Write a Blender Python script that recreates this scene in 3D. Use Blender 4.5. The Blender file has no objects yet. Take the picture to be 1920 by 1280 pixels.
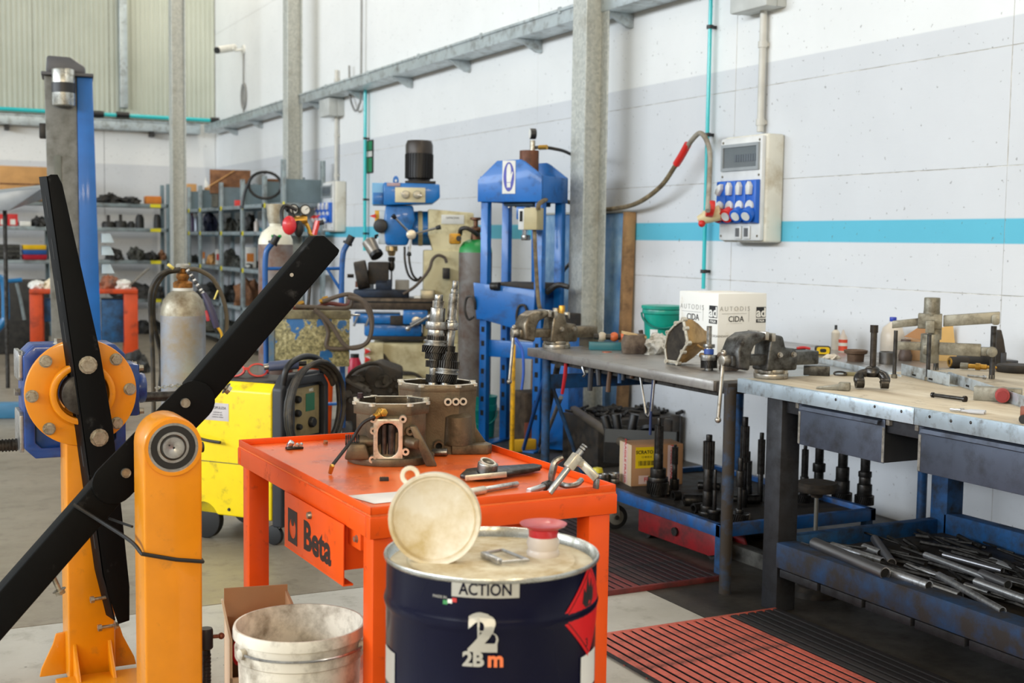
import bpy, bmesh, math, random
from mathutils import Vector, Matrix, Euler
random.seed(7)
SC = bpy.context.scene
COL = SC.collection
PI = math.pi
V = Vector
R_ = math.radians

# ------------------------------------------------------------------ camera
F_PX, CX, CY, CAM_H = 2350.0, 960.0, 640.0, 1.54
YAW, PITCH, ROLL = R_(26.836), R_(4.563), R_(0.7906)
FWD = V((math.sin(YAW) * math.cos(PITCH), math.cos(YAW) * math.cos(PITCH), -math.sin(PITCH)))
_r0 = V((math.cos(YAW), -math.sin(YAW), 0)); _u0 = _r0.cross(FWD)
RIGHT = _r0 * math.cos(ROLL) + _u0 * math.sin(ROLL)
DOWN = _r0 * math.sin(ROLL) - _u0 * math.cos(ROLL)
EYE = V((0, 0, CAM_H))
cam_d = bpy.data.cameras.new('camera'); cam = bpy.data.objects.new('camera', cam_d); COL.objects.link(cam)
cam_d.sensor_width = 36; cam_d.lens = F_PX * 36 / 1920; cam_d.clip_end = 200; cam_d.clip_start = .05
m = Matrix.Identity(4)
for i in range(3):
    m[i][0] = RIGHT[i]; m[i][1] = -DOWN[i]; m[i][2] = -FWD[i]; m[i][3] = EYE[i]
cam.matrix_world = m
cam_d.dof.use_dof = True; cam_d.dof.focus_distance = 4.3; cam_d.dof.aperture_fstop = 4.0
SC.camera = cam
# a pixel of the photograph (1920 x 1280) read as a point of the place
def ray(px, py): return FWD * F_PX + RIGHT * (px - CX) + DOWN * (py - CY)
def PZ(px, py, z): d = ray(px, py); return EYE + d * ((z - CAM_H) / d.z)
def PX(px, py, x): d = ray(px, py); return EYE + d * (x / d.x)
def PY(px, py, y): d = ray(px, py); return EYE + d * (y / d.y)
def PD(px, py, dep): return EYE + ray(px, py) * (dep / F_PX)

# ------------------------------------------------------------------ light, exposure
SC.view_settings.view_transform = 'Standard'; SC.view_settings.look = 'None'
SC.view_settings.gamma = 1; SC.view_settings.use_curve_mapping = False
SC.view_settings.exposure = -1.38
SC.cycles.use_denoising = True
SC.cycles.max_bounces = 8; SC.cycles.diffuse_bounces = 4; SC.cycles.glossy_bounces = 3
SC.cycles.transmission_bounces = 6; SC.cycles.transparent_max_bounces = 6
SC.cycles.caustics_reflective = False; SC.cycles.caustics_refractive = False
w = bpy.data.worlds.new('world'); SC.world = w; w.use_nodes = True
bg = w.node_tree.nodes['Background']; bg.inputs[0].default_value = (.75, .86, 1, 1); bg.inputs[1].default_value = 1.0

def area(name, loc, size, power, col, rot):
    d = bpy.data.lights.new(name, 'AREA'); d.shape = 'RECTANGLE'; d.size, d.size_y = size
    d.energy = power; d.color = col
    o = bpy.data.objects.new(name, d); COL.objects.link(o); o.location = loc; o.rotation_euler = rot
    return o
ROOM = dict(x0=-15.0, x1=5.1, y0=-9.0, y1=21.2, z=7.6)
# the hall's rooflights: long strips under the ceiling
for i, y in enumerate((1.5, 7.5, 13.5, 18.5)):
    area('rooflight_lamp', (4.35, y, 7.45), (0.40, 4.4), 270, (1, .90, .74), (0, 0, 0))
for x in (-1.5, -7.0):
    for y in (-3.0, 4.0, 11.0, 17.5):
        area('rooflight_lamp', (x, y, 7.45), (1.2, 5.0), 60, (1, .93, .82), (0, 0, 0))
# the daylight of the high window band in the far left wall
area('window_daylight', (-14.7, 6.0, 5.9), (2.2, 26), 10200, (.86, .935, 1), (0, R_(-78), 0))
for x in (-9.5, -4.5, .5):      # warm hall lamps on the near end wall
    area('wall_lamp', (x, -8.7, 5.2), (2.6, .7), 900, (1, .82, .55), (R_(68), 0, 0))

# ------------------------------------------------------------------ colour, materials
def lin(c):
    c = c / 255
    return c / 12.92 if c <= .04045 else ((c + .055) / 1.055) ** 2.4
def rgb(c):
    if isinstance(c, str): c = tuple(int(c[i:i + 2], 16) for i in (0, 2, 4))
    return (lin(c[0]), lin(c[1]), lin(c[2]), 1)
class NT:
    def __init__(s, name):
        s.m = bpy.data.materials.new(name); s.m.use_nodes = True
        s.t = s.m.node_tree; s.b = s.t.nodes['Principled BSDF']
    def n(s, kind, **kw):
        x = s.t.nodes.new(kind)
        for k, v in kw.items():
            if k in x.inputs: x.inputs[k].default_value = v
            else: setattr(x, k, v)
        return x
    def l(s, a, b): s.t.links.new(a, b)
    def coord(s, kind='Object'): return s.n('ShaderNodeTexCoord').outputs[kind]
    def noise(s, scale, detail=4, rough=.55, vec=None, stretch=None):
        n = s.n('ShaderNodeTexNoise', Scale=scale, Detail=detail, Roughness=rough)
        v = vec or s.coord()
        if stretch:
            mp = s.n('ShaderNodeMapping'); mp.inputs['Scale'].default_value = stretch; s.l(v, mp.inputs[0]); v = mp.outputs[0]
        s.l(v, n.inputs['Vector']); return n.outputs['Fac']
    def ramp(s, fac, stops, interp='LINEAR'):
        r = s.n('ShaderNodeValToRGB'); e = r.color_ramp.elements; r.color_ramp.interpolation = interp
        while len(e) > len(stops): e.remove(e[-1])
        while len(e) < len(stops): e.new(1)
        for q, (p, c) in zip(e, stops): q.position = p; q.color = c if len(c) == 4 else rgb(c)
        s.l(fac, r.inputs[0]); return r.outputs[0]
    def mix(s, fac, a, b, mode='MIX'):
        x = s.n('ShaderNodeMix', data_type='RGBA', blend_type=mode)
        for i, q in ((0, fac), (6, a), (7, b)):
            if isinstance(q, (int, float)): x.inputs[i].default_value = q
            elif isinstance(q, tuple): x.inputs[i].default_value = q
            else: s.l(q, x.inputs[i])
        return x.outputs[2]
    def bump(s, h, strength=.3, dist=.004):
        b = s.n('ShaderNodeBump', Strength=strength, Distance=dist); s.l(h, b.inputs['Height']); s.l(b.outputs[0], s.b.inputs['Normal'])
def g(v): return (v, v, v, 1)
MATS = {}
def mat(name, col, rough=.5, metal=0., dirt=None, amt=.5, scale=9., bump=0., bscale=60., var=.08, coat=0., spec=.5):
    """a painted / metal / plastic surface: slow colour variation, optional dirt patches and fine relief"""
    if name in MATS: return MATS[name]
    t = NT(name); c = rgb(col); p = t.b
    lo = tuple(x * (1 - var * 2) for x in c[:3]) + (1,)
    hi = tuple(min(1, x * (1 + var)) for x in c[:3]) + (1,)
    base = t.ramp(t.noise(scale * .6, 3), [(.3, lo), (.7, hi)])
    if dirt:
        f = t.ramp(t.noise(scale, 6, .65), [(max(0, .62 - amt * .5), g(0)), (min(1, .80 - amt * .25), g(1))])
        base = t.mix(f, base, rgb(dirt))
        rr = t.ramp(f, [(0, g(rough)), (1, g(min(1, rough + .25)))])
        t.l(rr, p.inputs['Roughness'])
    t.l(base, p.inputs['Base Color'])
    p.inputs['Roughness'].default_value = rough; p.inputs['Metallic'].default_value = metal
    p.inputs['Specular IOR Level'].default_value = spec
    if coat: p.inputs['Coat Weight'].default_value = coat; p.inputs['Coat Roughness'].default_value = .08
    if bump: t.bump(t.noise(bscale, 5, .6), bump, .003)
    MATS[name] = t.m
    return t.m

# ------------------------------------------------------------------ mesh building
def align(p0, p1, up=None):
    a = (V(p1) - V(p0)); L = a.length; z = a.normalized()
    u = V(up) if up else (V((0, 0, 1)) if abs(z.z) < .95 else V((0, 1, 0)))
    x = u.cross(z).normalized(); y = z.cross(x)
    M = Matrix.Identity(4)
    for i in range(3): M[i][0] = x[i]; M[i][1] = y[i]; M[i][2] = z[i]; M[i][3] = V(p0)[i]
    return M, L
def T(x=0, y=0, z=0): return Matrix.Translation((x, y, z))
def RX(a): return Matrix.Rotation(R_(a), 4, 'X')
def RY(a): return Matrix.Rotation(R_(a), 4, 'Y')
def RZ(a): return Matrix.Rotation(R_(a), 4, 'Z')
def spl(pts, n=6):
    p = [V(q) for q in pts]; p = [p[0] * 2 - p[1]] + p + [p[-1] * 2 - p[-2]]; out = []
    for i in range(1, len(p) - 2):
        a, b, c, d = p[i - 1:i + 3]
        for k in range(n):
            t = k / n
            out.append(.5 * ((2 * b) + (c - a) * t + (2 * a - 5 * b + 4 * c - d) * t * t + (3 * b - a - 3 * c + d) * t ** 3))
    return out + [p[-2]]
def circ(r, n=16, a0=0, ry=None): return [(r * math.cos(a0 + 2 * PI * k / n), (ry or r) * math.sin(a0 + 2 * PI * k / n)) for k in range(n)]
def rrect(w, h, r, n=4):
    out = []
    for cx, cy, a in ((w / 2 - r, h / 2 - r, 0), (-w / 2 + r, h / 2 - r, 90), (-w / 2 + r, -h / 2 + r, 180), (w / 2 - r, -h / 2 + r, 270)):
        for k in range(n + 1): q = R_(a + 90 * k / n); out.append((cx + r * math.cos(q), cy + r * math.sin(q)))
    return out
class MB:
    def __init__(s, m=None): s.v = []; s.f = []; s.m = m or Matrix.Identity(4)
    def add(s, vs, fs, m=None):
        M = s.m @ m if m is not None else s.m; b = len(s.v)
        s.v += [M @ V(p) for p in vs]; s.f += [tuple(b + i for i in f) for f in fs]; return s
    def box(s, x0, x1, y0, y1, z0, z1, m=None):
        v = [(x, y, z) for z in (z0, z1) for y in (y0, y1) for x in (x0, x1)]
        return s.add(v, [(0, 2, 3, 1), (4, 5, 7, 6), (0, 1, 5, 4), (2, 6, 7, 3), (0, 4, 6, 2), (1, 3, 7, 5)], m)
    def cbox(s, c, d, m=None): return s.box(c[0] - d[0] / 2, c[0] + d[0] / 2, c[1] - d[1] / 2, c[1] + d[1] / 2, c[2] - d[2] / 2, c[2] + d[2] / 2, m)
    def bar(s, p0, p1, w, h, up=None):
        M, L = align(p0, p1, up); return s.box(-w / 2, w / 2, -h / 2, h / 2, 0, L, M)
    def loft(s, loops, closed=True, cap0=True, cap1=True, m=None):
        n = len(loops[0]); v = [p for l in loops for p in l]; f = []
        for i in range(len(loops) - 1):
            for k in range(n if closed else n - 1):
                a, b = i * n + k, i * n + (k + 1) % n
                f.append((a, b, b + n, a + n))
        if cap0: f.append(tuple(reversed(range(n))))
        if cap1: f.append(tuple(range((len(loops) - 1) * n, len(loops) * n)))
        return s.add(v, f, m)
    def cyl(s, p0, p1, r, r2=None, n=16, caps=True):
        M, L = align(p0, p1); r2 = r if r2 is None else r2
        return s.loft([[(x, y, 0) for x, y in circ(r, n)], [(x, y, L) for x, y in circ(r2, n)]], True, caps, caps, M)
    def ring(s, p0, p1, ro, ri, n=24):
        M, L = align(p0, p1); o = circ(ro, n); i = circ(ri, n)
        lo = [[(x, y, 0) for x, y in i], [(x, y, 0) for x, y in o], [(x, y, L) for x, y in o], [(x, y, L) for x, y in i], [(x, y, 0) for x, y in i]]
        return s.loft(lo, True, False, False, M)
    def lathe(s, prof, n=24, m=None):
        lo = [[(r * math.cos(2 * PI * k / n), r * math.sin(2 * PI * k / n), z) for k in range(n)] for r, z in prof]
        return s.loft(lo, True, prof[0][0] > 1e-6 and False, False, m) if False else s.loft(lo, True, True, True, m)
    def shell(s, prof, n=24, m=None):   # open profile of revolution, no caps
        lo = [[(r * math.cos(2 * PI * k / n), r * math.sin(2 * PI * k / n), z) for k in range(n)] for r, z in prof]
        return s.loft(lo, True, False, False, m)
    def prism(s, poly, z0, z1, m=None):
        return s.loft([[(x, y, z0) for x, y in poly], [(x, y, z1) for x, y in poly]], True, True, True, m)
    def frame(s, outer, inner, z0, z1, m=None):  # plate with one hole; loops of equal length
        n = len(outer)
        v = [(x, y, z) for l, z in ((inner, z0), (outer, z0), (outer, z1), (inner, z1)) for x, y in l]; f = []
        for i in range(4):
            j = (i + 1) % 4
            for k in range(n): a, b = k, (k + 1) % n; f.append((i * n + a, i * n + b, j * n + b, j * n + a))
        return s.add(v, f, m)
    def tube(s, pts, r, n=8, caps=True):
        p = [V(q) for q in pts]; rs = r if isinstance(r, (list, tuple)) else [r] * len(p)
        d = (p[1] - p[0]).normalized(); u = d.orthogonal().normalized(); lo = []
        for i, q in enumerate(p):
            nd = (p[min(i + 1, len(p) - 1)] - p[max(i - 1, 0)]).normalized()
            if nd.length < .5: nd = d
            u = (u - nd * u.dot(nd)); u = u.normalized() if u.length > 1e-6 else nd.orthogonal().normalized()
            w_ = nd.cross(u); d = nd
            lo.append([tuple(q + (u * math.cos(2 * PI * k / n) + w_ * math.sin(2 * PI * k / n)) * rs[i]) for k in range(n)])
        return s.loft(lo, True, caps, caps)
    def gear(s, p0, p1, r, teeth, dep=.1, twist=0., seg=1):
        M, L = align(p0, p1); lo = []
        for i in range(seg + 1):
            a0 = twist * i / seg; l = []
            for k in range(teeth):
                for q, rr in ((-.30, 1 - dep), (-.14, 1), (.14, 1), (.30, 1 - dep)):
                    a = a0 + 2 * PI * (k + q) / teeth; l.append((r * rr * math.cos(a), r * rr * math.sin(a), L * i / seg))
            lo.append(l)
        return s.loft(lo, True, True, True, M)
    def ball(s, c, r, n=14, k=8, sq=(1, 1, 1)):
        prof = [(max(1e-5, math.sin(PI * i / k)), -math.cos(PI * i / k)) for i in range(k + 1)]
        return s.shell(prof, n, T(*c) @ Matrix.Diagonal((r * sq[0], r * sq[1], r * sq[2], 1)))
    def hexbolt(s, p, d, r, h, shank=0, sr=None, washer=True):
        d = V(d).normalized(); p = V(p)
        if washer: s.cyl(p, p + d * h * .18, r * 1.28, n=14)
        s.cyl(p + d * h * .15, p + d * h, r, n=6)
        if shank: s.cyl(p, p - d * shank, sr or r * .55, n=8)
        return s
    def build(s, name, material, parent=None, bevel=0., seg=2, smooth=38, kind=None):
        me = bpy.data.meshes.new(name); me.from_pydata([tuple(v) for v in s.v], [], s.f)
        bm = bmesh.new(); bm.from_mesh(me)
        bmesh.ops.recalc_face_normals(bm, faces=bm.faces)
        if bevel:
            es = [e for e in bm.edges if len(e.link_faces) == 2 and e.calc_face_angle(0) > .6]
            if es: bmesh.ops.bevel(bm, geom=es, offset=bevel, segments=seg, affect='EDGES', profile=.5, clamp_overlap=True)
        bm.to_mesh(me); bm.free()
        if smooth:
            for p in me.polygons: p.use_smooth = True
            me.set_sharp_from_angle(angle=R_(smooth))
        me.materials.append(material)
        o = bpy.data.objects.new(name, me); COL.objects.link(o)
        if parent is not None: o.parent = parent
        if kind: o['kind'] = kind
        return o
def each(name, mbs, material, parent, **kw):
    return [b.build(name, material, parent, **kw) for b in mbs]
def tag(o, label, cat, group=None, kind=None):
    o['label'] = label; o['category'] = cat
    if group: o['group'] = group
    if kind: o['kind'] = kind
    return o
def thing(name, label, cat, loc=(0, 0, 0), rz=0., group=None, rot=None):
    o = bpy.data.objects.new(name, None); COL.objects.link(o); o.empty_display_size = .05
    o.location = loc; o.rotation_euler = rot or (0, 0, R_(rz))
    return tag(o, label, cat, group)
def solo(mb, name, material, label, cat, loc=(0, 0, 0), rz=0., group=None, rot=None, **kw):
    o = mb.build(name, material, None, **kw); o.location = loc; o.rotation_euler = rot or (0, 0, R_(rz))
    return tag(o, label, cat, group)
def dup(o, loc=None, rz=None, label=None, rot=None):
    def rec(a, parent):
        c = a.copy(); COL.objects.link(c)
        if parent is not None: c.parent = parent
        for ch in a.children: rec(ch, c)
        return c
    c = rec(o, None)
    if loc is not None: c.location = loc
    if rz is not None: c.rotation_euler = (0, 0, R_(rz))
    if rot is not None: c.rotation_euler = rot
    if label: c['label'] = label
    return c
def piece(o, parent, loc=(0, 0, 0), rot=None, name=None):
    c = bpy.data.objects.new(name or o.name.split('.')[0], o.data); COL.objects.link(c); c.parent = parent; c.location = loc
    if rot: c.rotation_euler = rot
    return c
def text(name, body, material, parent, M, size=.05, bold=0., extrude=.0004, wrap=None, align_x='CENTER', sx=1., shear=0., spacing=1.):
    """flat lettering as a thin mesh; wrap=(radius) bends it round the parent's z axis"""
    cu = bpy.data.curves.new(name, 'FONT'); cu.body = body; cu.size = size; cu.align_x = align_x; cu.align_y = 'CENTER'
    cu.extrude = extrude; cu.offset = bold; cu.shear = shear; cu.space_character = spacing; cu.resolution_u = 3
    to = bpy.data.objects.new(name, cu); COL.objects.link(to)
    dg = bpy.context.evaluated_depsgraph_get(); me = bpy.data.meshes.new_from_object(to.evaluated_get(dg))
    bpy.data.objects.remove(to); bpy.data.curves.remove(cu)
    if wrap:
        bm = bmesh.new(); bm.from_mesh(me)
        bmesh.ops.subdivide_edges(bm, edges=[e for e in bm.edges if e.calc_length() > .012], cuts=2)
        bmesh.ops.triangulate(bm, faces=bm.faces); bm.to_mesh(me); bm.free()
    for v in me.vertices:
        p = V((v.co.x * sx, v.co.y, v.co.z))
        if wrap:
            r, a0, z0 = wrap; a = a0 + p.x / r
            v.co = V(((r + p.z) * math.cos(a), (r + p.z) * math.sin(a), z0 + p.y))
        else: v.co = M @ p
    me.materials.clear(); me.materials.append(material)
    o = bpy.data.objects.new(name, me); COL.objects.link(o); o.parent = parent
    return o
# matrices for flat faces: text plane x -> u, y -> up, normal outwards
def face(origin, u, up):
    u = V(u).normalized(); up = V(up).normalized(); n = u.cross(up); M = Matrix.Identity(4)
    for i in range(3): M[i][0] = u[i]; M[i][1] = up[i]; M[i][2] = n[i]; M[i][3] = V(origin)[i]
    return M
# ================================================================== the setting
def concrete(name, c1, c2, stain, rough, bump=.12, amt=.5, sc=1.):
    t = NT(name); w1 = t.noise(1.3 * sc, 6, .6); w2 = t.noise(7 * sc, 8, .7)
    base = t.ramp(w1, [(.32, c1), (.68, c2)])
    f = t.ramp(w2, [(.58 - .1 * amt, g(0)), (.78, g(.75))])
    base = t.mix(f, base, rgb(stain))
    sp = t.ramp(t.noise(45 * sc, 3, .5), [(.70, g(0)), (.76, g(.8))]); base = t.mix(sp, base, rgb('3a362f'))
    t.l(base, t.b.inputs['Base Color'])
    t.l(t.ramp(w2, [(.3, g(rough - .08)), (.8, g(rough + .2))]), t.b.inputs['Roughness'])
    t.bump(t.noise(90 * sc, 6, .7), bump, .003); return t.m
M_floorA = concrete('floor_pale', (190, 188, 181), (168, 165, 156), (122, 116, 106), .42)
M_floorB = concrete('floor_brown', (150, 141, 126), (126, 117, 102), (84, 77, 67), .34)
M_floor_oil_shade = concrete('floor_oily_shaded', (78, 73, 66), (50, 47, 43), (28, 27, 25), .45, amt=1.)  # oily concrete, with the shade under the benches also put into its tone
M_joint = mat('joint_dark', (96, 92, 86), .9)
fl = MB().box(-15.2, 5.3, -9.2, 21.4, -.3, -.012).build('floor', M_joint); fl['kind'] = 'structure'
ys = [-9.2, -4, 1.2, 5.17, 10.2, 15.4, 21.4]; xs = [-15.2, -10, -5, -.06, 3.02, 5.3]
for i in range(5):
    for j in range(6):
        mm_ = M_floor_oil_shade if (i == 4 and 1 <= j <= 3) else (M_floorA if j < 3 else M_floorB)
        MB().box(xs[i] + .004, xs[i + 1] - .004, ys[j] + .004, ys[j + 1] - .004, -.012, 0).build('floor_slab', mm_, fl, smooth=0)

def wall_mat():
    t = NT('painted_concrete_wall'); geo = t.n('ShaderNodeNewGeometry'); sep = t.n('ShaderNodeSeparateXYZ'); t.l(geo.outputs['Position'], sep.inputs[0])
    z = sep.outputs[2]; pos = geo.outputs['Position']
    def step(a, soft=.004):
        mr = t.n('ShaderNodeMapRange'); mr.inputs[1].default_value = a - soft; mr.inputs[2].default_value = a + soft; t.l(z, mr.inputs[0]); return mr.outputs[0]
    white, grey = rgb((238, 240, 240)), rgb((216, 219, 223))
    base = t.mix(step(2.70), grey, white)
    low = t.mix(step(1.56), rgb((222, 224, 227)), base); base = low
    st = t.n('ShaderNodeMath', operation='MULTIPLY'); t.l(step(1.562), st.inputs[0])
    inv = t.n('ShaderNodeMath', operation='SUBTRACT'); inv.inputs[0].default_value = 1; t.l(step(1.690), inv.inputs[1]); t.l(inv.outputs[0], st.inputs[1])
    xr = t.n('ShaderNodeMath', operation='GREATER_THAN'); t.l(sep.outputs[0], xr.inputs[0]); xr.inputs[1].default_value = 4.9
    st2 = t.n('ShaderNodeMath', operation='MULTIPLY'); t.l(st.outputs[0], st2.inputs[0]); t.l(xr.outputs[0], st2.inputs[1])
    base = t.mix(st2.outputs[0], base, rgb((96, 190, 216)))
    blot = t.ramp(t.noise(1.1, 5, .6, pos), [(.35, g(.93)), (.7, g(1))]); base = t.mix(1., base, blot, 'MULTIPLY')
    pits = t.ramp(t.noise(38, 2, .4, pos), [(.71, g(0)), (.75, g(.5))]); base = t.mix(pits, base, rgb((96, 92, 88)))
    # grubby splash zone above the benches
    sm = t.ramp(t.noise(3.1, 7, .72, pos), [(.56, g(0)), (.74, g(.22))])
    mr = t.n('ShaderNodeMapRange'); mr.inputs[1].default_value = 1.5; mr.inputs[2].default_value = .9; t.l(z, mr.inputs[0])
    q = t.n('ShaderNodeMath', operation='MULTIPLY'); t.l(sm, q.inputs[0]); t.l(mr.outputs[0], q.inputs[1])
    base = t.mix(q.outputs[0], base, rgb((138, 128, 112)))
    t.l(base, t.b.inputs['Base Color']); t.b.inputs['Roughness'].default_value = .62
    t.bump(t.noise(14, 8, .7, pos, (1, .4, 1.6)), .22, .006); return t.m
M_wall = wall_mat(); M_wjoint = mat('wall_joint', (222, 220, 214), .9, dirt=(150, 144, 134), amt=.5, scale=12)
wr = MB().box(5.103, 5.4, -9, 21.3, 0, 7.6).build('wall_right', M_wjoint); wr['kind'] = 'structure'
yj = [-9, -5, -2.6, -.2, 2.2, 4.57, 6.85, 9.66, 11.9, 14.3, 16.7, 19, 21.2]; zj = [0, 1.30, 1.955, 2.555, 3.43, 4.9, 7.6]
rnd = random.Random(3)
for i in range(len(yj) - 1):
    for k in range(len(zj) - 1):
        e = .002; d = rnd.uniform(-.0012, .0012)
        MB().box(5.1 + d, 5.104, yj[i] + e, yj[i + 1] - e, zj[k] + e, zj[k + 1] - e).build('wall_panel', M_wall, wr, bevel=.0015, seg=1, smooth=0)
wb = MB().box(-15.2, 5.4, 21.232, 21.5, 0, 7.6).build('wall_back', M_wjoint); wb['kind'] = 'structure'
xb = [-15, -12, -9.3, -6.4, -3.5, -.7, 1.15, 3.3, 5.1]
for i in range(8):
    MB().box(xb[i] + .004, xb[i + 1] - .004, 21.2, 21.233, 0, 3.42).build('wall_panel', M_wall, wb, smooth=0)
def ribbed():
    t = NT('ribbed_cladding'); t.b.inputs['Base Color'].default_value = rgb((192, 191, 172)); t.b.inputs['Roughness'].default_value = .5
    base = t.ramp(t.noise(.8, 5), [(.3, (178, 183, 170)), (.7, (196, 200, 187))]); t.l(base, t.b.inputs['Base Color'])
    return t.m
M_rib = ribbed()
def rib_panel(x0, x1):
    mb = MB(); n = max(2, round((x1 - x0) / .075)); p = (x1 - x0) / n; loop0 = []
    for k in range(n): a = x0 + k * p; loop0 += [(a, 21.2), (a + p * .38, 21.2), (a + p * .5, 21.188), (a + p * .88, 21.188)]
    loop0.append((x1, 21.2))
    mb.loft([[(x, y, 3.44) for x, y in loop0], [(x, y, 7.55) for x, y in loop0]], False, False, False)
    return mb.build('cladding_panel', M_rib, wb, smooth=0)
x = -7.0
while x < 5.05: rib_panel(x, min(x + 1.15, 5.09)); x += 1.155
for nm, a in (('wall_left', (-15.3, -15, -9, 21.4, 0, 7.6)), ('wall_front', (-15.3, 5.4, -9.3, -9, 0, 7.6)), ('ceiling', (-15.3, 5.4, -9.3, 21.5, 7.6, 7.8))):
    o = MB().box(*a).build(nm, mat('shell_grey', (150, 152, 152), .8)); o['kind'] = 'structure'

# galvanised steel columns, H section
def galv(name, c1, c2, rough=.45, metal=.25):
    t = NT(name); v = t.n('ShaderNodeTexVoronoi', Scale=48.); t.l(t.coord(), v.inputs['Vector'])
    sepc = t.n('ShaderNodeSeparateColor'); t.l(v.outputs['Color'], sepc.inputs[0])
    base = t.ramp(sepc.outputs[0], [(0, c1), (1, c2)]); f = t.ramp(t.noise(5, 6, .65), [(.55, g(0)), (.8, g(.6))])
    base = t.mix(f, base, rgb((140, 132, 116))); t.l(base, t.b.inputs['Base Color'])
    t.b.inputs['Metallic'].default_value = metal; t.b.inputs['Roughness'].default_value = rough; return t.m
M_galv = galv('galvanised_steel', (178, 182, 178), (204, 206, 200))
M_zinc = mat('zinc_sheet', (205, 216, 224), .36, .55, dirt=(120, 116, 108), amt=.35, scale=14)
def column(y, lab, x=4.772):
    t = thing('steel_column', lab, 'column', (x, y, 0), group='galvanised columns along the wall')
    s, tf, tw = .10, .013, .010
    MB().box(-s, -s + tf, -s, s, .018, 7.58).build('flange', M_galv, t, bevel=.002, seg=1)
    MB().box(s - tf, s, -s, s, .018, 7.58).build('flange', M_galv, t, bevel=.002, seg=1)
    MB().box(-s + tf, s - tf, -tw / 2, tw / 2, .018, 7.58).build('web', M_galv, t)
    MB().box(-.16, .16, -.16, .16, 0, .018).build('base_plate', M_galv, t)
    each('anchor_bolt', [MB().hexbolt((i * .128, j * .128, .018), (0, 0, 1), .016, .022) for i in (-1, 1) for j in (-1, 1)], M_galv, t); return t
column(8.2, 'nearest galvanised H-section column, behind the steel bench and vise')
column(PX(553, 640, 4.8).y, 'middle galvanised H-section column, behind the white-shouldered cylinder on the hand trolley')
_q = PY(336, 640, 18.4)
column(18.4, x=_q.x, lab='farthest galvanised H-section column, between the two storage racks')

# cable trays
M_tray = mat('tray_steel', (196, 206, 210), .4, .5, dirt=(130, 130, 126), amt=.25)
M_teal = mat('teal_pipe', (40, 190, 196), .35, 0, var=.03, coat=.3)
M_blk = mat('black_plastic', (26, 26, 28), .45, var=.1)
M_white = mat('white_plastic', (222, 222, 216), .5)
t = thing('cable_tray', 'long galvanised cable tray with lid on brackets high on the right wall', 'cable tray', (4.95, 12, 3.25))
y0, y1 = -9.5, 8.9
MB().box(-.10, .13, y0, y1, 0, .10).build('tray_body', M_tray, t, bevel=.004)
MB().box(-.112, .14, y0, y1, .10, .125).build('lid', M_tray, t, bevel=.005)
yb = -8.2
while yb < 8.6:
    MB().prism([(-.085, 0), (.146, 0), (.146, -.10), (.10, -.10)], -.02, .02, T(0, yb, -.002) @ RX(90)).build('bracket', M_tray, t)
    yb += 1.45
each('lid_clip', [MB().box(-.114, -.10, -9 + k * 1.45, -8.96 + k * 1.45, .085, .135) for k in range(12)], M_tray, t)
zt = PY(200, 232, 21.05).z
t = thing('cable_tray', 'cable tray running along the far wall below the ribbed cladding', 'cable tray', (-1, 21.08, zt))
MB().box(-13, 5.8, -.10, .11, -.09, .05).build('tray_body', M_tray, t, bevel=.004)
MB().box(-13, 5.8, -.115, .11, .05, .075).build('lid', M_tray, t, bevel=.004)
for k in range(7): MB().box(-8.2 + k * 2.2, -8.14 + k * 2.2, -.09, .118, -.17, -.09).build('bracket', M_blk, t)
pz = [PY(0, 203.5, 20.95), PY(400, 226, 20.95)]
t = thing('air_pipe', 'long horizontal teal compressed-air pipe above the far cable tray', 'pipe', (0, 0, 0))
MB().cyl((-13, 20.95, pz[0].z), (4.95, 20.95, pz[1].z), .033, n=12).build('pipe', M_teal, t)
for q in (PY(182, 213.5, 20.95), PY(230, 215.5, 20.95), PY(407, 226, 20.95)): MB().cyl((q.x - .1, q.y, q.z), (q.x + .1, q.y, q.z), .05, n=12).build('coupling', M_blk, t)
for x in (-6, -2, 1.5, 4): MB().box(x - .02, x + .02, 20.95, 21.17, pz[0].z - .01, pz[0].z + .01).build('clip', M_blk, t)
a = PY(231, 120, 21.12)
solo(MB().box(-.06, .06, -.06, .065, 0, 3.6), 'cladding_post', M_tray, 'pale galvanised upright post on the ribbed cladding of the far wall', 'post', (a.x, 21.12, 3.60), bevel=.01)

# CCTV
q = PX(440, 92, 4.95)
t = thing('security_camera', 'white bullet security camera on a bracket high in the far corner', 'camera', (5.1, q.y, q.z))
MB().cyl((0, 0, 0), (-.03, 0, 0), .07).build('mount', M_white, t)
MB().tube([(-.03, 0, 0), (-.14, 0, -.02), (-.18, -.02, .0)], .02).build('arm', M_white, t)
MB().cyl((-.12, .1, .04), (-.42, -.05, -.045), .055).build('housing', M_white, t, bevel=.01)
MB().cyl((-.42, -.05, -.045), (-.45, -.065, -.053), .05).build('lens', M_blk, t)
b0 = PX(453, 180, 5.05)
t = thing('coiled_cable', 'thin grey camera cable with a coiled loop down the far corner wall', 'cable', (5.08, b0.y, b0.z))
MB().tube([(0, 0, -.38), (0, .01, .2), (0, 0, .75)], .012).build('cable', mat('grey_cable', (150, 150, 148), .6), t)
MB().tube([(0, .13 * math.cos(a_ * .42), .19 * math.sin(a_ * .42)) for a_ in range(31)], .016).build('coil', MATS['grey_cable'], t)
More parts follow.
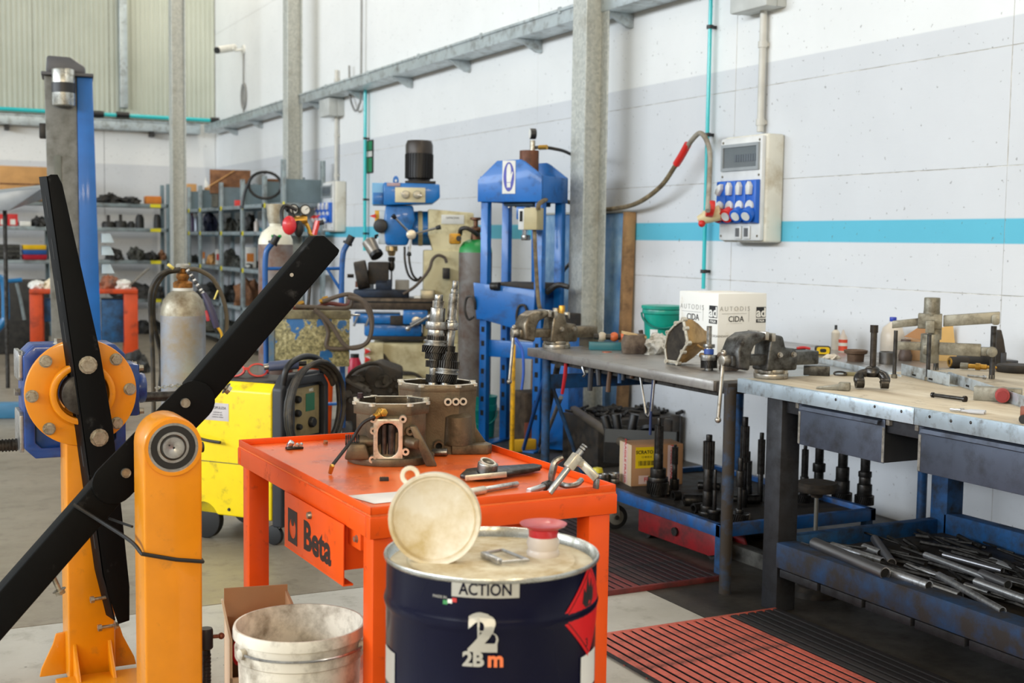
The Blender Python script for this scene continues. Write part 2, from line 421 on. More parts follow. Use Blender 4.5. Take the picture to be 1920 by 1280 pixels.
# teal drops and conduits on the right wall
def drop(px, y0, y1, lab, valve=False):
    a, b = PX(px, y0, 5.045), PX(px, y1, 5.045)
    t = thing('air_pipe', lab, 'pipe', (5.05, a.y, 0), group=None)
    top = 3.25
    MB().cyl((0, 0, b.z), (0, 0, top + (.3 if valve else 0)), .0135 if valve else .02, n=12).build('pipe', M_teal, t)
    for z in ((b.z + .12, 2.28, 3.0) if valve else (b.z + .2, 2.0, 2.7)):
        MB().cyl((0, 0, z - .012), (0, 0, z + .012), .024, n=10).box(0, .05, -.01, .01, z - .01, z + .01).build('pipe_clip', M_blk, t)
    return t
drop(1327, 180, 542, 'vertical teal air pipe beside the near socket panel', True)
drop(684, 220, 470, 'vertical teal air pipe between the far socket panel and the milling machine')
M_cond = mat('conduit_grey', (206, 204, 196), .5)
def conduit(px, yb, lab):
    a = PX(px, yb, 5.06); t = thing('conduit', lab, 'conduit', (5.062, a.y, a.z)); h = 3.25 - a.z + .35
    MB().cyl((0, 0, 0), (0, 0, h), .023, n=12).build('tube', M_cond, t)
    for z in (.06, .55, h - .12): MB().cyl((0, 0, z - .02), (0, 0, z + .02), .03, n=10).box(0, .036, -.02, .02, z - .012, z + .012).build('saddle', M_cond, t)
conduit(1425, 247, 'grey plastic conduit rising from the near socket panel')
conduit(630, 338, 'grey plastic conduit rising from the far socket panel')
M_jbox = mat('junction_grey', (200, 203, 200), .5)
def jbox(px0, px1, y0, y1, lab, d=.14):
    a, b = PX(px0, y1, 5.1 - d), PX(px1, y0, 5.1 - d)
    t = thing('junction_box', lab, 'junction box', (5.1, (a.y + b.y) / 2, min(a.z, b.z))); h = abs(b.z - a.z); w_ = abs(a.y - b.y) / 2
    MB().box(-d * .45, 0, -w_, w_, 0, h).build('back_box', M_jbox, t, bevel=.006)
    MB().box(-d, -d * .45, -w_ * 1.02, w_ * 1.02, -.004, h).build('cover', M_jbox, t, bevel=.012)
jbox(1368, 1438, -60, 26, 'grey junction box at the top above the near socket panel', .16)
jbox(598, 616, 182, 220, 'grey junction box under the cable tray above the far socket panel', .2)
t = thing('cable_loop', 'drooping grey cable loop under the wall cable tray', 'cable', PX(668, 175, 5.04))
MB().tube(spl([(0, .25, .35), (0, .22, 0), (0, .1, -.16), (0, 0, -.2), (0, -.1, -.14), (0, -.16, .08), (0, -.17, 1.6)], 6), .014).build('cable', MATS['grey_cable'], t)

a_, b_ = PX(691, 325, 5.09), PX(691, 263, 5.09)
t = thing('wall_notice', 'narrow green and white notice plate beside the far teal pipe', 'sign', (5.099, a_.y, a_.z))
MB().box(-.012, 0, -.14, .07, 0, b_.z - a_.z).build('notice_frame', M_blk, t, bevel=.003)
for f0, f1, m_ in ((.04, .46, mat('notice_green', (30, 130, 84), .5)), (.50, .66, M_white), (.70, .96, mat('notice_green', (30, 130, 84), .5))): MB().box(-.014, -.011, -.12, .05, (b_.z - a_.z) * f0, (b_.z - a_.z) * f1).build('notice_field', m_, t)
# ---------------------------------------------------------------- socket panels
M_pan = mat('panel_cream', (226, 224, 212), .45, dirt=(170, 156, 128), amt=.25, scale=5)
M_panw = mat('panel_white', (214, 216, 216), .45)
M_sblue = mat('socket_blue', (22, 92, 190), .4, var=.04)
M_sred = mat('socket_red', (205, 40, 34), .4, var=.04)
M_smoke = NT('smoked_window'); M_smoke.b.inputs['Base Color'].default_value = rgb((150, 158, 164)); M_smoke.b.inputs['Transmission Weight'].default_value = .6; M_smoke.b.inputs['Roughness'].default_value = .1; M_smoke = M_smoke.m
M_cream = mat('old_ivory', (214, 200, 158), .5)
def socket_panel(a, b, lab, near):
    """a: far bottom corner on the wall, b: near top; box stands .18 off the wall"""
    L = abs(a.y - b.y); H = abs(b.z - a.z); D = .17
    t = thing('socket_panel', lab, 'electrical panel', (5.1, (a.y + b.y) / 2, a.z)); y0, y1 = -L / 2, L / 2
    MB().box(-D * .82, 0, y0, y1, 0, H).build('enclosure', M_pan, t, bevel=.018, seg=3)
    MB().box(-D, -D * .80, y0 + .008, y1 - .008, .01, H - .012).build('front_cover', M_panw, t, bevel=.012)
    zt0, zt1 = H * .67, H * .92
    f = MB().frame([(y0 + .03, zt0), (y1 - .03, zt0), (y1 - .03, zt1), (y0 + .03, zt1)], [(y0 + .05, zt0 + .02), (y1 - .05, zt0 + .02), (y1 - .05, zt1 - .02), (y0 + .05, zt1 - .02)], 0, .014, face((-D - .001, 0, 0), (0, -1, 0), (0, 0, 1)) @ Matrix.Diagonal((-1, 1, 1, 1)))
    f.build('window_frame', mat('window_grey', (150, 156, 160), .4), t)
    MB().box(-D - .006, -D + .002, y0 + .05, y1 - .05, zt0 + .02, zt1 - .02).build('window_pane', M_smoke, t)
    for k in range(9): MB().box(-D - .010, -D - .004, -L * .36 + k * L * .055, -L * .36 + (k + .8) * L * .055, zt0 + .055, zt0 + .10).build('breaker', mat('breaker_grey', (92, 100, 108), .5), t)
    # four blue interlocked sockets
    w_ = (L - .03) / 4; zb, zt_ = H * .17, H * .58
    for k in range(4):
        yc = y0 + .015 + w_ * (k + .5)
        s = MB().loft([[(-D, yc - w_ * .49, z) for z in (zb, zt_)] + [(-D, yc + w_ * .49, z) for z in (zt_, zb)], [(-D - .035, yc - w_ * .47, z) for z in (zb + .01, zt_ - .005)] + [(-D - .035, yc + w_ * .47, z) for z in (zt_ - .005, zb + .01)]]).build('socket', M_sblue, t, bevel=.006)
        MB().prism([(-.016, -.035), (.016, -.035), (.022, .02), (0, .05), (-.022, .02)], 0, .03, face((-D - .034, yc, H * .49), (0, -1, 0), (0, 0, 1)) @ RZ(0 if k < 3 else -35)).build('switch_knob', M_panw, s, bevel=.004)
        red = k >= 2
        ax = V((-.75, -.25, -.45)).normalized(); c0 = V((-D - .03, yc, H * .285))
        lid = MB().cyl(c0, c0 + ax * .065, .040, .046, n=20).build('socket_cap', M_sred if red else M_sblue, s, bevel=.004)
        MB().cyl(c0 + ax * .064, c0 + ax * .070, .029, n=20).build('cap_face', M_panw, s)
        MB().cyl(c0 + V((.01, 0, .03)), c0 + V((-.02, 0, .035)), .036, n=16).build('socket_body', M_panw, s)
    for yy in (-.09, .0):
        MB().box(-D - .012, -D, yy - .035, yy + .035, .02, .105).build('small_socket', M_panw, t, bevel=.006)
        MB().box(-D - .014, -D - .011, yy - .02, yy + .02, .035, .09).build('socket_window', mat('socket_dark', (96, 98, 100), .5), t)
    for yy in (y0 + .035, y1 - .035):
        for zz in (.04, H * .62, H - .04): MB().cyl((-D - .003, yy, zz), (-D + .002, yy, zz), .008, n=8).build('cover_screw', mat('screw_dark', (120, 112, 96), .5, .6), t)
    return t
a, b = PX(1348, 452, 4.94), PX(1434, 256, 4.94)
near_panel = socket_panel(V((5.1, a.y, 1.555)), V((5.1, b.y, 2.235)), 'near cream socket panel with four blue sockets and red caps above the bench', True)
a, b = PX(597, 430, 4.95), PX(622, 340, 4.95)
socket_panel(V((5.1, a.y, 1.63)), V((5.1, a.y - .62, 2.24)), 'far cream socket panel with blue sockets, behind the raised black arm', False)
# red plug on its grey/yellow hose, over the pipe to the column
M_hose = mat('dusty_hose', (138, 122, 92), .7, dirt=(90, 78, 60), amt=.6, scale=20)
M_greyhose = mat('grey_hose', (164, 160, 150), .6, dirt=(120, 112, 98), amt=.5)
hp = [PX(1327, 395, 4.72), PX(1330, 340, 4.85), PX(1330, 280, 4.93), PX(1315, 250, 4.93), PX(1298, 262, 4.92), PX(1280, 290, 4.92)]
t = thing('power_lead', 'heavy lead with red connector sleeve looping over the teal pipe into the near panel', 'cable', (0, 0, 0))
MB().tube(spl(hp, 8), .017, 10).build('grey_lead', M_greyhose, t)
MB().tube(spl([PX(1290, 270, 4.92), PX(1278, 292, 4.92), PX(1268, 308, 4.92)], 5), .026, 12).build('red_sleeve', M_sred, t)
MB().tube(spl([PX(1268, 308, 4.92), PX(1240, 348, 4.93), PX(1200, 378, 4.94), PX(1160, 390, 4.95), PX(1110, 392, 4.97), PX(1064, 378, 4.80), PX(1034, 372, 4.5), PX(1012, 381, 4.22), PX(1009, 394, 4.2)], 8), .017, 10).build('yellow_lead', M_hose, t)
q = PX(1320, 408, 4.78); e = PX(1352, 398, 4.86); dv = (e - q).normalized()
MB().cyl(q, e, .042, .05, n=16).build('plug_body', M_cream, t, bevel=.004)
MB().cyl(PX(1338, 392, 4.80), PX(1332, 396, 4.79) - V((.03, 0, -.02)), .055, n=18).build('plug_cap', M_sred, t, bevel=.004)
MB().cyl(q - dv * .04, q, .022, .036, n=12).build('gland', M_cream, t)
MB().ball(PX(1316, 419, 4.76), .024).build('gland_cap', M_sred, t)
# ================================================================== orange and black rotating stand, left foreground
M_orange = mat('stand_orange', (222, 138, 0), .38, dirt=(176, 116, 24), amt=.02, scale=16, coat=.25, var=.04)
M_armblk = mat('powder_black', (13, 14, 15), .55, spec=.08, bump=.15, bscale=400, var=.1, dirt=(70, 70, 70), amt=.02)
M_navy = mat('gearbox_blue', (14, 62, 140), .35, dirt=(12, 30, 66), amt=.3, scale=10, coat=.2)
M_bolt = mat('bolt_zinc', (186, 180, 166), .32, .85, dirt=(112, 100, 80), amt=.4, scale=60)
M_steel = mat('bright_steel', (190, 190, 190), .28, .9, dirt=(120, 114, 106), amt=.3, scale=30)
M_dsteel = mat('dark_steel', (74, 72, 70), .42, .75, dirt=(40, 37, 34), amt=.5, scale=24, bump=.1)
M_rubber = mat('rubber_black', (22, 22, 22), .6, bump=.1)
root = thing('rotating_stand', 'orange twin-column rotating engine stand with long black arms', 'engine stand', (.66, 3.95, 0))
O = V((.66, 3.95, 0))
def L(p): return V(p) - O
# front column (tailstock): hollow square tube with a round head carrying a bearing
c1 = PY(326, 838, 3.45); x0, x1 = PY(270, 900, 3.45).x, PY(378, 900, 3.45).x
hw = (x1 - x0) / 2; xc = (x0 + x1) / 2; zc = c1.z
prof = [(-hw, .05), (hw, .05)] + [(hw * 1.02 * math.cos(a), zc + hw * 1.08 * math.sin(a)) for a in [PI * k / 16 for k in range(17)]]
prof = [(p[0], p[1]) for p in prof]
mF = face(L((xc, 3.45, 0)), (1, 0, 0), (0, 0, 1))      # x right, y up, z toward the camera
MB().prism(prof, -.145, 0, mF).build('front_column', M_orange, root, bevel=.007, seg=3)
rb = .069
MB().ring(mF @ V((0, zc, -.002)), mF @ V((0, zc, .010)), rb * 1.13, rb * .985, 40).build('bearing_seat', M_orange, root)
MB().ring(mF @ V((0, zc, -.02)), mF @ V((0, zc, .006)), rb, rb * .88, 40).build('bearing_outer_ring', M_steel, root)
MB().ring(mF @ V((0, zc, -.02)), mF @ V((0, zc, .003)), rb * .88, rb * .62, 40).build('bearing_seal', M_rubber, root)
MB().ring(mF @ V((0, zc, -.02)), mF @ V((0, zc, .006)), rb * .62, rb * .52, 36).build('bearing_inner_ring', M_steel, root)
MB().ring(mF @ V((0, zc, -.02)), mF @ V((0, zc, .008)), rb * .50, rb * .44, 36).build('circlip', M_dsteel, root)
sh = MB().lathe([(.0, .012), (.004, .014), (rb * .42, .014), (rb * .44, .010), (rb * .44, -.30)], 32, mF @ T(0, zc, 0)).build('shaft_end', M_steel, root)
MB().cyl(mF @ V((0, zc, .0135)), mF @ V((0, zc, .0146)), .003, n=10).build('centre_mark', M_blk, sh)
MB().cyl(mF @ V((-.012, zc + .008, .0135)), mF @ V((-.012, zc + .008, .0146)), .0028, n=10).build('punch_mark', M_blk, sh)
q = mF @ V((hw, zc - .055 * .3, -.07))
MB().cyl(q, q + V((.022, 0, 0)), .016, n=8).build('lock_knob', M_blk, root, bevel=.003)
# rear column (headstock)
YR = 4.40
x0, x1 = PY(124, 900, YR).x, PY(213, 900, YR).x; hr = (x1 - x0) / 2; xr = (x0 + x1) / 2
zt = PY(152, 735, YR).z
mR = face(L((xr, YR, 0)), (1, 0, 0), (0, 0, 1))
MB().prism([(-hr, .02), (hr, .02), (hr, zt - .02), (hr * .72, zt + .07), (-.0, zt + .10), (-hr * .72, zt + .07), (-hr, zt - .02)], -.15, 0, mR).build('rear_column', M_orange, root, bevel=.007, seg=3)
for s in (-1, 1):
    MB().prism([(s * (hr - .012), .02), (s * (hr + .085), .02), (s * (hr + .078), .05), (s * (hr + .04), .13), (s * (hr + .03), .165), (s * (hr - .012), .17)], -.10, -.088, mR).build('gusset', M_orange, root, bevel=.003)
    MB().prism([(-.145 + (0 if s < 0 else .10), .02), (.0, .02), (.13, .03), (.11, .05), (.03, .12), (0, .15)], -.006, .006, mR @ T(s * (hr - .02), 0, 0) @ RY(-90)).build('gusset', M_orange, root, bevel=.002)
fx = PY(152, 735, YR).x - xr; Rf = .180
fm = mR @ T(fx, zt, 0)
MB().frame(circ(Rf, 56), circ(.075, 56), -.012, .012, fm).build('flange_disc', M_orange, root, bevel=.004)
MB().ring(fm @ V((0, 0, .012)), fm @ V((0, 0, .055)), .105, .083, 36).build('bearing_collar', M_orange, root, bevel=.006)
MB().cyl(fm @ V((0, 0, -.02)), fm @ V((0, 0, .075)), .070, n=32).build('drive_shaft', M_dsteel, root, bevel=.003)
each('flange_bolt', [MB().hexbolt(fm @ V((.157 * math.cos(R_(a)), .157 * math.sin(R_(a)), .012)), fm.to_3x3() @ V((0, 0, 1)), .0165, .020) for a in (2, 44, 136, 182, 228, 316)], M_bolt, root)
# worm gearbox behind the flange, with motor and threaded crank rod
gm = mR @ T(fx, zt, 0)
gx0, gx1 = PY(45, 735, YR + .13).x - (xr + fx), PY(236, 735, YR + .13).x - (xr + fx)
gz0, gz1 = PY(150, 858, YR + .1).z - zt, PY(150, 648, YR + .1).z - zt
def chamf(a, b, c, d, k): return [(a + k, c), (b - k, c), (b, c + k), (b, d - k), (b - k, d), (a + k, d), (a, d - k), (a, c + k)]
MB().prism(chamf(gx0, gx1, gz0, gz1, .035), -.33, -.155, gm).build('gearbox_housing', M_navy, root, bevel=.006)
MB().frame(chamf(gx0, gx1, gz0, gz1, .035), chamf(gx0 + .035, gx1 - .035, gz0 + .035, gz1 - .035, .02), -.16, -.135, gm).build('gearbox_rim', M_navy, root, bevel=.004)
for za, zb in ((gz1 - .12, gz1 - .02), (gz0 + .02, gz0 + .16)):
    MB().prism(chamf(-.32, -.15, za, zb, .012), 0, .014, gm @ T(gx0, 0, 0) @ RY(-90) @ Matrix.Diagonal((-1, 1, 1, 1)) if False else gm @ Matrix(((0, 0, -1, gx0), (0, 1, 0, 0), (1, 0, 0, 0), (0, 0, 0, 1)))).build('machined_pad', M_steel, root, bevel=.002)
MB().hexbolt(gm @ V((gx0 * .25, gz1, -.22)), gm.to_3x3() @ V((0, 1, 0)), .016, .018).build('filler_plug', M_bolt, root)
MB().cyl(gm @ V((gx0 - .002, -.02, -.25)), gm @ V((gx0 - .02, -.02, -.25)), .014, n=6).build('drain_plug', M_bolt, root)
MB().box(gx1 - .005, gx1 + .05, -.11, .075, -.31, -.14, gm).build('input_cover', M_navy, root, bevel=.01)
MB().cyl(gm @ V((gx1 + .04, -.02, -.23)), gm @ V((gx1 + .085, -.02, -.23)), .055, n=20).build('input_cap', M_navy, root, bevel=.012)
each('cover_bolt', [MB().hexbolt(gm @ V((gx1 + .05, zz, yy)), gm.to_3x3() @ V((1, 0, 0)), .011, .016) for zz in (-.095, .06) for yy in (-.16, -.29)], M_bolt, root)
wz = PY(40, 833, YR + .25).z - zt
MB().cyl(gm @ V((gx0, wz, -.25)), gm @ V((gx0 - .34, wz, -.25)), .0195, n=16).build('crank_rod', M_dsteel, root)
each('thread_ridge', [MB().ring(gm @ V((gx0 - .015 - k * .011, wz, -.25)), gm @ V((gx0 - .020 - k * .011, wz, -.25)), .0225, .018, 14) for k in range(28)], M_dsteel, root)
MB().cyl(gm @ V((gx1 + .06, -.055, -.23)), gm @ V((gx1 + .30, -.055, -.23)), .018, n=14).build('drive_rod', M_dsteel, root)

# arm on the rear flange: tapered folded channel with slots
YA = YR - .085
A = lambda px, py: L(PY(px, py, YA))
fr = [A(87, 332), A(95, 327), A(108, 327), A(117, 345), A(187, 655), A(212, 800), A(243, 1100), A(243, 1163), A(222, 1170), A(192, 1080), A(146, 745)]
n_ = len(fr)
MB().loft([[tuple(p) for p in fr], [tuple(p + V((0, .007, 0))) for p in fr]]).build('rear_arm_plate', M_armblk, root, bevel=.002)
lft = [A(87, 330), A(146, 745), A(192, 1075), A(214, 1163)]
sd = MB()
lo = [[tuple(p), tuple(p + V((.005, 0, 0))), tuple(p + V((-.010, .075, 0))), tuple(p + V((-.015, .075, 0)))] for p in lft]
sd.loft(lo).build('rear_arm_web', M_armblk, root, bevel=.001)
rgt = [A(117, 347), A(187, 655), A(212, 800), A(243, 1100)]
MB().loft([[tuple(p + V((-.005, .004, 0))), tuple(p + V((0, .004, 0))), tuple(p + V((0, .075, 0))), tuple(p + V((-.005, .075, 0)))] for p in rgt]).build('rear_arm_web', M_armblk, root)
M_slot = mat('slot_dark', (6, 6, 6), .8)
for k in range(9):
    f0 = .05 + k * .105
    off = V((-.0072, .036, 0))
    seg = (lambda f: lft[0].lerp(lft[1], f / .556) if f < .556 else lft[1].lerp(lft[2], (f - .556) / .444))
    MB().bar(seg(f0) + off, seg(min(.99, f0 + .052)) + off, .012, .0012, up=(-1, -.2, 0)).build('slot', M_slot, root)
for px, py in ((165, 684), (186, 820)):
    p = A(px, py); MB().hexbolt(p, (0, -1, 0), .0235, .020).build('arm_bolt', M_bolt, root)
for py in (1122, 1175):
    p = L(PY(200 if py < 1150 else 214, py - 3, YA + .03)); d = V((-1, -.1, -.04 if py < 1150 else -.02)).normalized()
    bl = MB().cyl(p, p + d * .055, .006, n=8).hexbolt(p + d * .040, d, .012, .014, washer=False); bl.hexbolt(p - d * .002, -d, .012, .012)
    bl.build('clamp_bolt', M_bolt, root)
# the long arm behind the front column: two tubes joined by clevis plates
YL = 3.72
B = lambda px, py, y=YL: L(PY(px, py, y))
def tubearm(e0, e1, wpx, cut):
    """flat black box section from pixel e0 to e1"""
    a, b = B(*e0), B(*e1); d = (b - a).normalized(); nrm = V((-d.z, 0, d.x)); h = wpx
    if nrm.z < 0: nrm = -nrm
    pts = [a + nrm * h, b + nrm * h - d * .02, b + nrm * (h - .02), b - nrm * (h - .005), b - nrm * h - d * .015, a - nrm * h]
    MB().loft([[tuple(p) for p in pts], [tuple(p + V((0, .075, 0))) for p in pts]]).build('long_arm_section', M_armblk, root, bevel=.005, seg=3)
    return a, b, d, nrm
a, b, d, nrm = tubearm((372, 742), (620, 452), .046, 0)
hole = b - d * .16 + nrm * .024
MB().cyl(hole + V((0, -.0006, 0)), hole + V((0, .002, 0)), .006, n=12).build('paint_chip', mat('chip_grey', (168, 162, 150), .6), root)
a2, b2, d2, n2 = tubearm((222, 902), (-70, 1235), .048, 0)
for (px, py), (qx, qy) in (((365, 752), (347, 755)), ((214, 906), (236, 886))):
    p = B(px, py, YL - .012)
    u = (B(365, 752, YL - .012) - B(214, 906, YL - .012)).normalized(); nn = V((-u.z, 0, u.x)); nn = nn if nn.z > 0 else -nn
    s = 1 if px > 300 else -1; r = .061
    lp = [p + (u * s * math.cos(t_) + nn * math.sin(t_)) * r for t_ in [PI * (k / 14 - .5) for k in range(15)]]
    lp += [p - u * s * .20 + nn * r, p - u * s * .20 - nn * r]
    MB().loft([[tuple(x) for x in lp], [tuple(x + V((0, .011, 0))) for x in lp]]).build('clevis_plate', M_armblk, root, bevel=.002)
    pin = B(qx, qy, YL - .014)
    MB().lathe([(.0001, .006), (.0105, .006), (.0115, .010), (.0135, .010), (.0145, .0)], 20, face(pin, (1, 0, 0), (0, 0, 1))).build('pivot_pin', M_bolt, root)
p0, p1 = B(365, 752, YL + .03), B(214, 906, YL + .03)
MB().bar(p0, p1, .10, .05, up=(0, 1, 0)).build('hub_block', M_armblk, root, bevel=.006)
for px, py, dx, dz in ((409, 716, .6, -.5), (103, 1088, .3, -.8)):
    p = B(px, py, YL + .03); dd = V((dx, -.05, dz)).normalized()
    MB().cyl(p - dd * .03, p + dd * .045, .0075, n=10).hexbolt(p + dd * .030, dd, .015, .014).build('stop_bolt', M_bolt, root)
# rubber strap tying the arm to the column
yF = 3.45
st = [B(137, 945, YL - .01), B(190, 978, YL - .05), L(PY(248, 1014, yF + .05)) + V((-.004, 0, 0)), L(PY(267, 1037, yF)) + V((-.003, -.005, 0)), L(PY(330, 1048, yF)) + V((0, -.005, 0)), L(PY(378, 1052, yF)) + V((.003, -.004, 0)), L(PY(378, 1052, yF)) + V((.004, .06, 0))]
MB().tube(spl(st[:4], 5) + st[4:], .0055, 8).build('rubber_strap', M_rubber, root)
MB().tube([B(205, 972, YL - .004), B(248, 987, YL - .12)], .004, 6).build('rubber_strap', M_rubber, root)
# base frame
MB().box(-.16, .22, -.62, .42, 0, .05).build('base_frame', M_orange, root, bevel=.006)
q = L(PY(386, 1245, 3.62)); tz = L(PY(386, 1216, 3.62)).z
j = MB().cyl((q.x, q.y, .05), (q.x, q.y, tz + .01), .0135, n=14).build('levelling_screw', M_dsteel, root)
each('thread_ridge', [MB().ring((q.x, q.y, .08 + k * .011), (q.x, q.y, .085 + k * .011), .0155, .012, 12) for k in range(int((tz - .08) / .011))], M_dsteel, j)
MB().lathe([(.0001, tz + .062), (.019, tz + .062), (.0215, tz + .056), (.0215, tz + .004), (.018, tz)], 18, T(q.x, q.y, 0)).build('screw_head', M_blk, root)
MB().cyl((q.x, q.y, tz + .035), (q.x + .042, q.y, tz + .033), .006, n=8).ball((q.x + .046, q.y, tz + .033), .010).build('tommy_bar', mat('worn_copper', (150, 92, 70), .4, .6), root)
MB().box(q.x - .06, q.x + .05, q.y - .05, q.y + .05, .05, .074).build('screw_lug', M_orange, root, bevel=.004)

# ================================================================== drum, lid, bucket
M_drum = mat('drum_navy', (9, 10, 34), .24, .0, var=.1, spec=.18)
M_rim = mat('drum_rim', (196, 196, 190), .25, .85, dirt=(120, 116, 100), amt=.3, scale=20)
M_creamtop = mat('drum_lid_cream', (226, 216, 188), .5, dirt=(176, 150, 104), amt=.45, scale=9)
M_silver = mat('silver_print', (188, 186, 178), .35, .4)
M_oprint = mat('orange_print', (232, 120, 70), .5)
dr = PD(922, 1032, 2.70); Rd = 400 * 2.70 / F_PX / 2; zr = dr.z
drum = thing('oil_drum', 'dark blue steel drum with cream top in the foreground', 'drum', (dr.x, dr.y, 0))
pr = [(.002, .012), (Rd * .96, .012), (Rd, .0)]
def rib(z): return [(Rd * .985, z - .018), (Rd * .995, z - .010), (Rd * 1.006, z), (Rd * .995, z + .010), (Rd * .985, z + .018)]
_D0 = math.hypot(dr.x, dr.y)
def zl(py, rr=None):
    d = ray(922, py); t_ = (_D0 - (rr or Rd)) / math.hypot(d.x, d.y); return EYE.z + d.z * t_
zs = zl(1176)
pr += [(Rd * .985, .02)] + rib(zs - .24) + rib(zs) + [(Rd * .985, zr - .011)]
MB().shell(pr, 72).build('drum_body', M_drum, drum, smooth=60)
MB().shell([(Rd * .985, zr - .012), (Rd * 1.004, zr - .009), (Rd * 1.01, zr - .004), (Rd * 1.003, zr), (Rd * .985, zr - .001), (Rd * .968, zr - .020), (Rd * .95, zr - .022)], 72).build('rolled_rim', M_rim, drum, smooth=60)
MB().lathe([(Rd * .955, zr - .03), (Rd * .952, zr - .021), (Rd * .80, zr - .020), (Rd * .78, zr - .016), (.001, zr - .016)], 64).build('drum_top', M_creamtop, drum)
az = lambda px: math.asin(max(-1, min(1, (px - 922) / 200.0)))     # angle round the drum seen from the eye
base = math.atan2(-dr.y, -dr.x)
aw = lambda px: base + az(px)
Rw = Rd * .988
def strip(px0, px1, py0, py1, m_, nm, par, off=.0012, n=10):
    z0, z1 = zl(py1), zl(py0)
    lo = [[((Rw + off) * math.cos(a), (Rw + off) * math.sin(a), z) for z in (z0, z1)] for a in [aw(px0) + (aw(px1) - aw(px0)) * k / n for k in range(n + 1)]]
    return MB().loft(lo, False, False, False).build(nm, m_, par)
sg = strip(853, 971, 1091, 1122, M_silver, 'action_label', drum)
text('lettering', 'ACTION', M_drum, drum, None, .034, .0006, .0006, (Rw + .0016, aw(912), zl(1107)), sx=.82)
zb_ = lambda z: .985 * Rd + max(0, .02 * Rd * (1 - abs(z - zs) / .018))      # skin radius over the rib
def skin(o):
    for v in o.data.vertices:
        e_ = math.hypot(v.co.x, v.co.y) - Rw; k_ = (zb_(v.co.z) + .002 + e_) / max(1e-6, Rw + e_); v.co.x *= k_; v.co.y *= k_
    return o
skin(text('lettering', '2B', M_silver, drum, None, .040, .0016, .0006, (Rw + .0014, aw(892), zl(1238)), sx=1.0))
skin(text('lettering', 'm', M_oprint, drum, None, .044, .0016, .0006, (Rw + .0014, aw(931), zl(1237)), sx=.95))
skin(text('emblem', '2', M_silver, drum, None, .105, .004, .0006, (Rw + .0014, aw(908), zl(1190)), sx=1.1))
skin(text('emblem', 'B', M_silver, drum, None, .106, -.0030, .0006, (Rw + .0011, aw(915), zl(1188)), sx=.95))
text('small_lettering', 'MADE IN', M_silver, drum, None, .008, 0, .0005, (Rw + .0012, aw(832), zl(1126)))
for i, cc in enumerate(((60, 140, 80), (226, 226, 220), (190, 50, 46))):
    strip(838 + i * 8, 846 + i * 8, 1131 - i * 3, 1139 - i * 3, mat('flag_%d' % i, cc, .5), 'flag_stripe', drum, n=2)
# hazard diamond
def diamond(cx_, cy_, rx_, ry_, m_, nm, off):
    zc_ = zl(cy_); hz = ry_ * (2.72 - Rd) / F_PX; da = rx_; n = 8; lo = []
    ca = aw(cx_)
    for k in range(-n, n + 1):
        f = k / n; a = ca + da * f; h = hz * (1 - abs(f)) + 1e-4
        lo.append([((Rw + off) * math.cos(a), (Rw + off) * math.sin(a), zc_ + s * h) for s in (-1, 1)])
    return MB().loft(lo, False, False, False).build(nm, m_, drum)
M_hred = mat('hazard_red', (206, 18, 24), .4)
M_ink = mat('ink_black', (16, 16, 18), .6)
diamond(1100, 1176, .43, 93, M_hred, 'hazard_diamond', .0012)
diamond(1100, 1176, .385, 83, M_ink, 'hazard_outline', .0016)
diamond(1100, 1176, .375, 80.5, M_hred, 'hazard_field', .0020)
ca = aw(1098)
fl_ = [(-.026, 0), (-.020, .030), (-.012, .018), (-.006, .055), (.004, .026), (.012, .046), (.018, .020), (.026, .030), (.024, 0), (.012, -.012), (-.012, -.012)]
def onw(poly, m_, nm, a0, z0, off):
    return MB().loft([[((Rw + off) * math.cos(a0 + x / Rw), (Rw + off) * math.sin(a0 + x / Rw), z0 + y) for x, y in poly], [((Rw + off + .0004) * math.cos(a0 + x / Rw), (Rw + off + .0004) * math.sin(a0 + x / Rw), z0 + y) for x, y in poly]]).build(nm, m_, drum)
onw(fl_, M_ink, 'flame_symbol', ca, zl(1156), .0022)
onw([(-.036, -.022), (.036, -.022), (.036, -.016), (-.036, -.016)], M_ink, 'flame_bar', ca, zl(1156), .0022)
text('hazard_number', '3', M_ink, drum, None, .026, 0, .0005, (Rw + .0022, aw(1096), zl(1238)))
strip(1086, 1116, 1262, 1330, M_panw, 'white_label', drum, n=5)
strip(727, 748, 1263, 1330, M_silver, 'white_label', drum, n=4)
# spout with red collar, and the folded clip lying on the drum top
q = PZ(1018, 1040, zr - .016)
sp = thing('drum_spout', 'clear plastic drum spout with a red flanged collar', 'spout', (q.x, q.y, zr - .016))
M_clear = NT('cloudy_plastic'); M_clear.b.inputs['Base Color'].default_value = rgb((226, 214, 204)); M_clear.b.inputs['Roughness'].default_value = .35; M_clear.b.inputs['Transmission Weight'].default_value = .25; M_clear = M_clear.m
k_ = 2.75 / F_PX
MB().lathe([(.001, 0), (30 * k_, 0), (31 * k_, 6 * k_), (28 * k_, 12 * k_), (31 * k_, 24 * k_), (28 * k_, 36 * k_), (.001, 36 * k_)], 28).build('neck', M_clear, sp)
MB().shell([(.001, 36 * k_), (27 * k_, 36 * k_), (28 * k_, 50 * k_), (42 * k_, 57 * k_), (44 * k_, 60 * k_), (40 * k_, 60 * k_), (30 * k_, 55 * k_), (.001, 54 * k_)], 32).build('collar', mat('spout_red', (190, 36, 46), .35, coat=.3), sp)
cl = thing('drum_clip', 'bright bent metal clip lying on the drum top', 'clip', PZ(950, 1046, zr - .010))
cp = lambda px, py: PZ(px, py, zr - .008) - PZ(950, 1046, zr - .010)
MB().bar(cp(905, 1038), cp(938, 1053), .012, .012).build('clip_tube', M_steel, cl, bevel=.002)
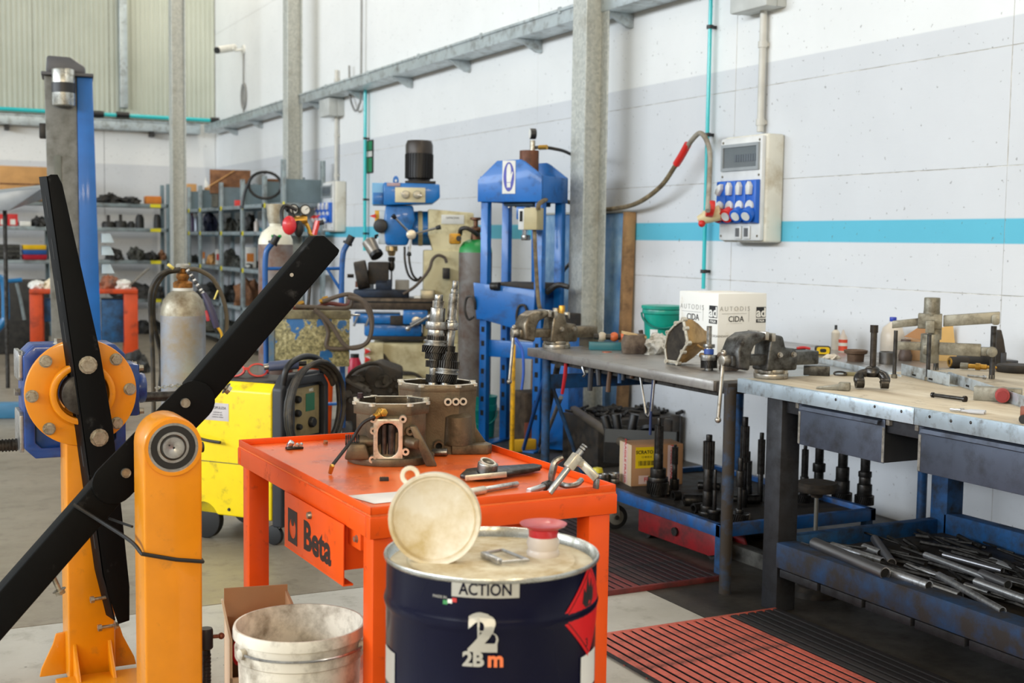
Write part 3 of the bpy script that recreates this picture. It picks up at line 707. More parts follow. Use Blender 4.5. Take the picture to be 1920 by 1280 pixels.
MB().tube([cp(912, 1036), cp(942, 1031), cp(990, 1050), cp(940, 1054)], .004, 8).build('clip_wire', M_steel, cl)
# plastic lid leaning on edge on the drum
lc = PD(815, 972, 2.66); kx = 2.66 / F_PX
lid = thing('plastic_lid', 'round white plastic lid with a tab, leaning upright on the drum', 'lid', lc)
view = (EYE - lc).normalized(); ux = V((view.y, -view.x, 0)).normalized() * -1; ux = V((-view.y, view.x, 0)).normalized()
if ux.dot(RIGHT) < 0: ux = -ux
nrm_ = (V((view.x, view.y, .05)).normalized() * math.cos(R_(-6)) + ux * math.sin(R_(-6))).normalized()
up_ = nrm_.cross(ux); up_ = up_ if up_.z > 0 else -up_; ux = up_.cross(nrm_)
mL = face((0, 0, 0), ux, up_)
M_lid = mat('lid_white', (230, 222, 204), .45, dirt=(188, 166, 118), amt=.4, scale=7)
Rl = 87 * kx
MB().lathe([(.001, .0), (Rl * .80, .0), (Rl * .86, .006), (Rl * .90, .004), (Rl * .93, .012), (Rl * .99, .014), (Rl, .008), (Rl, -.014), (Rl * .96, -.018), (.001, -.008)], 56, mL).build('lid_disc', M_lid, lid, smooth=50)
MB().frame([(x * .021, y * .021) for x, y in circ(1, 20)], [(x * .012, y * .012) for x, y in circ(1, 20)], -.004, .004, mL @ T(-47 * kx, 80 * kx, 0)).build('pull_tab', M_lid, lid, bevel=.001)
# bucket
bk = PD(562, 1166, 3.30); rb_ = 246 * 3.30 / F_PX / 2; hb = bk.z
M_bkt = mat('dirty_white_plastic', (224, 218, 204), .5, dirt=(112, 98, 78), amt=.30, scale=9, bump=.05)
bu = thing('white_bucket', 'grimy white plastic bucket beside the drum', 'bucket', (bk.x, bk.y, 0))
MB().shell([(.001, .004), (rb_ * .80, 0), (rb_ * .82, .01), (rb_ * .925, hb - .085), (rb_ * .97, hb - .08), (rb_ * .975, hb - .055), (rb_ * .945, hb - .053), (rb_ * .95, hb - .03), (rb_ * 1.0, hb - .028), (rb_ * 1.0, hb - .008), (rb_ * .985, hb), (rb_ * .955, hb), (rb_ * .94, hb - .02), (rb_ * .80, .03), (.001, .03)], 56).build('bucket_shell', M_bkt, bu, smooth=50)
MB().tube([((rb_ * 1.0) * math.cos(a), (rb_ * 1.0) * math.sin(a) , hb - .05 - .10 * math.sin((a - 3.5) * 1.0) * 0) for a in [3.4 + k * .15 for k in range(16)]], .0035, 6).build('bail_handle', M_steel, bu)
for a in (3.4, 5.65): MB().cyl((rb_ * .95 * math.cos(a), rb_ * .95 * math.sin(a), hb - .05), (rb_ * 1.03 * math.cos(a), rb_ * 1.03 * math.sin(a), hb - .05), .014, n=12).build('handle_lug', M_bkt, bu)
# torn cardboard box behind the bucket, and the red padding inside
M_card = mat('cardboard_brown', (178, 132, 92), .85, var=.06, bump=.08, bscale=120)
M_cardl = mat('cardboard_pale', (214, 190, 160), .85, var=.06, bump=.08, bscale=120)
q = PD(444, 1200, 3.86)
cb = thing('open_carton', 'torn open carton showing red padding, behind the white bucket', 'box', (q.x, q.y, 0), -10); cb.scale = (1, 1, 1.75)
MB().box(-.03, -.022, -.12, .12, 0, .20).build('carton_wall', M_cardl, cb)
MB().box(.16, .168, -.12, .12, 0, .24).build('carton_wall', M_card, cb)
MB().box(-.03, .168, .112, .12, 0, .25).build('carton_wall', M_card, cb)
MB().box(-.03, .168, -.12, -.112, 0, .13).build('carton_wall', M_cardl, cb)
MB().box(-.03, .168, -.12, .12, 0, .006).build('carton_floor', M_card, cb)
MB().prism([(-.12, 0), (.10, 0), (.02, .05), (-.06, .06)], -.003, .003, T(-.028, 0, .20) @ RY(-18) @ RX(90) @ RY(90)).build('carton_flap', M_cardl, cb)
b = MB(); rr = random.Random(2)
for k in range(16): b.ball((rr.uniform(-.005, .14), rr.uniform(-.09, .09), .165 + rr.uniform(-.02, .03)), rr.uniform(.02, .035), 7, 5)
b.build('red_padding', mat('red_padding', (206, 30, 40), .35, coat=.4), cb, kind='stuff')
# ================================================================== orange tray-top work table and what lies on it
M_tbl = mat('table_orange', (230, 84, 22), .36, dirt=(120, 52, 34), amt=.04, scale=12, coat=.08, var=.04, spec=.25)
def tabletop():
    t = NT('table_top_orange'); f = t.ramp(t.noise(3.4, 5, .6), [(.50, g(0)), (.66, g(.75))])
    base = t.mix(f, rgb((240, 108, 44)), rgb((176, 82, 60))); sp = t.ramp(t.noise(60, 3), [(.7, g(0)), (.76, g(1))]); base = t.mix(sp, base, rgb((70, 40, 34)))
    t.l(base, t.b.inputs['Base Color']); t.l(t.ramp(f, [(0, g(.30)), (1, g(.22))]), t.b.inputs['Roughness']); return t.m
M_ttop = tabletop()
TX, TY, TZ = 1.435, 3.51, .852; tw_, tl_ = .365, .585
tab = thing('work_table', 'orange tray-topped steel work table with a drawer marked Beta', 'table', (TX, TY, 0), 1.5)
MB().box(-tw_, tw_, -tl_, tl_, TZ - .012, TZ).build('tray_bottom', M_ttop, tab)
for nm, a in (('tray_rim', (-tw_, tw_, -tl_, -tl_ + .004, TZ, TZ + .020)), ('tray_rim', (-tw_, tw_, tl_ - .004, tl_, TZ, TZ + .020)), ('tray_rim', (-tw_, -tw_ + .004, -tl_, tl_, TZ, TZ + .020)), ('tray_rim', (tw_ - .004, tw_, -tl_, tl_, TZ, TZ + .020))):
    MB().box(*a).build(nm, M_tbl, tab, bevel=.0015, seg=2)
e = .003
for a in ((-tw_ - e, tw_ + e, -tl_ - e, -tl_ + .03), (-tw_ - e, tw_ + e, tl_ - .03, tl_ + e), (-tw_ - e, -tw_ + .03, -tl_ + .03, tl_ - .03), (tw_ - .03, tw_ + e, -tl_ + .03, tl_ - .03)):
    MB().box(*a, TZ - .062, TZ - .006).build('apron', M_tbl, tab, bevel=.003)
for sx in (-1, 1):
    for sy in (-1, 1):
        x0 = sx * (tw_ - .045); y0 = sy * (tl_ - .045)
        MB().box(x0 - .034, x0 + .034, y0 - .034, y0 + .034, .0, TZ - .062).build('leg', M_tbl, tab, bevel=.004)
MB().box(-tw_ + .16, tw_ - .03, -tl_ + .04, tl_ - .10, .14, .165).build('lower_shelf', M_ttop, tab, bevel=.004)
loc = lambda p: RZ(-1.5) @ (V(p) - V((TX, TY, 0)))
d0, d1 = loc(PX(538, 960, TX - tw_ - .006)), loc(PX(640, 1030, TX - tw_ - .006))
zt0, zt1 = PX(540, 921, TX - tw_ - .006).z, PX(541, 1022, TX - tw_ - .006).z
dr_ = MB().box(-tw_ - .012, -tw_ - .008, d1.y, d0.y, zt1, zt0).build('drawer_front', M_tbl, tab, bevel=.0015)
MB().box(-tw_ - .012, -tw_ + .016, d1.y, d0.y, zt1 - .004, zt1 + .001).build('drawer_lip', M_tbl, tab)
MB().box(-tw_ - .008, tw_ - .12, d1.y + .03, d0.y - .02, zt1 + .03, TZ - .064).build('drawer_box', M_tbl, tab, bevel=.002)
MB().box(-tw_ + .012, -tw_ + .05, d1.y - .06, d1.y + .03, TZ - .115, TZ - .060).build('drawer_runner', M_tbl, tab, bevel=.002)
q = V((-tw_ + .012, d1.y - .035, TZ - .088)); MB().hexbolt(q, (-1, 0, 0), .008, .008).build('runner_bolt', M_bolt, tab)
ym = (d0.y + d1.y) / 2; H_ = zt0 - zt1; W_ = abs(d0.y - d1.y); xf = -tw_ - .0122
MB().lathe([(.001, .012), (.004, .012), (.009, .010), (.011, 0)], 16, face((xf, ym + .012, zt0 - .026), (0, -1, 0), (0, 0, 1))).build('drawer_lock', M_bolt, dr_)
M_logo = mat('logo_black', (36, 26, 26), .5)
text('lettering', 'Beta', M_logo, dr_, face((xf, ym - W_ * .08, zt1 + H_ * .40), (0, -1, 0), (0, 0, 1)), H_ * .70, .004, .0004, sx=1.12)
fm_ = face((xf, ym + W_ * .345, zt1 + H_ * .43), (0, -1, 0), (0, 0, 1)); s_ = H_ * .5
ew, eh = W_ * .17, H_ * .62; hole_ = [(x * ew * .34, y * eh * .30 - eh * .05) for x, y in circ(1, 28)]
outer_ = smoothrect = [(max(-ew / 2, min(ew / 2, x * ew)), max(-eh / 2, min(eh / 2, y * eh))) for x, y in circ(1, 28)]
lg = MB().frame(outer_, hole_, 0, .0005, fm_).build('emblem', M_logo, dr_)
MB().prism([(x * ew * .16, y * eh * .14 + eh * .16) for x, y in circ(1, 16)], 0, .0006, fm_).build('emblem', M_logo, dr_)
# objects on the table ------------------------------------------------------------------
M_cast = mat('cast_housing', (106, 92, 72), .42, .55, dirt=(64, 54, 42), amt=.35, scale=14, bump=.22, bscale=180)
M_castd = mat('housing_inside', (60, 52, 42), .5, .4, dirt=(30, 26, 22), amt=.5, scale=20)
M_mach = mat('machined_face', (214, 206, 190), .34, .75, dirt=(150, 138, 116), amt=.25, scale=30)
M_gear = mat('gear_steel', (150, 148, 144), .28, .92, dirt=(70, 66, 60), amt=.4, scale=40)
M_geard = mat('gear_steel_oily', (76, 74, 72), .28, .9, dirt=(48, 44, 40), amt=.4, scale=40)
M_brass = mat('brass', (196, 150, 66), .35, .85)
# small housing -------------------------------------------------------------------------
P0 = PZ(733, 868, TZ); az_ = -21.5
gh = thing('gearbox_housing', 'smaller open cast gearbox housing at the front of the orange table', 'gearbox housing', (P0.x, P0.y, TZ), az_)
k = 3.48 / F_PX
def hexa(w, h, c): return [(-w + c, -h), (w - c, -h), (w, -h + c), (w, h - c), (w - c, h), (-w + c, h), (-w, h - c), (-w, -h + c)]
def smoothpoly(p, n=3):
    out = []
    for i in range(len(p)):
        a, b = V((*p[i], 0)), V((*p[(i + 1) % len(p)], 0))
        for q in range(n): out.append(tuple(a.lerp(b, q / n))[:2])
    return out
top = smoothpoly([(x, y + .06) for x, y in hexa(78 * k, .105, .055)]); ht = .188
inn = smoothpoly([(x, y + .06) for x, y in hexa(68 * k, .090, .05)])
base = [(x * 1.0, y * .9 + .05) for x, y in circ(92 * k, 24, -PI * .72)]
bodyb = [(x, y * .9 + .05) for x, y in circ(74 * k, 24, -PI * .72)]
midl = smoothpoly([(x, y + .055) for x, y in hexa(72 * k, .098, .045)])
MB().prism(base, 0, .024).build('base_flange', M_cast, gh, bevel=.004)
MB().loft([[(x, y, .02) for x, y in bodyb], [(x, y, .06) for x, y in bodyb], [(x, y, .105) for x, y in midl], [(x, y, ht - .03) for x, y in midl]], True, False, False).build('housing_body', M_cast, gh)
MB().loft([[(x, y, ht) for x, y in inn], [(x, y, .03) for x, y in inn]], True, False, True).build('housing_cavity', M_castd, gh)
MB().frame(top, inn, ht - .034, ht, None).build('top_flange', M_cast, gh, bevel=.002)
MB().frame([(x * .995, y) for x, y in top], inn, ht, ht + .0015).build('gasket_face', M_mach, gh)
for (x, y) in [top[i] for i in (0, 3, 6, 12, 15, 18, 21, 9)]:
    MB().ring((x * .94, (y - .06) * .94 + .06, ht - .006), (x * .94, (y - .06) * .94 + .06, ht + .003), .0115, .005, 14).build('bolt_boss', M_mach, gh)
MB().hexbolt((-66 * k, .10, ht + .002), (0, 0, 1), .009, .016).build('flange_bolt', mat('violet_bolt', (64, 46, 52), .4, .6), gh)
# side opening frame on the near face
fw, fh = 30 * k, 44 * k
fm_ = face((-6 * k, -.052, .082), (1, 0, 0), (-.0, -.06, 1))
op = rrect(fw * 2, fh * 2, .012, 4); ip = rrect(fw * 1.40, fh * 1.62, .03, 4)
MB().frame(op, ip, -.02, .012, fm_).build('window_flange', M_mach, gh, bevel=.002)
MB().prism(rrect(fw * 1.42, fh * 1.64, .03, 4), -.012, -.010, fm_).build('window_recess', M_slot, gh)
for x, y in ((-1.0, 1.0), (1.0, 1.0), (-1.05, -.92), (1.0, -1.05), (1.2, -.55), (-.98, .45)):
    MB().ring(fm_ @ V((x * fw, y * fh, -.008)), fm_ @ V((x * fw, y * fh, .0135)), .0115, .005, 16).build('window_lug', M_mach, gh)
for x, r in ((-.012, .010), (.010, .013)): MB().cyl(fm_ @ V((x, -fh * .7, -.008)), fm_ @ V((x, fh * .7, -.008)), r, n=12).build('inner_shaft', M_geard, gh)
for i in range(7): MB().ring((-70 * k - .035 + i * .0062, -.02, .072), (-70 * k - .0312 + i * .0062, -.02, .072), .021, .013, 18).build('spring_coil', M_blk, gh)
MB().cyl((-70 * k + .005, -.02, .072), (-20 * k, -.02, .070), .019, n=16).build('side_boss', M_cast, gh, bevel=.003)
MB().cyl((30 * k, -.035, .075), (54 * k, -.07, .07), .022, .016, 16).build('side_boss', M_cast, gh, bevel=.003)
MB().ring((36 * k, -.04, .108), (39 * k, -.062, .108), .013, .006, 14).build('bolt_boss', M_cast, gh)
MB().prism([(0, 0), (.035, 0), (.02, .03), (-.03, .125), (-.052, .125), (-.03, .07)], -.016, .016, face((72 * k, -.05, .0), (1, 0, 0), (0, 0, 1))).build('brace_lug', M_cast, gh, bevel=.006)
MB().prism([(-.05, 0), (.03, 0), (.015, .05), (-.035, .05)], -.04, .01, face((-62 * k, -.05, .02), (1, 0, 0), (0, 0, 1))).build('foot_lug', M_cast, gh, bevel=.008)
MB().cyl((-22 * k, -.045, .165), (-14 * k, -.075, .167), .017, .012, 6).cyl((-24 * k, -.07, .163), (-34 * k, -.078, .156), .009, n=12).build('sensor_gland', M_brass, gh, bevel=.001)
lp = lambda px, py, z_: RZ(-az_) @ (PZ(px, py, TZ + z_) - V((P0.x, P0.y, TZ)))
cab = [V((-30 * k, -.077, .157)), V((-58 * k, -.085, .135)), V((-82 * k, -.085, .08)), lp(623, 872, .028)]
MB().tube(spl(cab, 7), .0052, 8).build('sensor_cable', M_rubber, gh)
MB().cyl(lp(623, 872, .03), lp(619, 887, .004), .0075, .006, 10).build('cable_plug', M_brass, gh, bevel=.001)
# large housing -------------------------------------------------------------------------
P1 = PZ(822, 846, TZ); k = 3.80 / F_PX
g2 = thing('gearbox_housing', 'larger cast gearbox housing holding upright gear shafts on the orange table', 'gearbox housing', (P1.x, P1.y, TZ), az_ + 2)
ht = .222
def oct2(sx, sy, oy): return smoothpoly([(-82 * k * sx, -.02 * sy + oy), (-40 * k * sx, -.095 * sy + oy), (40 * k * sx, -.105 * sy + oy), (78 * k * sx, -.06 * sy + oy), (80 * k * sx, .03 * sy + oy), (45 * k * sx, .10 * sy + oy), (-40 * k * sx, .10 * sy + oy), (-82 * k * sx, .06 * sy + oy)])
to, ti = oct2(.97, 1, .05), oct2(.84, .82, .05)
MB().loft([[(x * 1.02, y * 1.06, .0) for x, y in to], [(x * 1.0, y, .05) for x, y in to], [(x * .97, y, .13) for x, y in to], [(x, y, ht - .02) for x, y in to]], True, False, False).build('housing_body', M_cast, g2)
MB().loft([[(x, y, ht) for x, y in ti], [(x * .9, y, .10) for x, y in ti]], True, False, True).build('housing_cavity', M_castd, g2)
MB().frame(to, ti, ht - .025, ht).build('top_flange', M_cast, g2, bevel=.003)
MB().frame([(x * .995, y) for x, y in to], ti, ht, ht + .0015).build('gasket_face', M_mach, g2)
for i in (0, 3, 6, 9, 12, 15, 18, 21):
    x, y = to[i]; x *= .93; y = (y - .05) * .93 + .05
    MB().ring((x, y, ht - .006), (x, y, ht + .003), .0115, .005, 14).build('bolt_boss', M_mach, g2)
for i, px in enumerate((15, 31, 46)):
    yy = -.062 + .006 * i
    MB().ring((px * k, yy, .172), (px * k, yy - .012, .172), .0125, .0065, 16).build('port_ring', M_mach, g2)
    MB().cyl((px * k, yy - .001, .172), (px * k, yy - .006, .172), .0066, n=12).build('port_hole', M_slot, g2)
MB().loft([[(x, y, .03) for x, y in circ(.05, 16)], [(x, y, .12) for x, y in circ(.046, 16)], [(x * .3, y * .3 + .03, .15) for x, y in circ(.046, 16)]], True, True, True, T(36 * k, -.03, 0)).build('side_bulge', M_cast, g2)
MB().prism([(-.05, -.07), (.07, -.07), (.085, -.04), (.06, .05), (-.05, .05)], 0, .032, T(54 * k, .0, 0)).build('foot_flange', M_cast, g2, bevel=.005)
MB().prism([(0, 0), (.045, 0), (.01, .05), (0, .12)], -.012, .012, face((70 * k, .0, .028), (1, 0, 0), (0, 0, 1))).build('foot_rib', M_cast, g2, bevel=.004)
MB().ring((-.006, -.060, .032), (-.004, -.078, .030), .017, .011, 18).build('bolt_boss', M_cast, g2)
MB().cyl((-.006, -.058, .032), (-.004, -.064, .031), .0115, n=14).build('port_hole', M_slot, g2)
MB().cyl((-.026, -.088, .012), (.022, -.098, .014), .0125, n=14).build('stub_pipe', M_gear, g2, bevel=.002)
# shafts with their gears
def shaft(nm, lab, cat_, top_px, bot_px, dep, items, grp=None):
    a, b = PD(*top_px, dep), PD(*bot_px, dep); ax = (b - a); H0, H1 = top_px[1], bot_px[1]
    at = lambda y: a + ax * ((y - H0) / (H1 - H0)); kk = dep / F_PX; t = thing(nm, lab, cat_, b, group=grp)
    o_ = lambda y: at(y) - b
    for y0, y1, r, kind in items:
        p, q = o_(y1), o_(y0); R = r * kk
        if kind == 's': MB().cyl(p, q, R, n=20).build('shaft_step', M_gear, t, bevel=min(.0018, R * .2))
        elif kind == 'b': MB().cyl(p, q, R, n=32).build('bearing_ring', M_gear, t, bevel=.002)
        elif kind == 'y':
            MB().lathe([(R * .86, 0), (R, .1), (R, .38), (R * .86, .42), (R * .86, .6), (R, .64), (R, .92), (R * .9, 1)], 32, align(p, q)[0] @ Matrix.Diagonal((1, 1, (q - p).length, 1))).build('synchro_sleeve', M_gear, t)
        elif kind == 'p': MB().gear(p, q, R, 22, .10).build('spline', M_gear, t)
        elif kind == 'h': MB().gear(p, q, R, 30, .12, .30, 3).build('helical_gear', M_geard, t)
        elif kind == 'H': MB().gear(p, q, R, 30, .12, -.30, 3).build('helical_gear', M_geard, t)
        elif kind == 'g': MB().gear(p, q, R, 28, .12).build('spur_gear', M_geard, t)
    return t
shaft('gear_shaft', 'shorter left gear shaft standing in the large housing on the orange table', 'gear shaft', (823, 552), (811, 742), (P1 - EYE).dot(FWD) + .075,
      [(552, 566, 8, 's'), (564, 579, 11, 'p'), (577, 606, 14, 's'), (603, 618, 21.5, 'b'), (617, 632, 17, 's'), (629, 638, 18.5, 'g'), (637, 649, 23, 'y'), (648, 661, 25.5, 'h'), (660, 673, 19, 'H'), (672, 677, 11, 's'), (676, 688, 17, 'g'), (687, 704, 9, 's'), (702, 716, 15, 'h'), (714, 742, 10, 's')])
shaft('gear_shaft', 'taller right gear shaft with long splined end in the large housing', 'gear shaft', (854, 526), (833, 742), (P1 - EYE).dot(FWD) + .075,
      [(526, 542, 5.5, 's'), (541, 552, 7, 's'), (551, 601, 9.5, 'p'), (600, 606, 11, 's'), (604, 618, 13, 'b'), (617, 649, 9, 's'), (648, 660, 12, 'H'), (659, 676, 18.5, 'h'), (676, 690, 23, 'g'), (689, 702, 22.5, 'y'), (701, 716, 21, 'h'), (714, 742, 11, 's')])
# loose parts
def tb(px, py, z_=0): return PZ(px, py, TZ + z_)
o0 = tb(1040, 915)
sf = thing('shift_fork', 'steel shift fork assembly on a rod leaning at the right end of the table', 'gear part', o0)
r = lambda px, py, z_: tb(px, py, z_) - o0
pA, pB = r(1030, 924, .012), PD(1097, 835, 3.42) - o0
MB().cyl(pA, pB, .0095, n=16).build('selector_rod', M_steel, sf, bevel=.001)
dB = (pB - pA).normalized()
for f0 in (.90, .955): MB().ring(pA.lerp(pB, f0), pA.lerp(pB, f0 + .015), .0108, .008, 16).build('rod_groove', M_dsteel, sf)
mid = pA.lerp(pB, .52); mid2 = pA.lerp(pB, .80)
MB().bar(mid, mid2, .030, .024).build('fork_hub', M_mach, sf, bevel=.004)
a_ = PD(1090, 868, 3.43) - o0; b_ = PD(1119, 897, 3.42) - o0; c_ = PD(1117, 916, 3.42) - o0
MB().bar(mid2 * .6 + mid * .4, a_, .02, .022).build('fork_arm', M_mach, sf, bevel=.003)
MB().bar(a_, b_, .015, .022).build('fork_arm', M_mach, sf, bevel=.003)
MB().bar(b_, c_, .010, .020).build('fork_tip', M_gear, sf, bevel=.002)
q1 = [PD(1056, 857, 3.50), PD(1042, 865, 3.50), PD(1037, 880, 3.5), PD(1034, 897, 3.5), PD(1036, 912, 3.5)]
MB().tube([p - o0 for p in spl(q1, 5)], [.006 + .005 * math.sin(PI * i / 20 * .9 + .3) for i in range(21)], 8).build('fork_prong', M_gear, sf)
q2 = [tb(1052, 908, .012), tb(1066, 911, .012), tb(1081, 908, .016), tb(1090, 900, .022)]
MB().tube([p - o0 for p in spl(q2, 5)], .0085, 8).build('fork_prong', M_gear, sf)
pC, pD = r(991, 921, .010), r(1030, 908, .014)
MB().cyl(pC, pD, .0088, n=14).build('selector_rod', M_steel, sf, bevel=.001)
MB().cyl(pD - (pD - pC) * .25, pD + (pD - pC) * .1, .013, n=14).build('rod_collar', M_geard, sf, bevel=.001)
# clutch fork with release bearing
o0 = tb(935, 892); cf = thing('release_fork', 'greasy clutch release fork with a round bearing on the table', 'gear part', o0)
pts = [(862, 897), (874, 886), (905, 882), (960, 879), (1000, 876), (1017, 879), (1000, 886), (968, 891), (925, 898), (885, 900)]
low = [r_ - o0 for r_ in [tb(x, y, .008) for x, y in pts]]
MB().loft([[tuple(p) for p in low], [tuple(p + V((0, 0, .013))) for p in low]]).build('fork_body', M_geard, cf, bevel=.004)
MB().bar(tb(872, 896, .018) - o0, tb(950, 889, .024) - o0, .006, .016).build('fork_edge', M_mach, cf, bevel=.002)
MB().bar(tb(960, 886, .016) - o0, tb(1012, 878, .02) - o0, .012, .012).build('fork_tail', M_dsteel, cf, bevel=.003)
bq = tb(913, 884, .02) - o0
MB().ring(bq, bq + V((.002, -.004, .026)), .030, .019, 28).build('release_bearing', M_gear, cf, bevel=.002)
MB().ring(bq + V((0, 0, .02)), bq + V((.002, -.004, .031)), .024, .0185, 28).build('bearing_ring', M_mach, cf)
o0 = tb(925, 915); rod = thing('steel_rod', 'stepped steel rod lying behind the white lid on the table', 'rod', o0)
MB().cyl(tb(970, 907, .009) - o0, tb(905, 918, .009) - o0, .008, n=14).build('rod_thin', M_steel, rod, bevel=.001)
MB().cyl(tb(908, 918, .011) - o0, tb(870, 925, .011) - o0, .0115, n=14).build('rod_thick', M_mach, rod, bevel=.001)
o0 = tb(552, 842); ch = thing('roller_chain_piece', 'small oily steel lock part on the far left of the orange table', 'gear part', o0)
MB().box(-.028, .028, -.012, .012, 0, .009).build('lock_plate', M_dsteel, ch, bevel=.003)
MB().cyl((-.018, .004, .009), (-.010, -.006, .027), .010, n=12).build('lock_head', M_steel, ch, bevel=.002)
for x in (.004, .018): MB().cyl((x, -.008, .012), (x + .008, .008, .014), .006, n=10).build('lock_roller', M_steel, ch)
o0 = tb(610, 832); solo(MB().cyl((0, 0, 0), (.001, -.003, .011), .0075, n=14), 'rusty_plug', mat('rusty', (150, 96, 58), .7), 'tiny rusty cylindrical plug on the back of the orange table', 'plug', o0, bevel=.001)
o0 = tb(721, 901); cn = thing('wire_connector', 'tiny black electrical connector before the small housing', 'connector', o0, -20)
MB().box(-.014, .012, -.006, .006, 0, .010).build('connector_body', M_blk, cn, bevel=.001)
each('connector_rib', [MB().box(-.012 + i * .005, -.010 + i * .005, -.007, .007, 0, .0112) for i in range(5)], M_blk, cn)
pp = [loc(tb(x, y)) for x, y in ((652, 930), (745, 922), (775, 938), (690, 946))]
o0 = tb(720, 934)
sh = MB().loft([[tuple(p) for p in [tb(x, y, .0006) - o0 for x, y in ((648, 929), (760, 920), (800, 934), (702, 944))]], [tuple(p) for p in [tb(x, y, .0016) - o0 for x, y in ((648, 929), (760, 920), (800, 934), (702, 944))]]])
solo(sh, 'paper_sheet', mat('paper', (236, 232, 228), .7), 'white paper sheet on the front corner of the orange table', 'paper', o0)
# ================================================================== middle ground: welder, cylinders, trolley, mill, press
class Loc:
    """a local frame standing on the floor at a distance, x to the right as seen from the eye, -y toward the eye"""
    def __init__(s, px, d, turn=0, py=700):
        p = PD(px, py, d); s.px, s.d, s.k = px, d, d / F_PX
        s.o = V((p.x, p.y, 0)); s.az = math.degrees(math.atan2(p.x, p.y)); s.rz = -s.az + turn
    def x(s, px): return (px - s.px) * s.k
    def z(s, py, px=None): return PD(px or s.px, py, s.d).z
    def p(s, px, py, y=0): return V((s.x(px), y, s.z(py, px)))
    def w(s, px): return px * s.k
M_yel = mat('welder_yellow', (250, 220, 12), .38, dirt=(150, 126, 30), amt=.12, scale=12, coat=.2, var=.03)
M_dgrey = mat('dark_grey_plastic', (44, 46, 52), .5, var=.1, bump=.1, bscale=200)
M_blue = mat('machine_blue', (14, 104, 178), .42, dirt=(30, 52, 76), amt=.25, scale=9, var=.06, coat=.1)
M_grime = mat('black_grime', (38, 35, 32), .6, .2, dirt=(70, 60, 50), amt=.4, scale=18, bump=.25)
M_cable = mat('black_cable', (34, 32, 30), .55, dirt=(84, 74, 60), amt=.35, scale=14)
# ---- welding set
w0 = PZ(513, 978, .13); WD = thing('welding_machine', 'yellow wheeled welding machine with black control front', 'welder', (w0.x, w0.y, 0), -51)
L_, W_, zt_ = .56, .40, PD(513, 722, 6.2).z
MB().prism([(0, .13), (W_, .13), (W_, zt_ - .04), (W_ - .04, zt_), (.04, zt_), (0, zt_ - .04)], -L_, -.012, Matrix(((0, 0, 1, 0), (1, 0, 0, 0), (0, 1, 0, 0), (0, 0, 0, 1)))).build('yellow_casing', M_yel, WD, bevel=.01, seg=3)
MB().box(-L_ + .02, -.03, -.001, .0015, .40, .404).build('casing_seam', M_dgrey, WD)
MB().box(-.52, -.03, .05, W_ - .05, zt_ - .002, zt_ + .008).build('tray_mat', M_rubber, WD, bevel=.003)
fpf = [(0, .10), (W_, .10), (W_, zt_ - .02), (W_ - .06, zt_ + .05), (.06, zt_ + .05), (0, zt_ - .02)]
Mx = Matrix(((0, 0, 1, 0), (1, 0, 0, 0), (0, 1, 0, 0), (0, 0, 0, 1)))
MB().prism(fpf, -.012, .05, Mx).build('black_front', M_dgrey, WD, bevel=.012, seg=3)
MB().frame(smoothpoly([(.03, zt_ - .32), (W_ - .03, zt_ - .32), (W_ - .03, zt_ - .02), (W_ - .08, zt_ + .035), (.08, zt_ + .035), (.03, zt_ - .02)]), smoothpoly([(.065, zt_ - .28), (W_ - .065, zt_ - .28), (W_ - .065, zt_ - .03), (W_ - .10, zt_ - .005), (.10, zt_ - .005), (.065, zt_ - .03)]), .05, .085, Mx).build('front_bezel', M_dgrey, WD, bevel=.006)
pnl = MB().box(.050, .056, .075, W_ - .075, zt_ - .275, zt_ - .025).build('control_panel', mat('panel_khaki', (138, 124, 88), .5, dirt=(96, 84, 60), amt=.3), WD, bevel=.003)
MB().box(.055, .058, .20, .28, zt_ - .15, zt_ - .06).build('display', mat('display_green', (46, 104, 78), .25), pnl)
for y, z, r_ in ((.12, .08, .018), (.12, .15, .018), (.13, .22, .015), (.25, .21, .026)):
    MB().lathe([(.001, .022), (r_ * .8, .022), (r_, .016), (r_ * 1.1, 0)], 16, face((.056, y, zt_ - z), (0, 1, 0), (0, 0, 1))).build('knob', M_blk, pnl)
text('lettering', 'MIG', M_panw, pnl, face((.0565, .25, zt_ - .045), (0, 1, 0), (0, 0, 1)), .022, .0005)
MB().tube(spl([(.03, .03, zt_ - .03), (.05, .05, zt_ + .09), (.05, .20, zt_ + .13), (.05, .35, zt_ + .09), (.03, .37, zt_ - .03)], 6), .016, 10).build('carry_handle', M_blk, WD)
coil = [V((.088 + .0009 * i, .20 + (.235 + .012 * (i // 24)) * math.cos(i * 2 * PI / 24 + .5), zt_ - .14 + (.225 + .012 * (i // 24)) * math.sin(i * 2 * PI / 24 + .5))) for i in range(64)]
MB().tube(coil, .0125, 8).build('coiled_lead', M_cable, WD)
lb = MB().box(-.43, -.27, -.0016, -.0004, zt_ - .20, zt_ - .11).build('name_sticker', mat('sticker_silver', (196, 190, 190), .45), WD)
fm0 = face((-.35, -.0017, zt_ - .135), (1, 0, 0), (0, 0, 1))
text('lettering', 'TEC.NOPULIZIA', mat('sticker_ink', (60, 56, 62), .6), lb, fm0, .018, .0003)
text('lettering', 'T', mat('sticker_red', (190, 60, 70), .6), lb, fm0 @ T(-.068, -.012, .0002), .045, 0)
for i in range(3): text('lettering', 'assistenza saldatura'[:14 + i * 2], MATS['sticker_ink'], lb, fm0 @ T(.012, -.022 - i * .012, 0), .010)
MB().tube(spl([(-.50, -.002, .53), (-.46, -.03, .525), (-.38, -.034, .515), (-.30, -.03, .51)], 5), .008, 8).build('side_cable', M_cable, WD)
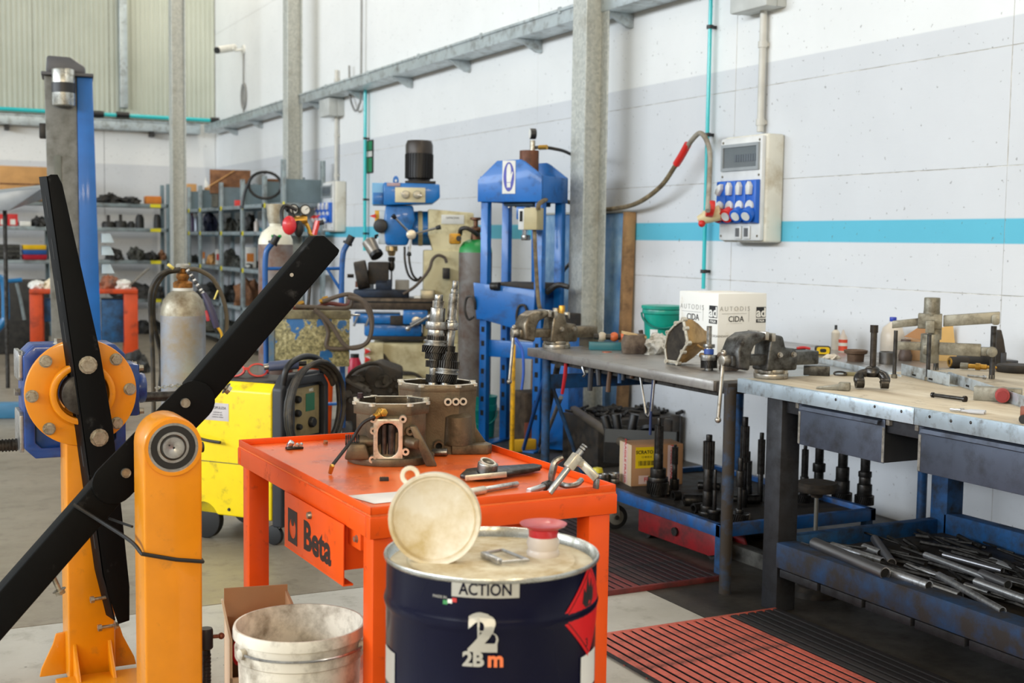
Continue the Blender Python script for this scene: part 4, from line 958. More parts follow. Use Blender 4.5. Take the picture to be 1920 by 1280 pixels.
each('casing_screw', [MB().hexbolt((x, 0, z), (0, -1, 0), .007, .007) for x, z in ((-.27, .165), (-.06, .165), (-.5, .165))], M_blk, WD)
for y in (.0, W_ - .04): MB().cyl((-.43, y, .10), (-.43, y + .04, .10), .10, n=24).build('rear_wheel', M_rubber, WD, bevel=.008)
for y in (.05, W_ - .05):
    MB().cyl((-.03, y - .014, .05), (-.03, y + .014, .05), .05, n=20).build('caster_wheel', M_rubber, WD, bevel=.006)
    MB().bar((-.03, y, .055), (-.0, y, .12), .034, .012, up=(0, 1, 0)).build('caster_fork', M_steel, WD)
# things on top of the welder
gq = WD.matrix_basis if False else Matrix.Translation(WD.location) @ RZ(-51)
def on(x, y, z): return gq @ V((x, y, z))
M_redp = mat('red_plastic', (214, 60, 50), .35, coat=.3)
M_lens = NT('clear_lens'); M_lens.b.inputs['Transmission Weight'].default_value = .85; M_lens.b.inputs['Roughness'].default_value = .05; M_lens.b.inputs['Base Color'].default_value = rgb((220, 222, 220)); M_lens = M_lens.m
gl = thing('safety_goggles', 'red framed safety goggles resting on the yellow welder', 'goggles', on(-.28, .16, zt_ + .0085), -20)
for s_ in (-1, 1):
    MB().frame([(x * .052 + s_ * .058, y * .036 + .04) for x, y in circ(1, 20)], [(x * .043 + s_ * .058, y * .028 + .04) for x, y in circ(1, 20)], -.008, .008, face((0, 0, 0), (1, 0, 0), (0, .3, 1)) @ RY(s_ * 12)).build('lens_frame', M_redp, gl)
    MB().prism([(x * .043 + s_ * .058, y * .028 + .04) for x, y in circ(1, 20)], -.002, .001, face((0, 0, 0), (1, 0, 0), (0, .3, 1)) @ RY(s_ * 12)).build('lens', M_lens, gl)
    MB().bar((s_ * .105, .01, .04), (s_ * .10, .14, .012), .008, .018).build('temple', M_redp, gl)
MB().bar((-.012, 0, .045), (.012, 0, .045), .01, .014).build('nose_bridge', M_redp, gl)
tq = thing('torch_handle', 'blue grey torch handle lying across the top of the welder front', 'torch', on(-.06, .20, zt_ + .075), -8)
MB().cyl((-.09, 0, 0), (.06, -.01, .012), .024, .028, 14).build('grip', mat('slate_plastic', (78, 86, 112), .45), tq, bevel=.004)
MB().cyl((-.115, 0, -.003), (-.09, 0, 0), .016, n=12).build('nut', M_steel, tq)
MB().cyl((.06, -.01, .012), (.10, -.012, .014), .013, n=10).build('neck', M_blk, tq)
# ---- grey gas cylinder with welding torch hung on its valve
M_gcyl = mat('cylinder_grey', (150, 156, 168), .42, .35, dirt=(150, 132, 100), amt=.35, scale=5, coat=.1)
M_gsh = mat('cylinder_shoulder', (176, 170, 152), .42, .35, dirt=(110, 92, 66), amt=.45, scale=9)
M_rust = mat('rusty_brass', (168, 112, 48), .45, .6, dirt=(90, 60, 36), amt=.4, scale=30)
g1 = Loc(344, 6.95); r1 = g1.w(41)
cy = thing('gas_cylinder', 'grey gas cylinder with corroded brass valve behind the yellow welder', 'gas cylinder', g1.o, g1.rz)
zsh = g1.z(590)
MB().lathe([(.001, .03), (r1 * .9, .03), (r1, .06), (r1, zsh)], 36).build('cylinder_body', M_gcyl, cy)
MB().lathe([(r1, zsh), (r1 * .985, g1.z(578)), (r1 * .88, g1.z(562)), (r1 * .66, g1.z(550)), (r1 * .42, g1.z(543)), (.001, g1.z(543))], 36).build('cylinder_shoulder', M_gsh, cy)
MB().ring((0, 0, g1.z(546)), (0, 0, g1.z(539)), r1 * .46, r1 * .3, 28).build('neck_band', M_white, cy)
MB().lathe([(.001, g1.z(541)), (r1 * .43, g1.z(541)), (r1 * .44, g1.z(530)), (r1 * .36, g1.z(527)), (r1 * .22, g1.z(525)), (r1 * .30, g1.z(519)), (r1 * .28, g1.z(513)), (r1 * .17, g1.z(510)), (r1 * .17, g1.z(503)), (.001, g1.z(503))], 20).build('valve_body', M_rust, cy)
MB().lathe([(.001, g1.z(503)), (r1 * .30, g1.z(502)), (r1 * .31, g1.z(497)), (r1 * .26, g1.z(494)), (.001, g1.z(494))], 20).build('handwheel', mat('wheel_grey', (168, 166, 158), .5, .4), cy)
to_ = thing('welding_torch', 'welding torch and looped black hose hung on the grey cylinder', 'welding torch', g1.o, g1.rz)
q_ = lambda px, py, y=-.06: g1.p(px, py, y)
MB().bar(q_(317, 494), q_(328, 503), .028, .018).build('brass_tip', mat('brass_pale', (206, 192, 110), .4, .6), to_, bevel=.004)
MB().tube(spl([q_(340, 504), q_(318, 506), q_(298, 520), (g1.x(286), -.05, g1.z(552)), (g1.x(287), 0, g1.z(620)), (g1.x(289), .02, g1.z(690)), (g1.x(290), .03, .3), (g1.x(291), .05, .03)], 7), .0125, 8).build('hose', M_cable, to_)
MB().tube(spl([q_(338, 506, -.03), q_(312, 513, -.03), q_(294, 545, -.02), q_(291, 600, .02), q_(302, 660, .08), q_(303, 700, .12), q_(300, 740, .15)], 7), .0125, 8).build('hose', M_cable, to_)
MB().tube(spl([q_(352, 504, -.02), q_(372, 506, .0), q_(400, 525, .03), q_(420, 570, .05), q_(424, 620, .06), q_(412, 668, .06), q_(385, 690, .06)], 7), .0125, 8).build('hose', mat('hose_brown', (92, 82, 66), .6), to_)
a, b = q_(352, 505, -.07), q_(378, 545, -.1)
for i in range(9): p = a.lerp(b, i / 9); e_ = a.lerp(b, (i + .62) / 9); MB().cyl(p, e_, .012, n=10).build('spring_coil', M_blk if i % 2 else M_steel, to_)
MB().cyl(b, q_(381, 549, -.1), .011, n=10).build('collar', M_steel, to_)
MB().tube([q_(381, 548, -.1), q_(388, 562, -.11), q_(398, 590, -.12), q_(404, 612, -.12)], [.014, .020, .021, .017], 12).build('grip', mat('torch_violet', (52, 46, 72), .45), to_)
MB().bar(q_(386, 580, -.10), q_(389, 600, -.11), .018, .024).build('trigger', mat('trigger_red', (170, 34, 50), .4), to_, bevel=.003)
MB().tube(spl([q_(405, 610, -.12), q_(412, 622, -.12), q_(413, 634, -.12), q_(406, 644, -.12)], 5), .0085, 10).build('swan_neck', mat('neck_gold', (212, 166, 60), .35, .8), to_)
MB().cyl(q_(407, 543, -.085), q_(400, 560, -.09), .006, n=6).build('hook', mat('brass_pale', (206, 192, 110), .4), to_)
cn_ = thing('safety_chain', 'slack link chain across the base of the grey cylinder', 'chain', g1.o, g1.rz)
for i in range(9):
    c0 = g1.p(298 + i * 6, 720 - 3 * math.sin(i / 8 * PI) * 0 - i * .6, -.14); a_ = 0 if i % 2 else PI / 2
    MB().tube([(c0.x + .012 * math.cos(t_), c0.y + .007 * math.sin(t_) * math.cos(a_), c0.z + .007 * math.sin(t_) * math.sin(a_)) for t_ in [2 * PI * j / 10 for j in range(11)]], .0026, 6).build('link', M_steel, cn_)
# ---- hand trolley with the big white-shouldered cylinder
g2_ = Loc(518, 8.55); TR = thing('cylinder_trolley', 'blue tubular hand trolley with black grips and a peeling steel tool box', 'trolley', g2_.o, g2_.rz)
q2 = lambda px, py, y=0.: g2_.p(px, py, y)
M_tblue = mat('trolley_blue', (16, 86, 158), .42, dirt=(40, 50, 70), amt=.2, coat=.15)
rt = .019
for pts in ([(517, 452), (506, 462), (499, 480), (498, 540), (500, 690), (501, 800)], [(655, 452), (646, 464), (641, 482), (639, 540), (641, 690), (642, 806)]):
    MB().tube(spl([q2(x, y) for x, y in pts], 5), rt, 10).build('upright_tube', M_tblue, TR)
    (x0, y0), (x1, y1) = pts[0], pts[1]
    MB().tube([q2(x0 + 3, y0 - 10), q2(x0 - 4, y0 + 4)], .026, 12).build('rubber_grip', M_blk, TR)
    MB().tube([q2(x0 - 4, y0 + 2), q2(x0 - 6, y0 + 6)], .034, 12).build('grip_flange', M_blk, TR)
for y in (503, 760): MB().cyl(q2(499, y), q2(640, y), .012, n=8).build('cross_bar', M_tblue, TR)
MB().cyl(q2(612, 503), q2(638, 545), .010, n=8).build('brace', M_tblue, TR)
MB().box(g2_.x(490), g2_.x(648), -.06, .30, .05, .065).build('foot_plate', M_tblue, TR)
for x in (478, 655):
    MB().cyl((g2_.x(x) - .03, .20, .13), (g2_.x(x) + .03, .20, .13), .13, n=24).build('wheel', M_rubber, TR, bevel=.012)
def peel():
    t = NT('peeling_paint'); f = t.noise(6.5, 4, .55); n2 = t.noise(46, 4, .6)
    tan = t.ramp(n2, [(.35, (92, 88, 62)), (.55, (150, 142, 100)), (.7, (186, 178, 140))])
    m_ = t.ramp(f, [(.525, g(0)), (.55, g(1))]); base = t.mix(m_, tan, rgb((22, 92, 150)))
    t.l(base, t.b.inputs['Base Color']); t.b.inputs['Roughness'].default_value = .5; t.bump(t.noise(46, 4, .6), .5, .006); return t.m
M_peel = peel()
bx0, bx1, bz0, bz1 = g2_.x(513), g2_.x(649), g2_.z(678), g2_.z(590)
MB().box(bx0, bx1, -.34, -.05, bz0, bz1).build('tool_box', M_peel, TR, bevel=.004)
MB().box(bx0 - .008, bx1 + .008, -.35, -.04, bz1 - .004, bz1 + .05).build('box_lid', mat('lid_khaki', (128, 120, 90), .55, dirt=(70, 62, 48), amt=.4), TR, bevel=.004)
MB().box(bx0 - .03, bx0 + .012, -.34, -.05, bz0, bz1 - .01).build('box_side', mat('faded_blue', (62, 104, 140), .6, dirt=(120, 116, 100), amt=.5), TR)
MB().cyl((bx1, -.30, bz1 + .02), (bx1 + .07, -.31, bz1 + .02), .007, n=8).build('hinge_pin', M_steel, TR)
rc = g2_.w(33); M_c2 = mat('cylinder_drab', (132, 124, 120), .5, .2, dirt=(112, 72, 52), amt=.5, scale=7)
g3 = Loc(517, 8.9); c2_ = thing('gas_cylinder', 'tall gas cylinder with white shoulder and steel cap on the blue hand trolley', 'gas cylinder', (g3.o.x, g3.o.y, .066), g3.rz)
z3 = lambda py: g3.z(py) - .066
MB().lathe([(.001, .0), (rc * .92, .0), (rc, .03), (rc, z3(458))], 36).build('cylinder_body', M_c2, c2_)
MB().lathe([(rc, z3(458)), (rc * .98, z3(449)), (rc * .8, z3(436)), (rc * .5, z3(428)), (rc * .36, z3(424)), (rc * .36, z3(418)), (.001, z3(418))], 36).build('white_shoulder', mat('shoulder_white', (228, 224, 206), .4, dirt=(170, 160, 130), amt=.2), c2_)
MB().lathe([(.001, z3(420)), (rc * .40, z3(419)), (rc * .5, z3(405)), (rc * .50, z3(397)), (rc * .54, z3(388)), (rc * .54, z3(384)), (rc * .50, z3(383)), (rc * .42, z3(383)), (rc * .40, z3(390)), (.001, z3(392))], 28).build('valve_cap', mat('cap_steel', (188, 182, 166), .38, .6, dirt=(130, 116, 90), amt=.4), c2_)
for ang in (-.5, .9): MB().cyl((rc * .3 * math.sin(ang), -rc * .86, z3(444)), (rc * .3 * math.sin(ang), -rc * .9, z3(441)), .012, n=8).build('green_sticker', mat('sticker_green', (40, 150, 70), .5), c2_)
# gauges and red ear defender in front of the column
g4 = Loc(560, 8.35); ga = thing('pressure_regulator', 'brass regulator with two round gauges beside the white-shouldered cylinder', 'regulator', g4.o, g4.rz)
q4 = lambda px, py, y=0.: g4.p(px, py, y)
for px, py, dx in ((550, 393, .45), (572, 394, .1)):
    c_ = q4(px, py); n_ = V((dx, -1, .05)).normalized(); r_ = g4.w(9.5)
    gg = MB().cyl(c_ + n_ * -.03, c_ + n_ * .006, r_, n=22).ring(c_, c_ + n_ * .012, r_ * 1.05, r_ * .84, 22).build('gauge', M_blk, ga)
    MB().cyl(c_ + n_ * .006, c_ + n_ * .009, r_ * .84, n=22).build('gauge_face', M_white, gg)
    MB().bar(c_ + n_ * .0095, c_ + n_ * .0095 + V((r_ * .5, 0, r_ * .4)), .003, .003).build('needle', M_blk, gg)
    MB().cyl(c_ - n_ * .02 + V((0, 0, -r_)), q4(558, 412), .012, n=8).build('gauge_stem', M_brass, ga)
MB().cyl(q4(541, 415), q4(576, 412), .028, n=14).build('regulator_body', M_brass, ga, bevel=.004)
MB().tube(spl([q4(568, 410), q4(577, 425), q4(582, 438), q4(590, 442)], 5), .014, 8).build('outlet', M_brass, ga)
MB().tube(spl([q4(536, 395), q4(545, 390), q4(552, 420)], 4), .016, 8).build('yoke', M_blk, ga)
MB().cyl(q4(588, 440), q4(595, 414), .02, n=8).build('shutoff_valve', M_redp, ga)
MB().cyl(q4(592, 420), q4(606, 416), .016, n=8).build('coupling', M_dgrey, ga)
MB().tube(spl([q4(578, 428), q4(584, 470), q4(580, 540), q4(575, 600)], 6), .011, 8).build('hose', M_cable, ga)
em = thing('ear_defenders', 'red ear defender cup hanging by the cylinder gauges', 'ear defenders', g4.o + RZ(g4.rz) @ q4(543, 423, -.12), g4.rz)
MB().ball((0, 0, 0), g4.w(14), 20, 12, (.92, .55, 1.25)).build('ear_cup', mat('defender_red', (206, 36, 46), .4, coat=.3), em)
MB().ball((.06, .05, -.02), g4.w(13), 16, 10, (.7, .5, 1.2)).build('ear_cushion', M_blk, em)
MB().tube(spl([(-.04, .02, .0), (-.05, .05, .09), (-.02, .08, .13), (.05, .08, .10)], 5), .012, 8).build('headband', M_blk, em)
_q = PY(537, 377, PX(553, 640, 4.772).y - .106)
fx_ = thing('fire_notice', 'small red and white fire notice on the middle column', 'sign', _q, 0)
fx_.scale = (1.9, 1, 1.9)
MB().box(-.028, .028, -.004, .0, -.045, .055).build('notice_plate', M_white, fx_)
MB().box(-.026, .026, -.0055, -.004, -.002, .053).build('red_field', M_sred, fx_)
MB().prism([(-.012, 0), (.008, 0), (.008, .026), (.014, .034), (-.006, .036), (-.012, .026)], 0, .001, face((0, -.0055, .008), (1, 0, 0), (0, 0, 1))).build('extinguisher_symbol', M_white, fx_)
MB().prism([(-.016, 0), (.016, 0), (.004, .024)], 0, .001, face((0, -.004, -.036), (1, 0, 0), (0, 0, 1))).build('arrow_symbol', M_sred, fx_)
# oxygen hoses lying over the tool box
hz_ = thing('hose_bundle', 'tangle of dark red and black gas hoses draped over the peeling box', 'hose', g2_.o, g2_.rz)
M_hred = MATS['hazard_red']; M_hb = mat('hose_oxblood', (98, 46, 40), .55); M_hk = mat('hose_dusty', (84, 72, 62), .6)
for pts, m_, y in (([(548, 573), (580, 578), (610, 566), (645, 570), (652, 558)], M_hb, -.22), ([(552, 570), (590, 572), (630, 575), (650, 572), (655, 560)], M_hk, -.26),
                   ([(585, 574), (600, 590), (610, 615), (607, 640), (620, 646), (650, 645), (680, 636), (689, 600), (682, 570), (660, 552), (640, 548), (600, 560)], M_hk, -.37),
                   ([(590, 577), (615, 602), (640, 640), (665, 644), (684, 628), (687, 595), (672, 562), (645, 552)], M_hk, -.39),
                   ([(548, 580), (600, 582), (635, 586), (650, 578)], M_hb, -.18)):
    MB().tube(spl([q2(x, y_, y) for x, y_ in pts], 6), .0145, 8).build('hose', m_, hz_)
for px, py in ((560, 566), (604, 558)):
    MB().cyl(q2(px - 8, py + 5, -.24), q2(px + 8, py - 3, -.24), .016, n=8).cyl(q2(px - 2, py + 1, -.24), q2(px + 5, py - 1, -.24), .022, n=6).build('brass_union', M_brass, hz_)
# orange tub under the trolley box
g5 = Loc(592, 8.9); z5 = g5.z
tu = thing('orange_tub', 'round orange plastic tub beneath the peeling tool box', 'bucket', g5.o + V((0, 0, .0)), g5.rz)
MB().shell([(.001, .10), (g5.w(28), .10), (g5.w(34), z5(680)), (g5.w(36), z5(679)), (g5.w(36), z5(684)), (g5.w(33.4), z5(685))], 32).build('tub_shell', mat('tub_orange', (226, 84, 18), .4), tu)
MB().box(-.16, .16, -.14, .14, 0, .1).build('tub_stand', M_dgrey, tu)
# ---- milling and drilling machine
ml = Loc(755, 10.9); MI = thing('milling_machine', 'blue and cream milling machine with black motor on top', 'machine', ml.o, ml.rz)
mp = lambda px, py, y=0.: ml.p(px, py, y)
mx, mz = ml.x, ml.z
M_mblue = mat('mill_blue', (12, 110, 186), .38, dirt=(20, 56, 96), amt=.2, coat=.2)
M_mcream = mat('mill_cream', (206, 196, 156), .5, dirt=(150, 132, 92), amt=.3, scale=6)
M_motor = mat('motor_black', (30, 28, 28), .42, .3)
def mbox(nm, px0, px1, py0, py1, y0, y1, m_, bv=.008, par=None): return MB().box(mx(px0), mx(px1), y0, y1, mz(py1), mz(py0)).build(nm, m_, par or MI, bevel=bv)
mbox('base_pedestal', 700, 880, 640, 780, -.22, .40, M_mcream, .02)
MB().box(mx(690), mx(890), -.28, .45, 0, mz(770)).build('base_plinth', M_mcream, MI, bevel=.015)
MB().prism([(mx(800), mz(392)), (mx(884), mz(398)), (mx(884), mz(640)), (mx(862), mz(640)), (mx(862), mz(530)), (mx(810), mz(470)), (mx(800), mz(440))], -.10, .32, RX(90) @ Matrix.Diagonal((1, 1, -1, 1))).build('column', M_mcream, MI, bevel=.012)
mbox('column_neck', 792, 862, 468, 640, -.12, .30, M_mcream, .012)
MB().box(mx(862), mx(866), -.11, .28, mz(640), mz(470)).build('column_way', M_mcream, MI)
pl = MB().box(mx(824), mx(866), -.104, -.1, mz(419), mz(402)).build('maker_plate', M_white, MI, bevel=.001)
text('lettering', 'OFFICINA', MATS['sticker_ink'], pl, face((mx(845), -.1045, mz(408)), (1, 0, 0), (0, 0, 1)), .026)
MB().cyl(mp(770, 428, .10), mp(812, 428, .10), ml.w(32), n=36).build('ram', M_mblue, MI, bevel=.012)
MB().ring(mp(782, 428, .10), mp(790, 428, .10), ml.w(32.8), ml.w(30), 36).build('ram_scale', M_mcream, MI)
hb_ = MB().prism([(mx(718), mz(345)), (mx(820), mz(347)), (mx(821), mz(372)), (mx(808), mz(382)), (mx(718), mz(387))], -.18, .30, RX(90) @ Matrix.Diagonal((1, 1, -1, 1))).build('speed_gearbox', M_mblue, MI, bevel=.012)
mbox('gearbox_cover', 697, 718, 346, 386, -.14, .28, mat('pale_blue', (120, 178, 220), .45), .006)
mbox('cover_badge', 699, 717, 364, 385, -.146, -.139, M_mblue, .001)
pn = mbox('speed_panel', 739, 794, 354, 381, -.187, -.179, mat('speed_ivory', (214, 204, 170), .45), .002)
for px in (758, 779):
    c0 = mp(px, 367, -.187); kb = MB().lathe([(.001, .03), (ml.w(6.5), .03), (ml.w(7.4), .02), (ml.w(7.4), 0)], 22, face(c0, (1, 0, 0), (0, 0, 1))).build('speed_dial', mat('dial_grey', (168, 164, 150), .35, .5), pn, bevel=.002)
    MB().bar(c0 + V((0, -.035, 0)), c0 + V((ml.w(9 if px > 770 else -9), -.04, -.01 if px > 770 else .012)), .010, .010).build('dial_lever', M_steel, kb)
mbox('name_strip', 724, 748, 346, 352, -.184, -.179, mat('strip_pink', (176, 150, 156), .5), .001)
MB().frame([(x * ml.w(5.5), y * ml.w(9)) for x, y in circ(1, 20)], [(x * ml.w(2.2), y * ml.w(2.6)) for x, y in circ(1, 20)], -.012, .012, face(mp(740, 340), (1, 0, 0), (0, 0, 1))).build('lifting_eye', M_mblue, MI)
rm = ml.w(25); mc = mp(783, 342, .06)
MB().box(mx(757), mx(813), -.14, .26, mz(347), mz(341)).build('motor_base', M_motor, MI, bevel=.004)
MB().lathe([(.001, mz(342)), (rm * .8, mz(342)), (rm * .82, mz(337)), (rm, mz(334)), (rm, mz(290)), (rm * .98, mz(289)), (rm * .98, mz(272)), (rm * .88, mz(265.5)), (.001, mz(265))], 36, T(mc.x, mc.y, 0)).build('motor', M_motor, MI)
each('cooling_fin', [MB().bar((mc.x + rm * math.cos(a), mc.y + rm * math.sin(a), mz(335)), (mc.x + rm * math.cos(a), mc.y + rm * math.sin(a), mz(290)), .008, .014, up=(math.cos(a), math.sin(a), 0)) for a in [2 * PI * i / 30 for i in range(30)]], M_motor, MI)
MB().shell([(rm * 1.02, mz(289)), (rm * 1.02, mz(273)), (rm * .90, mz(265)), (.001, mz(264.5))], 36, T(mc.x, mc.y, 0)).build('fan_cowl', mat('cowl_grey', (62, 56, 52), .4, .4), MI)
MB().prism([(mx(722), mz(386)), (mx(772), mz(386)), (mx(776), mz(412)), (mx(762), mz(460)), (mx(722), mz(460)), (mx(718), mz(420))], -.12, .20, RX(90) @ Matrix.Diagonal((1, 1, -1, 1))).build('quill_head', M_mblue, MI, bevel=.02)
mbox('head_slide', 709, 722, 396, 458, -.10, .16, mat('head_pale', (200, 212, 220), .5), .006)
mbox('stop_plate', 702, 711, 396, 420, -.10, .0, mat('stop_yellow', (222, 170, 40), .45), .004)
MB().prism([(0, -.02), (.055, 0), (0, .02)], -.01, .01, face(mp(704, 406, -.12), (-1, 0, 0), (0, 0, 1))).build('stop_switch', M_sred, MI)
MB().cyl(mp(712, 424, -.14), mp(716, 424, -.05), ml.w(13), n=24).build('hand_wheel', M_motor, MI, bevel=.006)
MB().cyl(mp(716, 424, -.05), mp(730, 424, -.05), ml.w(4), n=14).build('wheel_shaft', M_steel, MI)
hub = mp(769, 440, -.20)
MB().cyl(hub + V((0, .09, 0)), hub - V((0, .03, 0)), ml.w(9), n=22).build('feed_hub', M_mach, MI, bevel=.006)
for px, py in ((735, 405), (822, 426), (765, 478)):
    e_ = mp(px, py, -.26); d_ = (e_ - hub)
    MB().cyl(hub, e_, .010, n=8).build('feed_lever', M_steel, MI)
    MB().cyl(hub + d_ * .84, e_, .017, .022, 10).build('lever_knob', M_blk, MI, bevel=.004)
MB().lathe([(.001, mz(461)), (ml.w(11), mz(461)), (ml.w(11.5), mz(470)), (ml.w(8), mz(472)), (ml.w(5.5), mz(480)), (.001, mz(480))], 22, T(mx(733), .02, 0)).build('spindle_nose', mat('bronze_nose', (176, 156, 120), .35, .8), MI)
MB().lathe([(.001, mz(481)), (ml.w(6.5), mz(482)), (ml.w(6.5), mz(488)), (ml.w(5.2), mz(490)), (ml.w(6.3), mz(497)), (ml.w(6), mz(503)), (ml.w(3.4), mz(508)), (.001, mz(508))], 22, T(mx(733), .02, 0)).build('drill_chuck', M_dsteel, MI)
MB().cyl(mp(733, 507, .02), mp(733, 536, .02), ml.w(1.6), n=8).build('drill_bit', M_dsteel, MI)
# table, saddle, knee
mbox('work_table', 650, 815, 556, 578, -.22, .16, mat('oily_iron', (86, 76, 66), .4, .5, dirt=(44, 38, 34), amt=.4), .006)
mbox('table_slot', 655, 812, 562, 565, -.224, -.219, M_slot, .001)
mbox('chip_tray', 668, 812, 572, 590, -.26, .10, M_mcream, .01) if False else None
mbox('saddle', 664, 750, 586, 604, -.20, .22, M_mblue, .012)
mbox('saddle_end', 755, 800, 578, 604, -.24, .20, M_mblue, .012)
mbox('knee', 684, 790, 603, 628, -.16, .26, M_mblue, .02)
mbox('knee_recess', 731, 768, 588, 606, -.205, -.16, M_grime, .01)
mbox('knee_skirt', 690, 800, 627, 634, -.18, .28, M_grime, .004)
hub = mp(779, 597, -.30)
MB().cyl(hub + V((0, .12, 0)), hub, ml.w(8), n=22).build('crank_dial', M_mach, MI, bevel=.004)
for (a0, b0), (a1, b1) in (((764, 610), (802, 588)), ((768, 603), (788, 592))):
    MB().cyl(mp(a0, b0, -.32), mp(a1, b1, -.32), .012, n=8).build('crank_handle', M_steel, MI)
for px, py in ((764, 610), (802, 589)): MB().ball(mp(px, py, -.33), .024).build('crank_knob', M_steel, MI)
for i, px in enumerate((672, 694)): MB().cyl(mp(px, 590, -.21), mp(px - 6, 606, -.25), .010, n=8).build('clamp_handle', M_steel, MI)
# dark dividing head and vise on the table
MB().cyl(mp(668, 517, -.06), mp(690, 513, -.06), ml.w(27), n=30).build('dividing_disc', M_grime, MI, bevel=.01)
mbox('dividing_body', 690, 728, 491, 532, -.12, .12, M_grime, .012)
MB().cyl(mp(652, 516, -.06), mp(664, 516, -.06), ml.w(3.5), n=12).build('dividing_spindle', M_dsteel, MI)
MB().cyl(mp(676, 503, -.14), mp(682, 522, -.13), ml.w(6), n=18).build('silver_bottle', mat('bottle_silver', (168, 178, 192), .4, .3), MI)
mbox('vise_bed', 664, 766, 542, 556, -.16, .12, mat('vise_blue', (30, 48, 72), .45, .3, dirt=(22, 22, 26), amt=.5), .008)
mbox('vise_jaw', 680, 700, 526, 543, -.10, .10, mat('jaw_slate', (96, 108, 124), .45, .4), .004)
mbox('vise_jaw', 704, 734, 524, 543, -.12, .10, MATS['vise_blue'], .004)
mbox('wood_block', 667, 679, 527, 538, -.12, -.02, mat('block_brown', (120, 72, 48), .6), .003)
mbox('shield', 740, 766, 524, 556, -.05, .02, mat('shield_grey', (150, 146, 138), .5), .002)
mbox('steel_drum_part', 787, 812, 541, 564, -.18, -.02, mat('tin_steel', (158, 152, 134), .35, .7), .006)
mbox('white_part', 775, 787, 552, 560, -.20, -.12, M_white, .003)
MB().tube(spl([mp(755, 549, -.2), mp(775, 536, -.2), mp(792, 518, -.2), mp(803, 502, -.19), mp(808, 486, -.18), mp(818, 478, -.18), mp(830, 482, -.18), mp(834, 492, -.18)], 6), .013, 8).build('coolant_pipe', MATS['hose_dusty'], MI)
mbox('pipe_switch', 827, 840, 500, 520, -.22, -.14, M_blk, .004)
for dx in (0, 8): MB().tube(spl([mp(757 + dx, 462, -.1), mp(758 + dx, 490, -.12), mp(765 + dx, 515, -.12), mp(778 + dx, 525, -.1), mp(788 + dx, 518, -.08)], 6), .010, 8).build('machine_cable', M_cable, MI)
# lamp
MB().cyl(mp(691, 452, -.10), mp(704, 476, -.16), ml.w(13), ml.w(11), 22).build('lamp_shade', mat('lamp_grey', (146, 140, 132), .35, .5), MI, bevel=.004)
MB().cyl(mp(704, 474, -.155), mp(707, 479, -.17), ml.w(12.5), n=22).build('lamp_front', M_blk, MI)
MB().tube(spl([mp(704, 446, -.06), mp(704, 442, -.04), mp(716, 440, -.02)], 4), .012, 8).build('lamp_arm', M_blk, MI)
# control box with red buttons
mbox('control_box', 685, 720, 637, 676, -.32, -.22, M_mcream, .008)
for py in (651, 666):
    MB().cyl(mp(691, py, -.32), mp(691, py, -.335), ml.w(6), n=16).build('button_plate', M_white, MI)
    MB().prism([(-.02, -.025), (.03, 0), (-.02, .025)], 0, .03, face(mp(691, py, -.335), (1, 0, 0), (0, 0, 1))).build('red_button', M_sred, MI, bevel=.004)
for dy in (0, 7): MB().tube(spl([mp(719, 658 + dy, -.27), mp(733, 676 + dy, -.27), mp(750, 690 + dy * .5, -.27), mp(780, 696, -.27), mp(800, 720, -.25)], 6), .013, 8).build('machine_cable', M_cable, MI)
# engine block and clutter on the floor in front of the mill
en = thing('engine_block', 'dark dismantled engine block on the floor before the milling machine', 'engine', PD(695, 720, 9.3) * 1, -ml.az)
en.location.z = 0; e9 = 9.3 / F_PX; ez = lambda py: PD(695, py, 9.3).z
MB().prism([(-50 * e9, 0), (58 * e9, 0), (60 * e9, ez(690)), (20 * e9, ez(676)), (-20 * e9, ez(690)), (-52 * e9, ez(720))], -.22, .22, RX(90)).build('crankcase', M_grime, en, bevel=.02)
for i in range(4): MB().box(-.02 + 0, .02, -.012, .012, 0, .045).build('intake_port', mat('port_grey', (88, 86, 84), .5, .5), en).matrix_basis = T((-38 + i * 9) * e9, -.235, ez(712 + i * 4.6)) @ RY(28)
MB().bar((-44 * e9, -.235, ez(704)), (2 * e9, -.235, ez(727)), .03, .03).build('manifold_rail', mat('port_grey', (88, 86, 84), .5, .5), en, bevel=.004)
MB().cyl((8 * e9, -.20, ez(697)), (8 * e9, -.26, ez(697)), 18 * e9, n=24).build('pulley', M_grime, en, bevel=.01)
MB().ring((24 * e9, -.22, ez(706)), (24 * e9, -.27, ez(706)), 13 * e9, 8 * e9, 22).build('pulley', M_dsteel, en)
MB().tube(spl([(-50 * e9, -.2, ez(720)), (-34 * e9, -.25, ez(692)), (-14 * e9, -.22, ez(680)), (10 * e9, -.2, ez(676)), (40 * e9, -.2, ez(690))], 5), .014, 8).build('pipe', M_grime, en)
b = MB(); rr = random.Random(5)
for i in range(26):
    x, z = rr.uniform(-48, 55) * e9, rr.uniform(ez(745), ez(700)); b.cyl((x, -.2, z), (x, -.25 - rr.uniform(0, .03), z), rr.uniform(.012, .03), n=8)
b.build('bolted_bosses', M_dsteel, en, kind='stuff')
sb = thing('red_flask', 'red plastic flask with dark cap standing by the engine block', 'bottle', PD(665, 700, 9.7), -ml.az); sb.location.z = 0
e9 = 9.7 / F_PX; ez9 = lambda py: PD(665, py, 9.7).z
MB().lathe([(.001, .02), (12 * e9, .02), (13 * e9, ez9(698)), (12 * e9, ez9(680)), (8 * e9, ez9(670)), (.001, ez9(669))], 22).build('flask_body', mat('flask_red', (186, 26, 62), .4), sb)
MB().cyl((0, 0, ez9(671)), (0, 0, ez9(663)), 8 * e9, n=16).build('flask_cap', M_blk, sb)
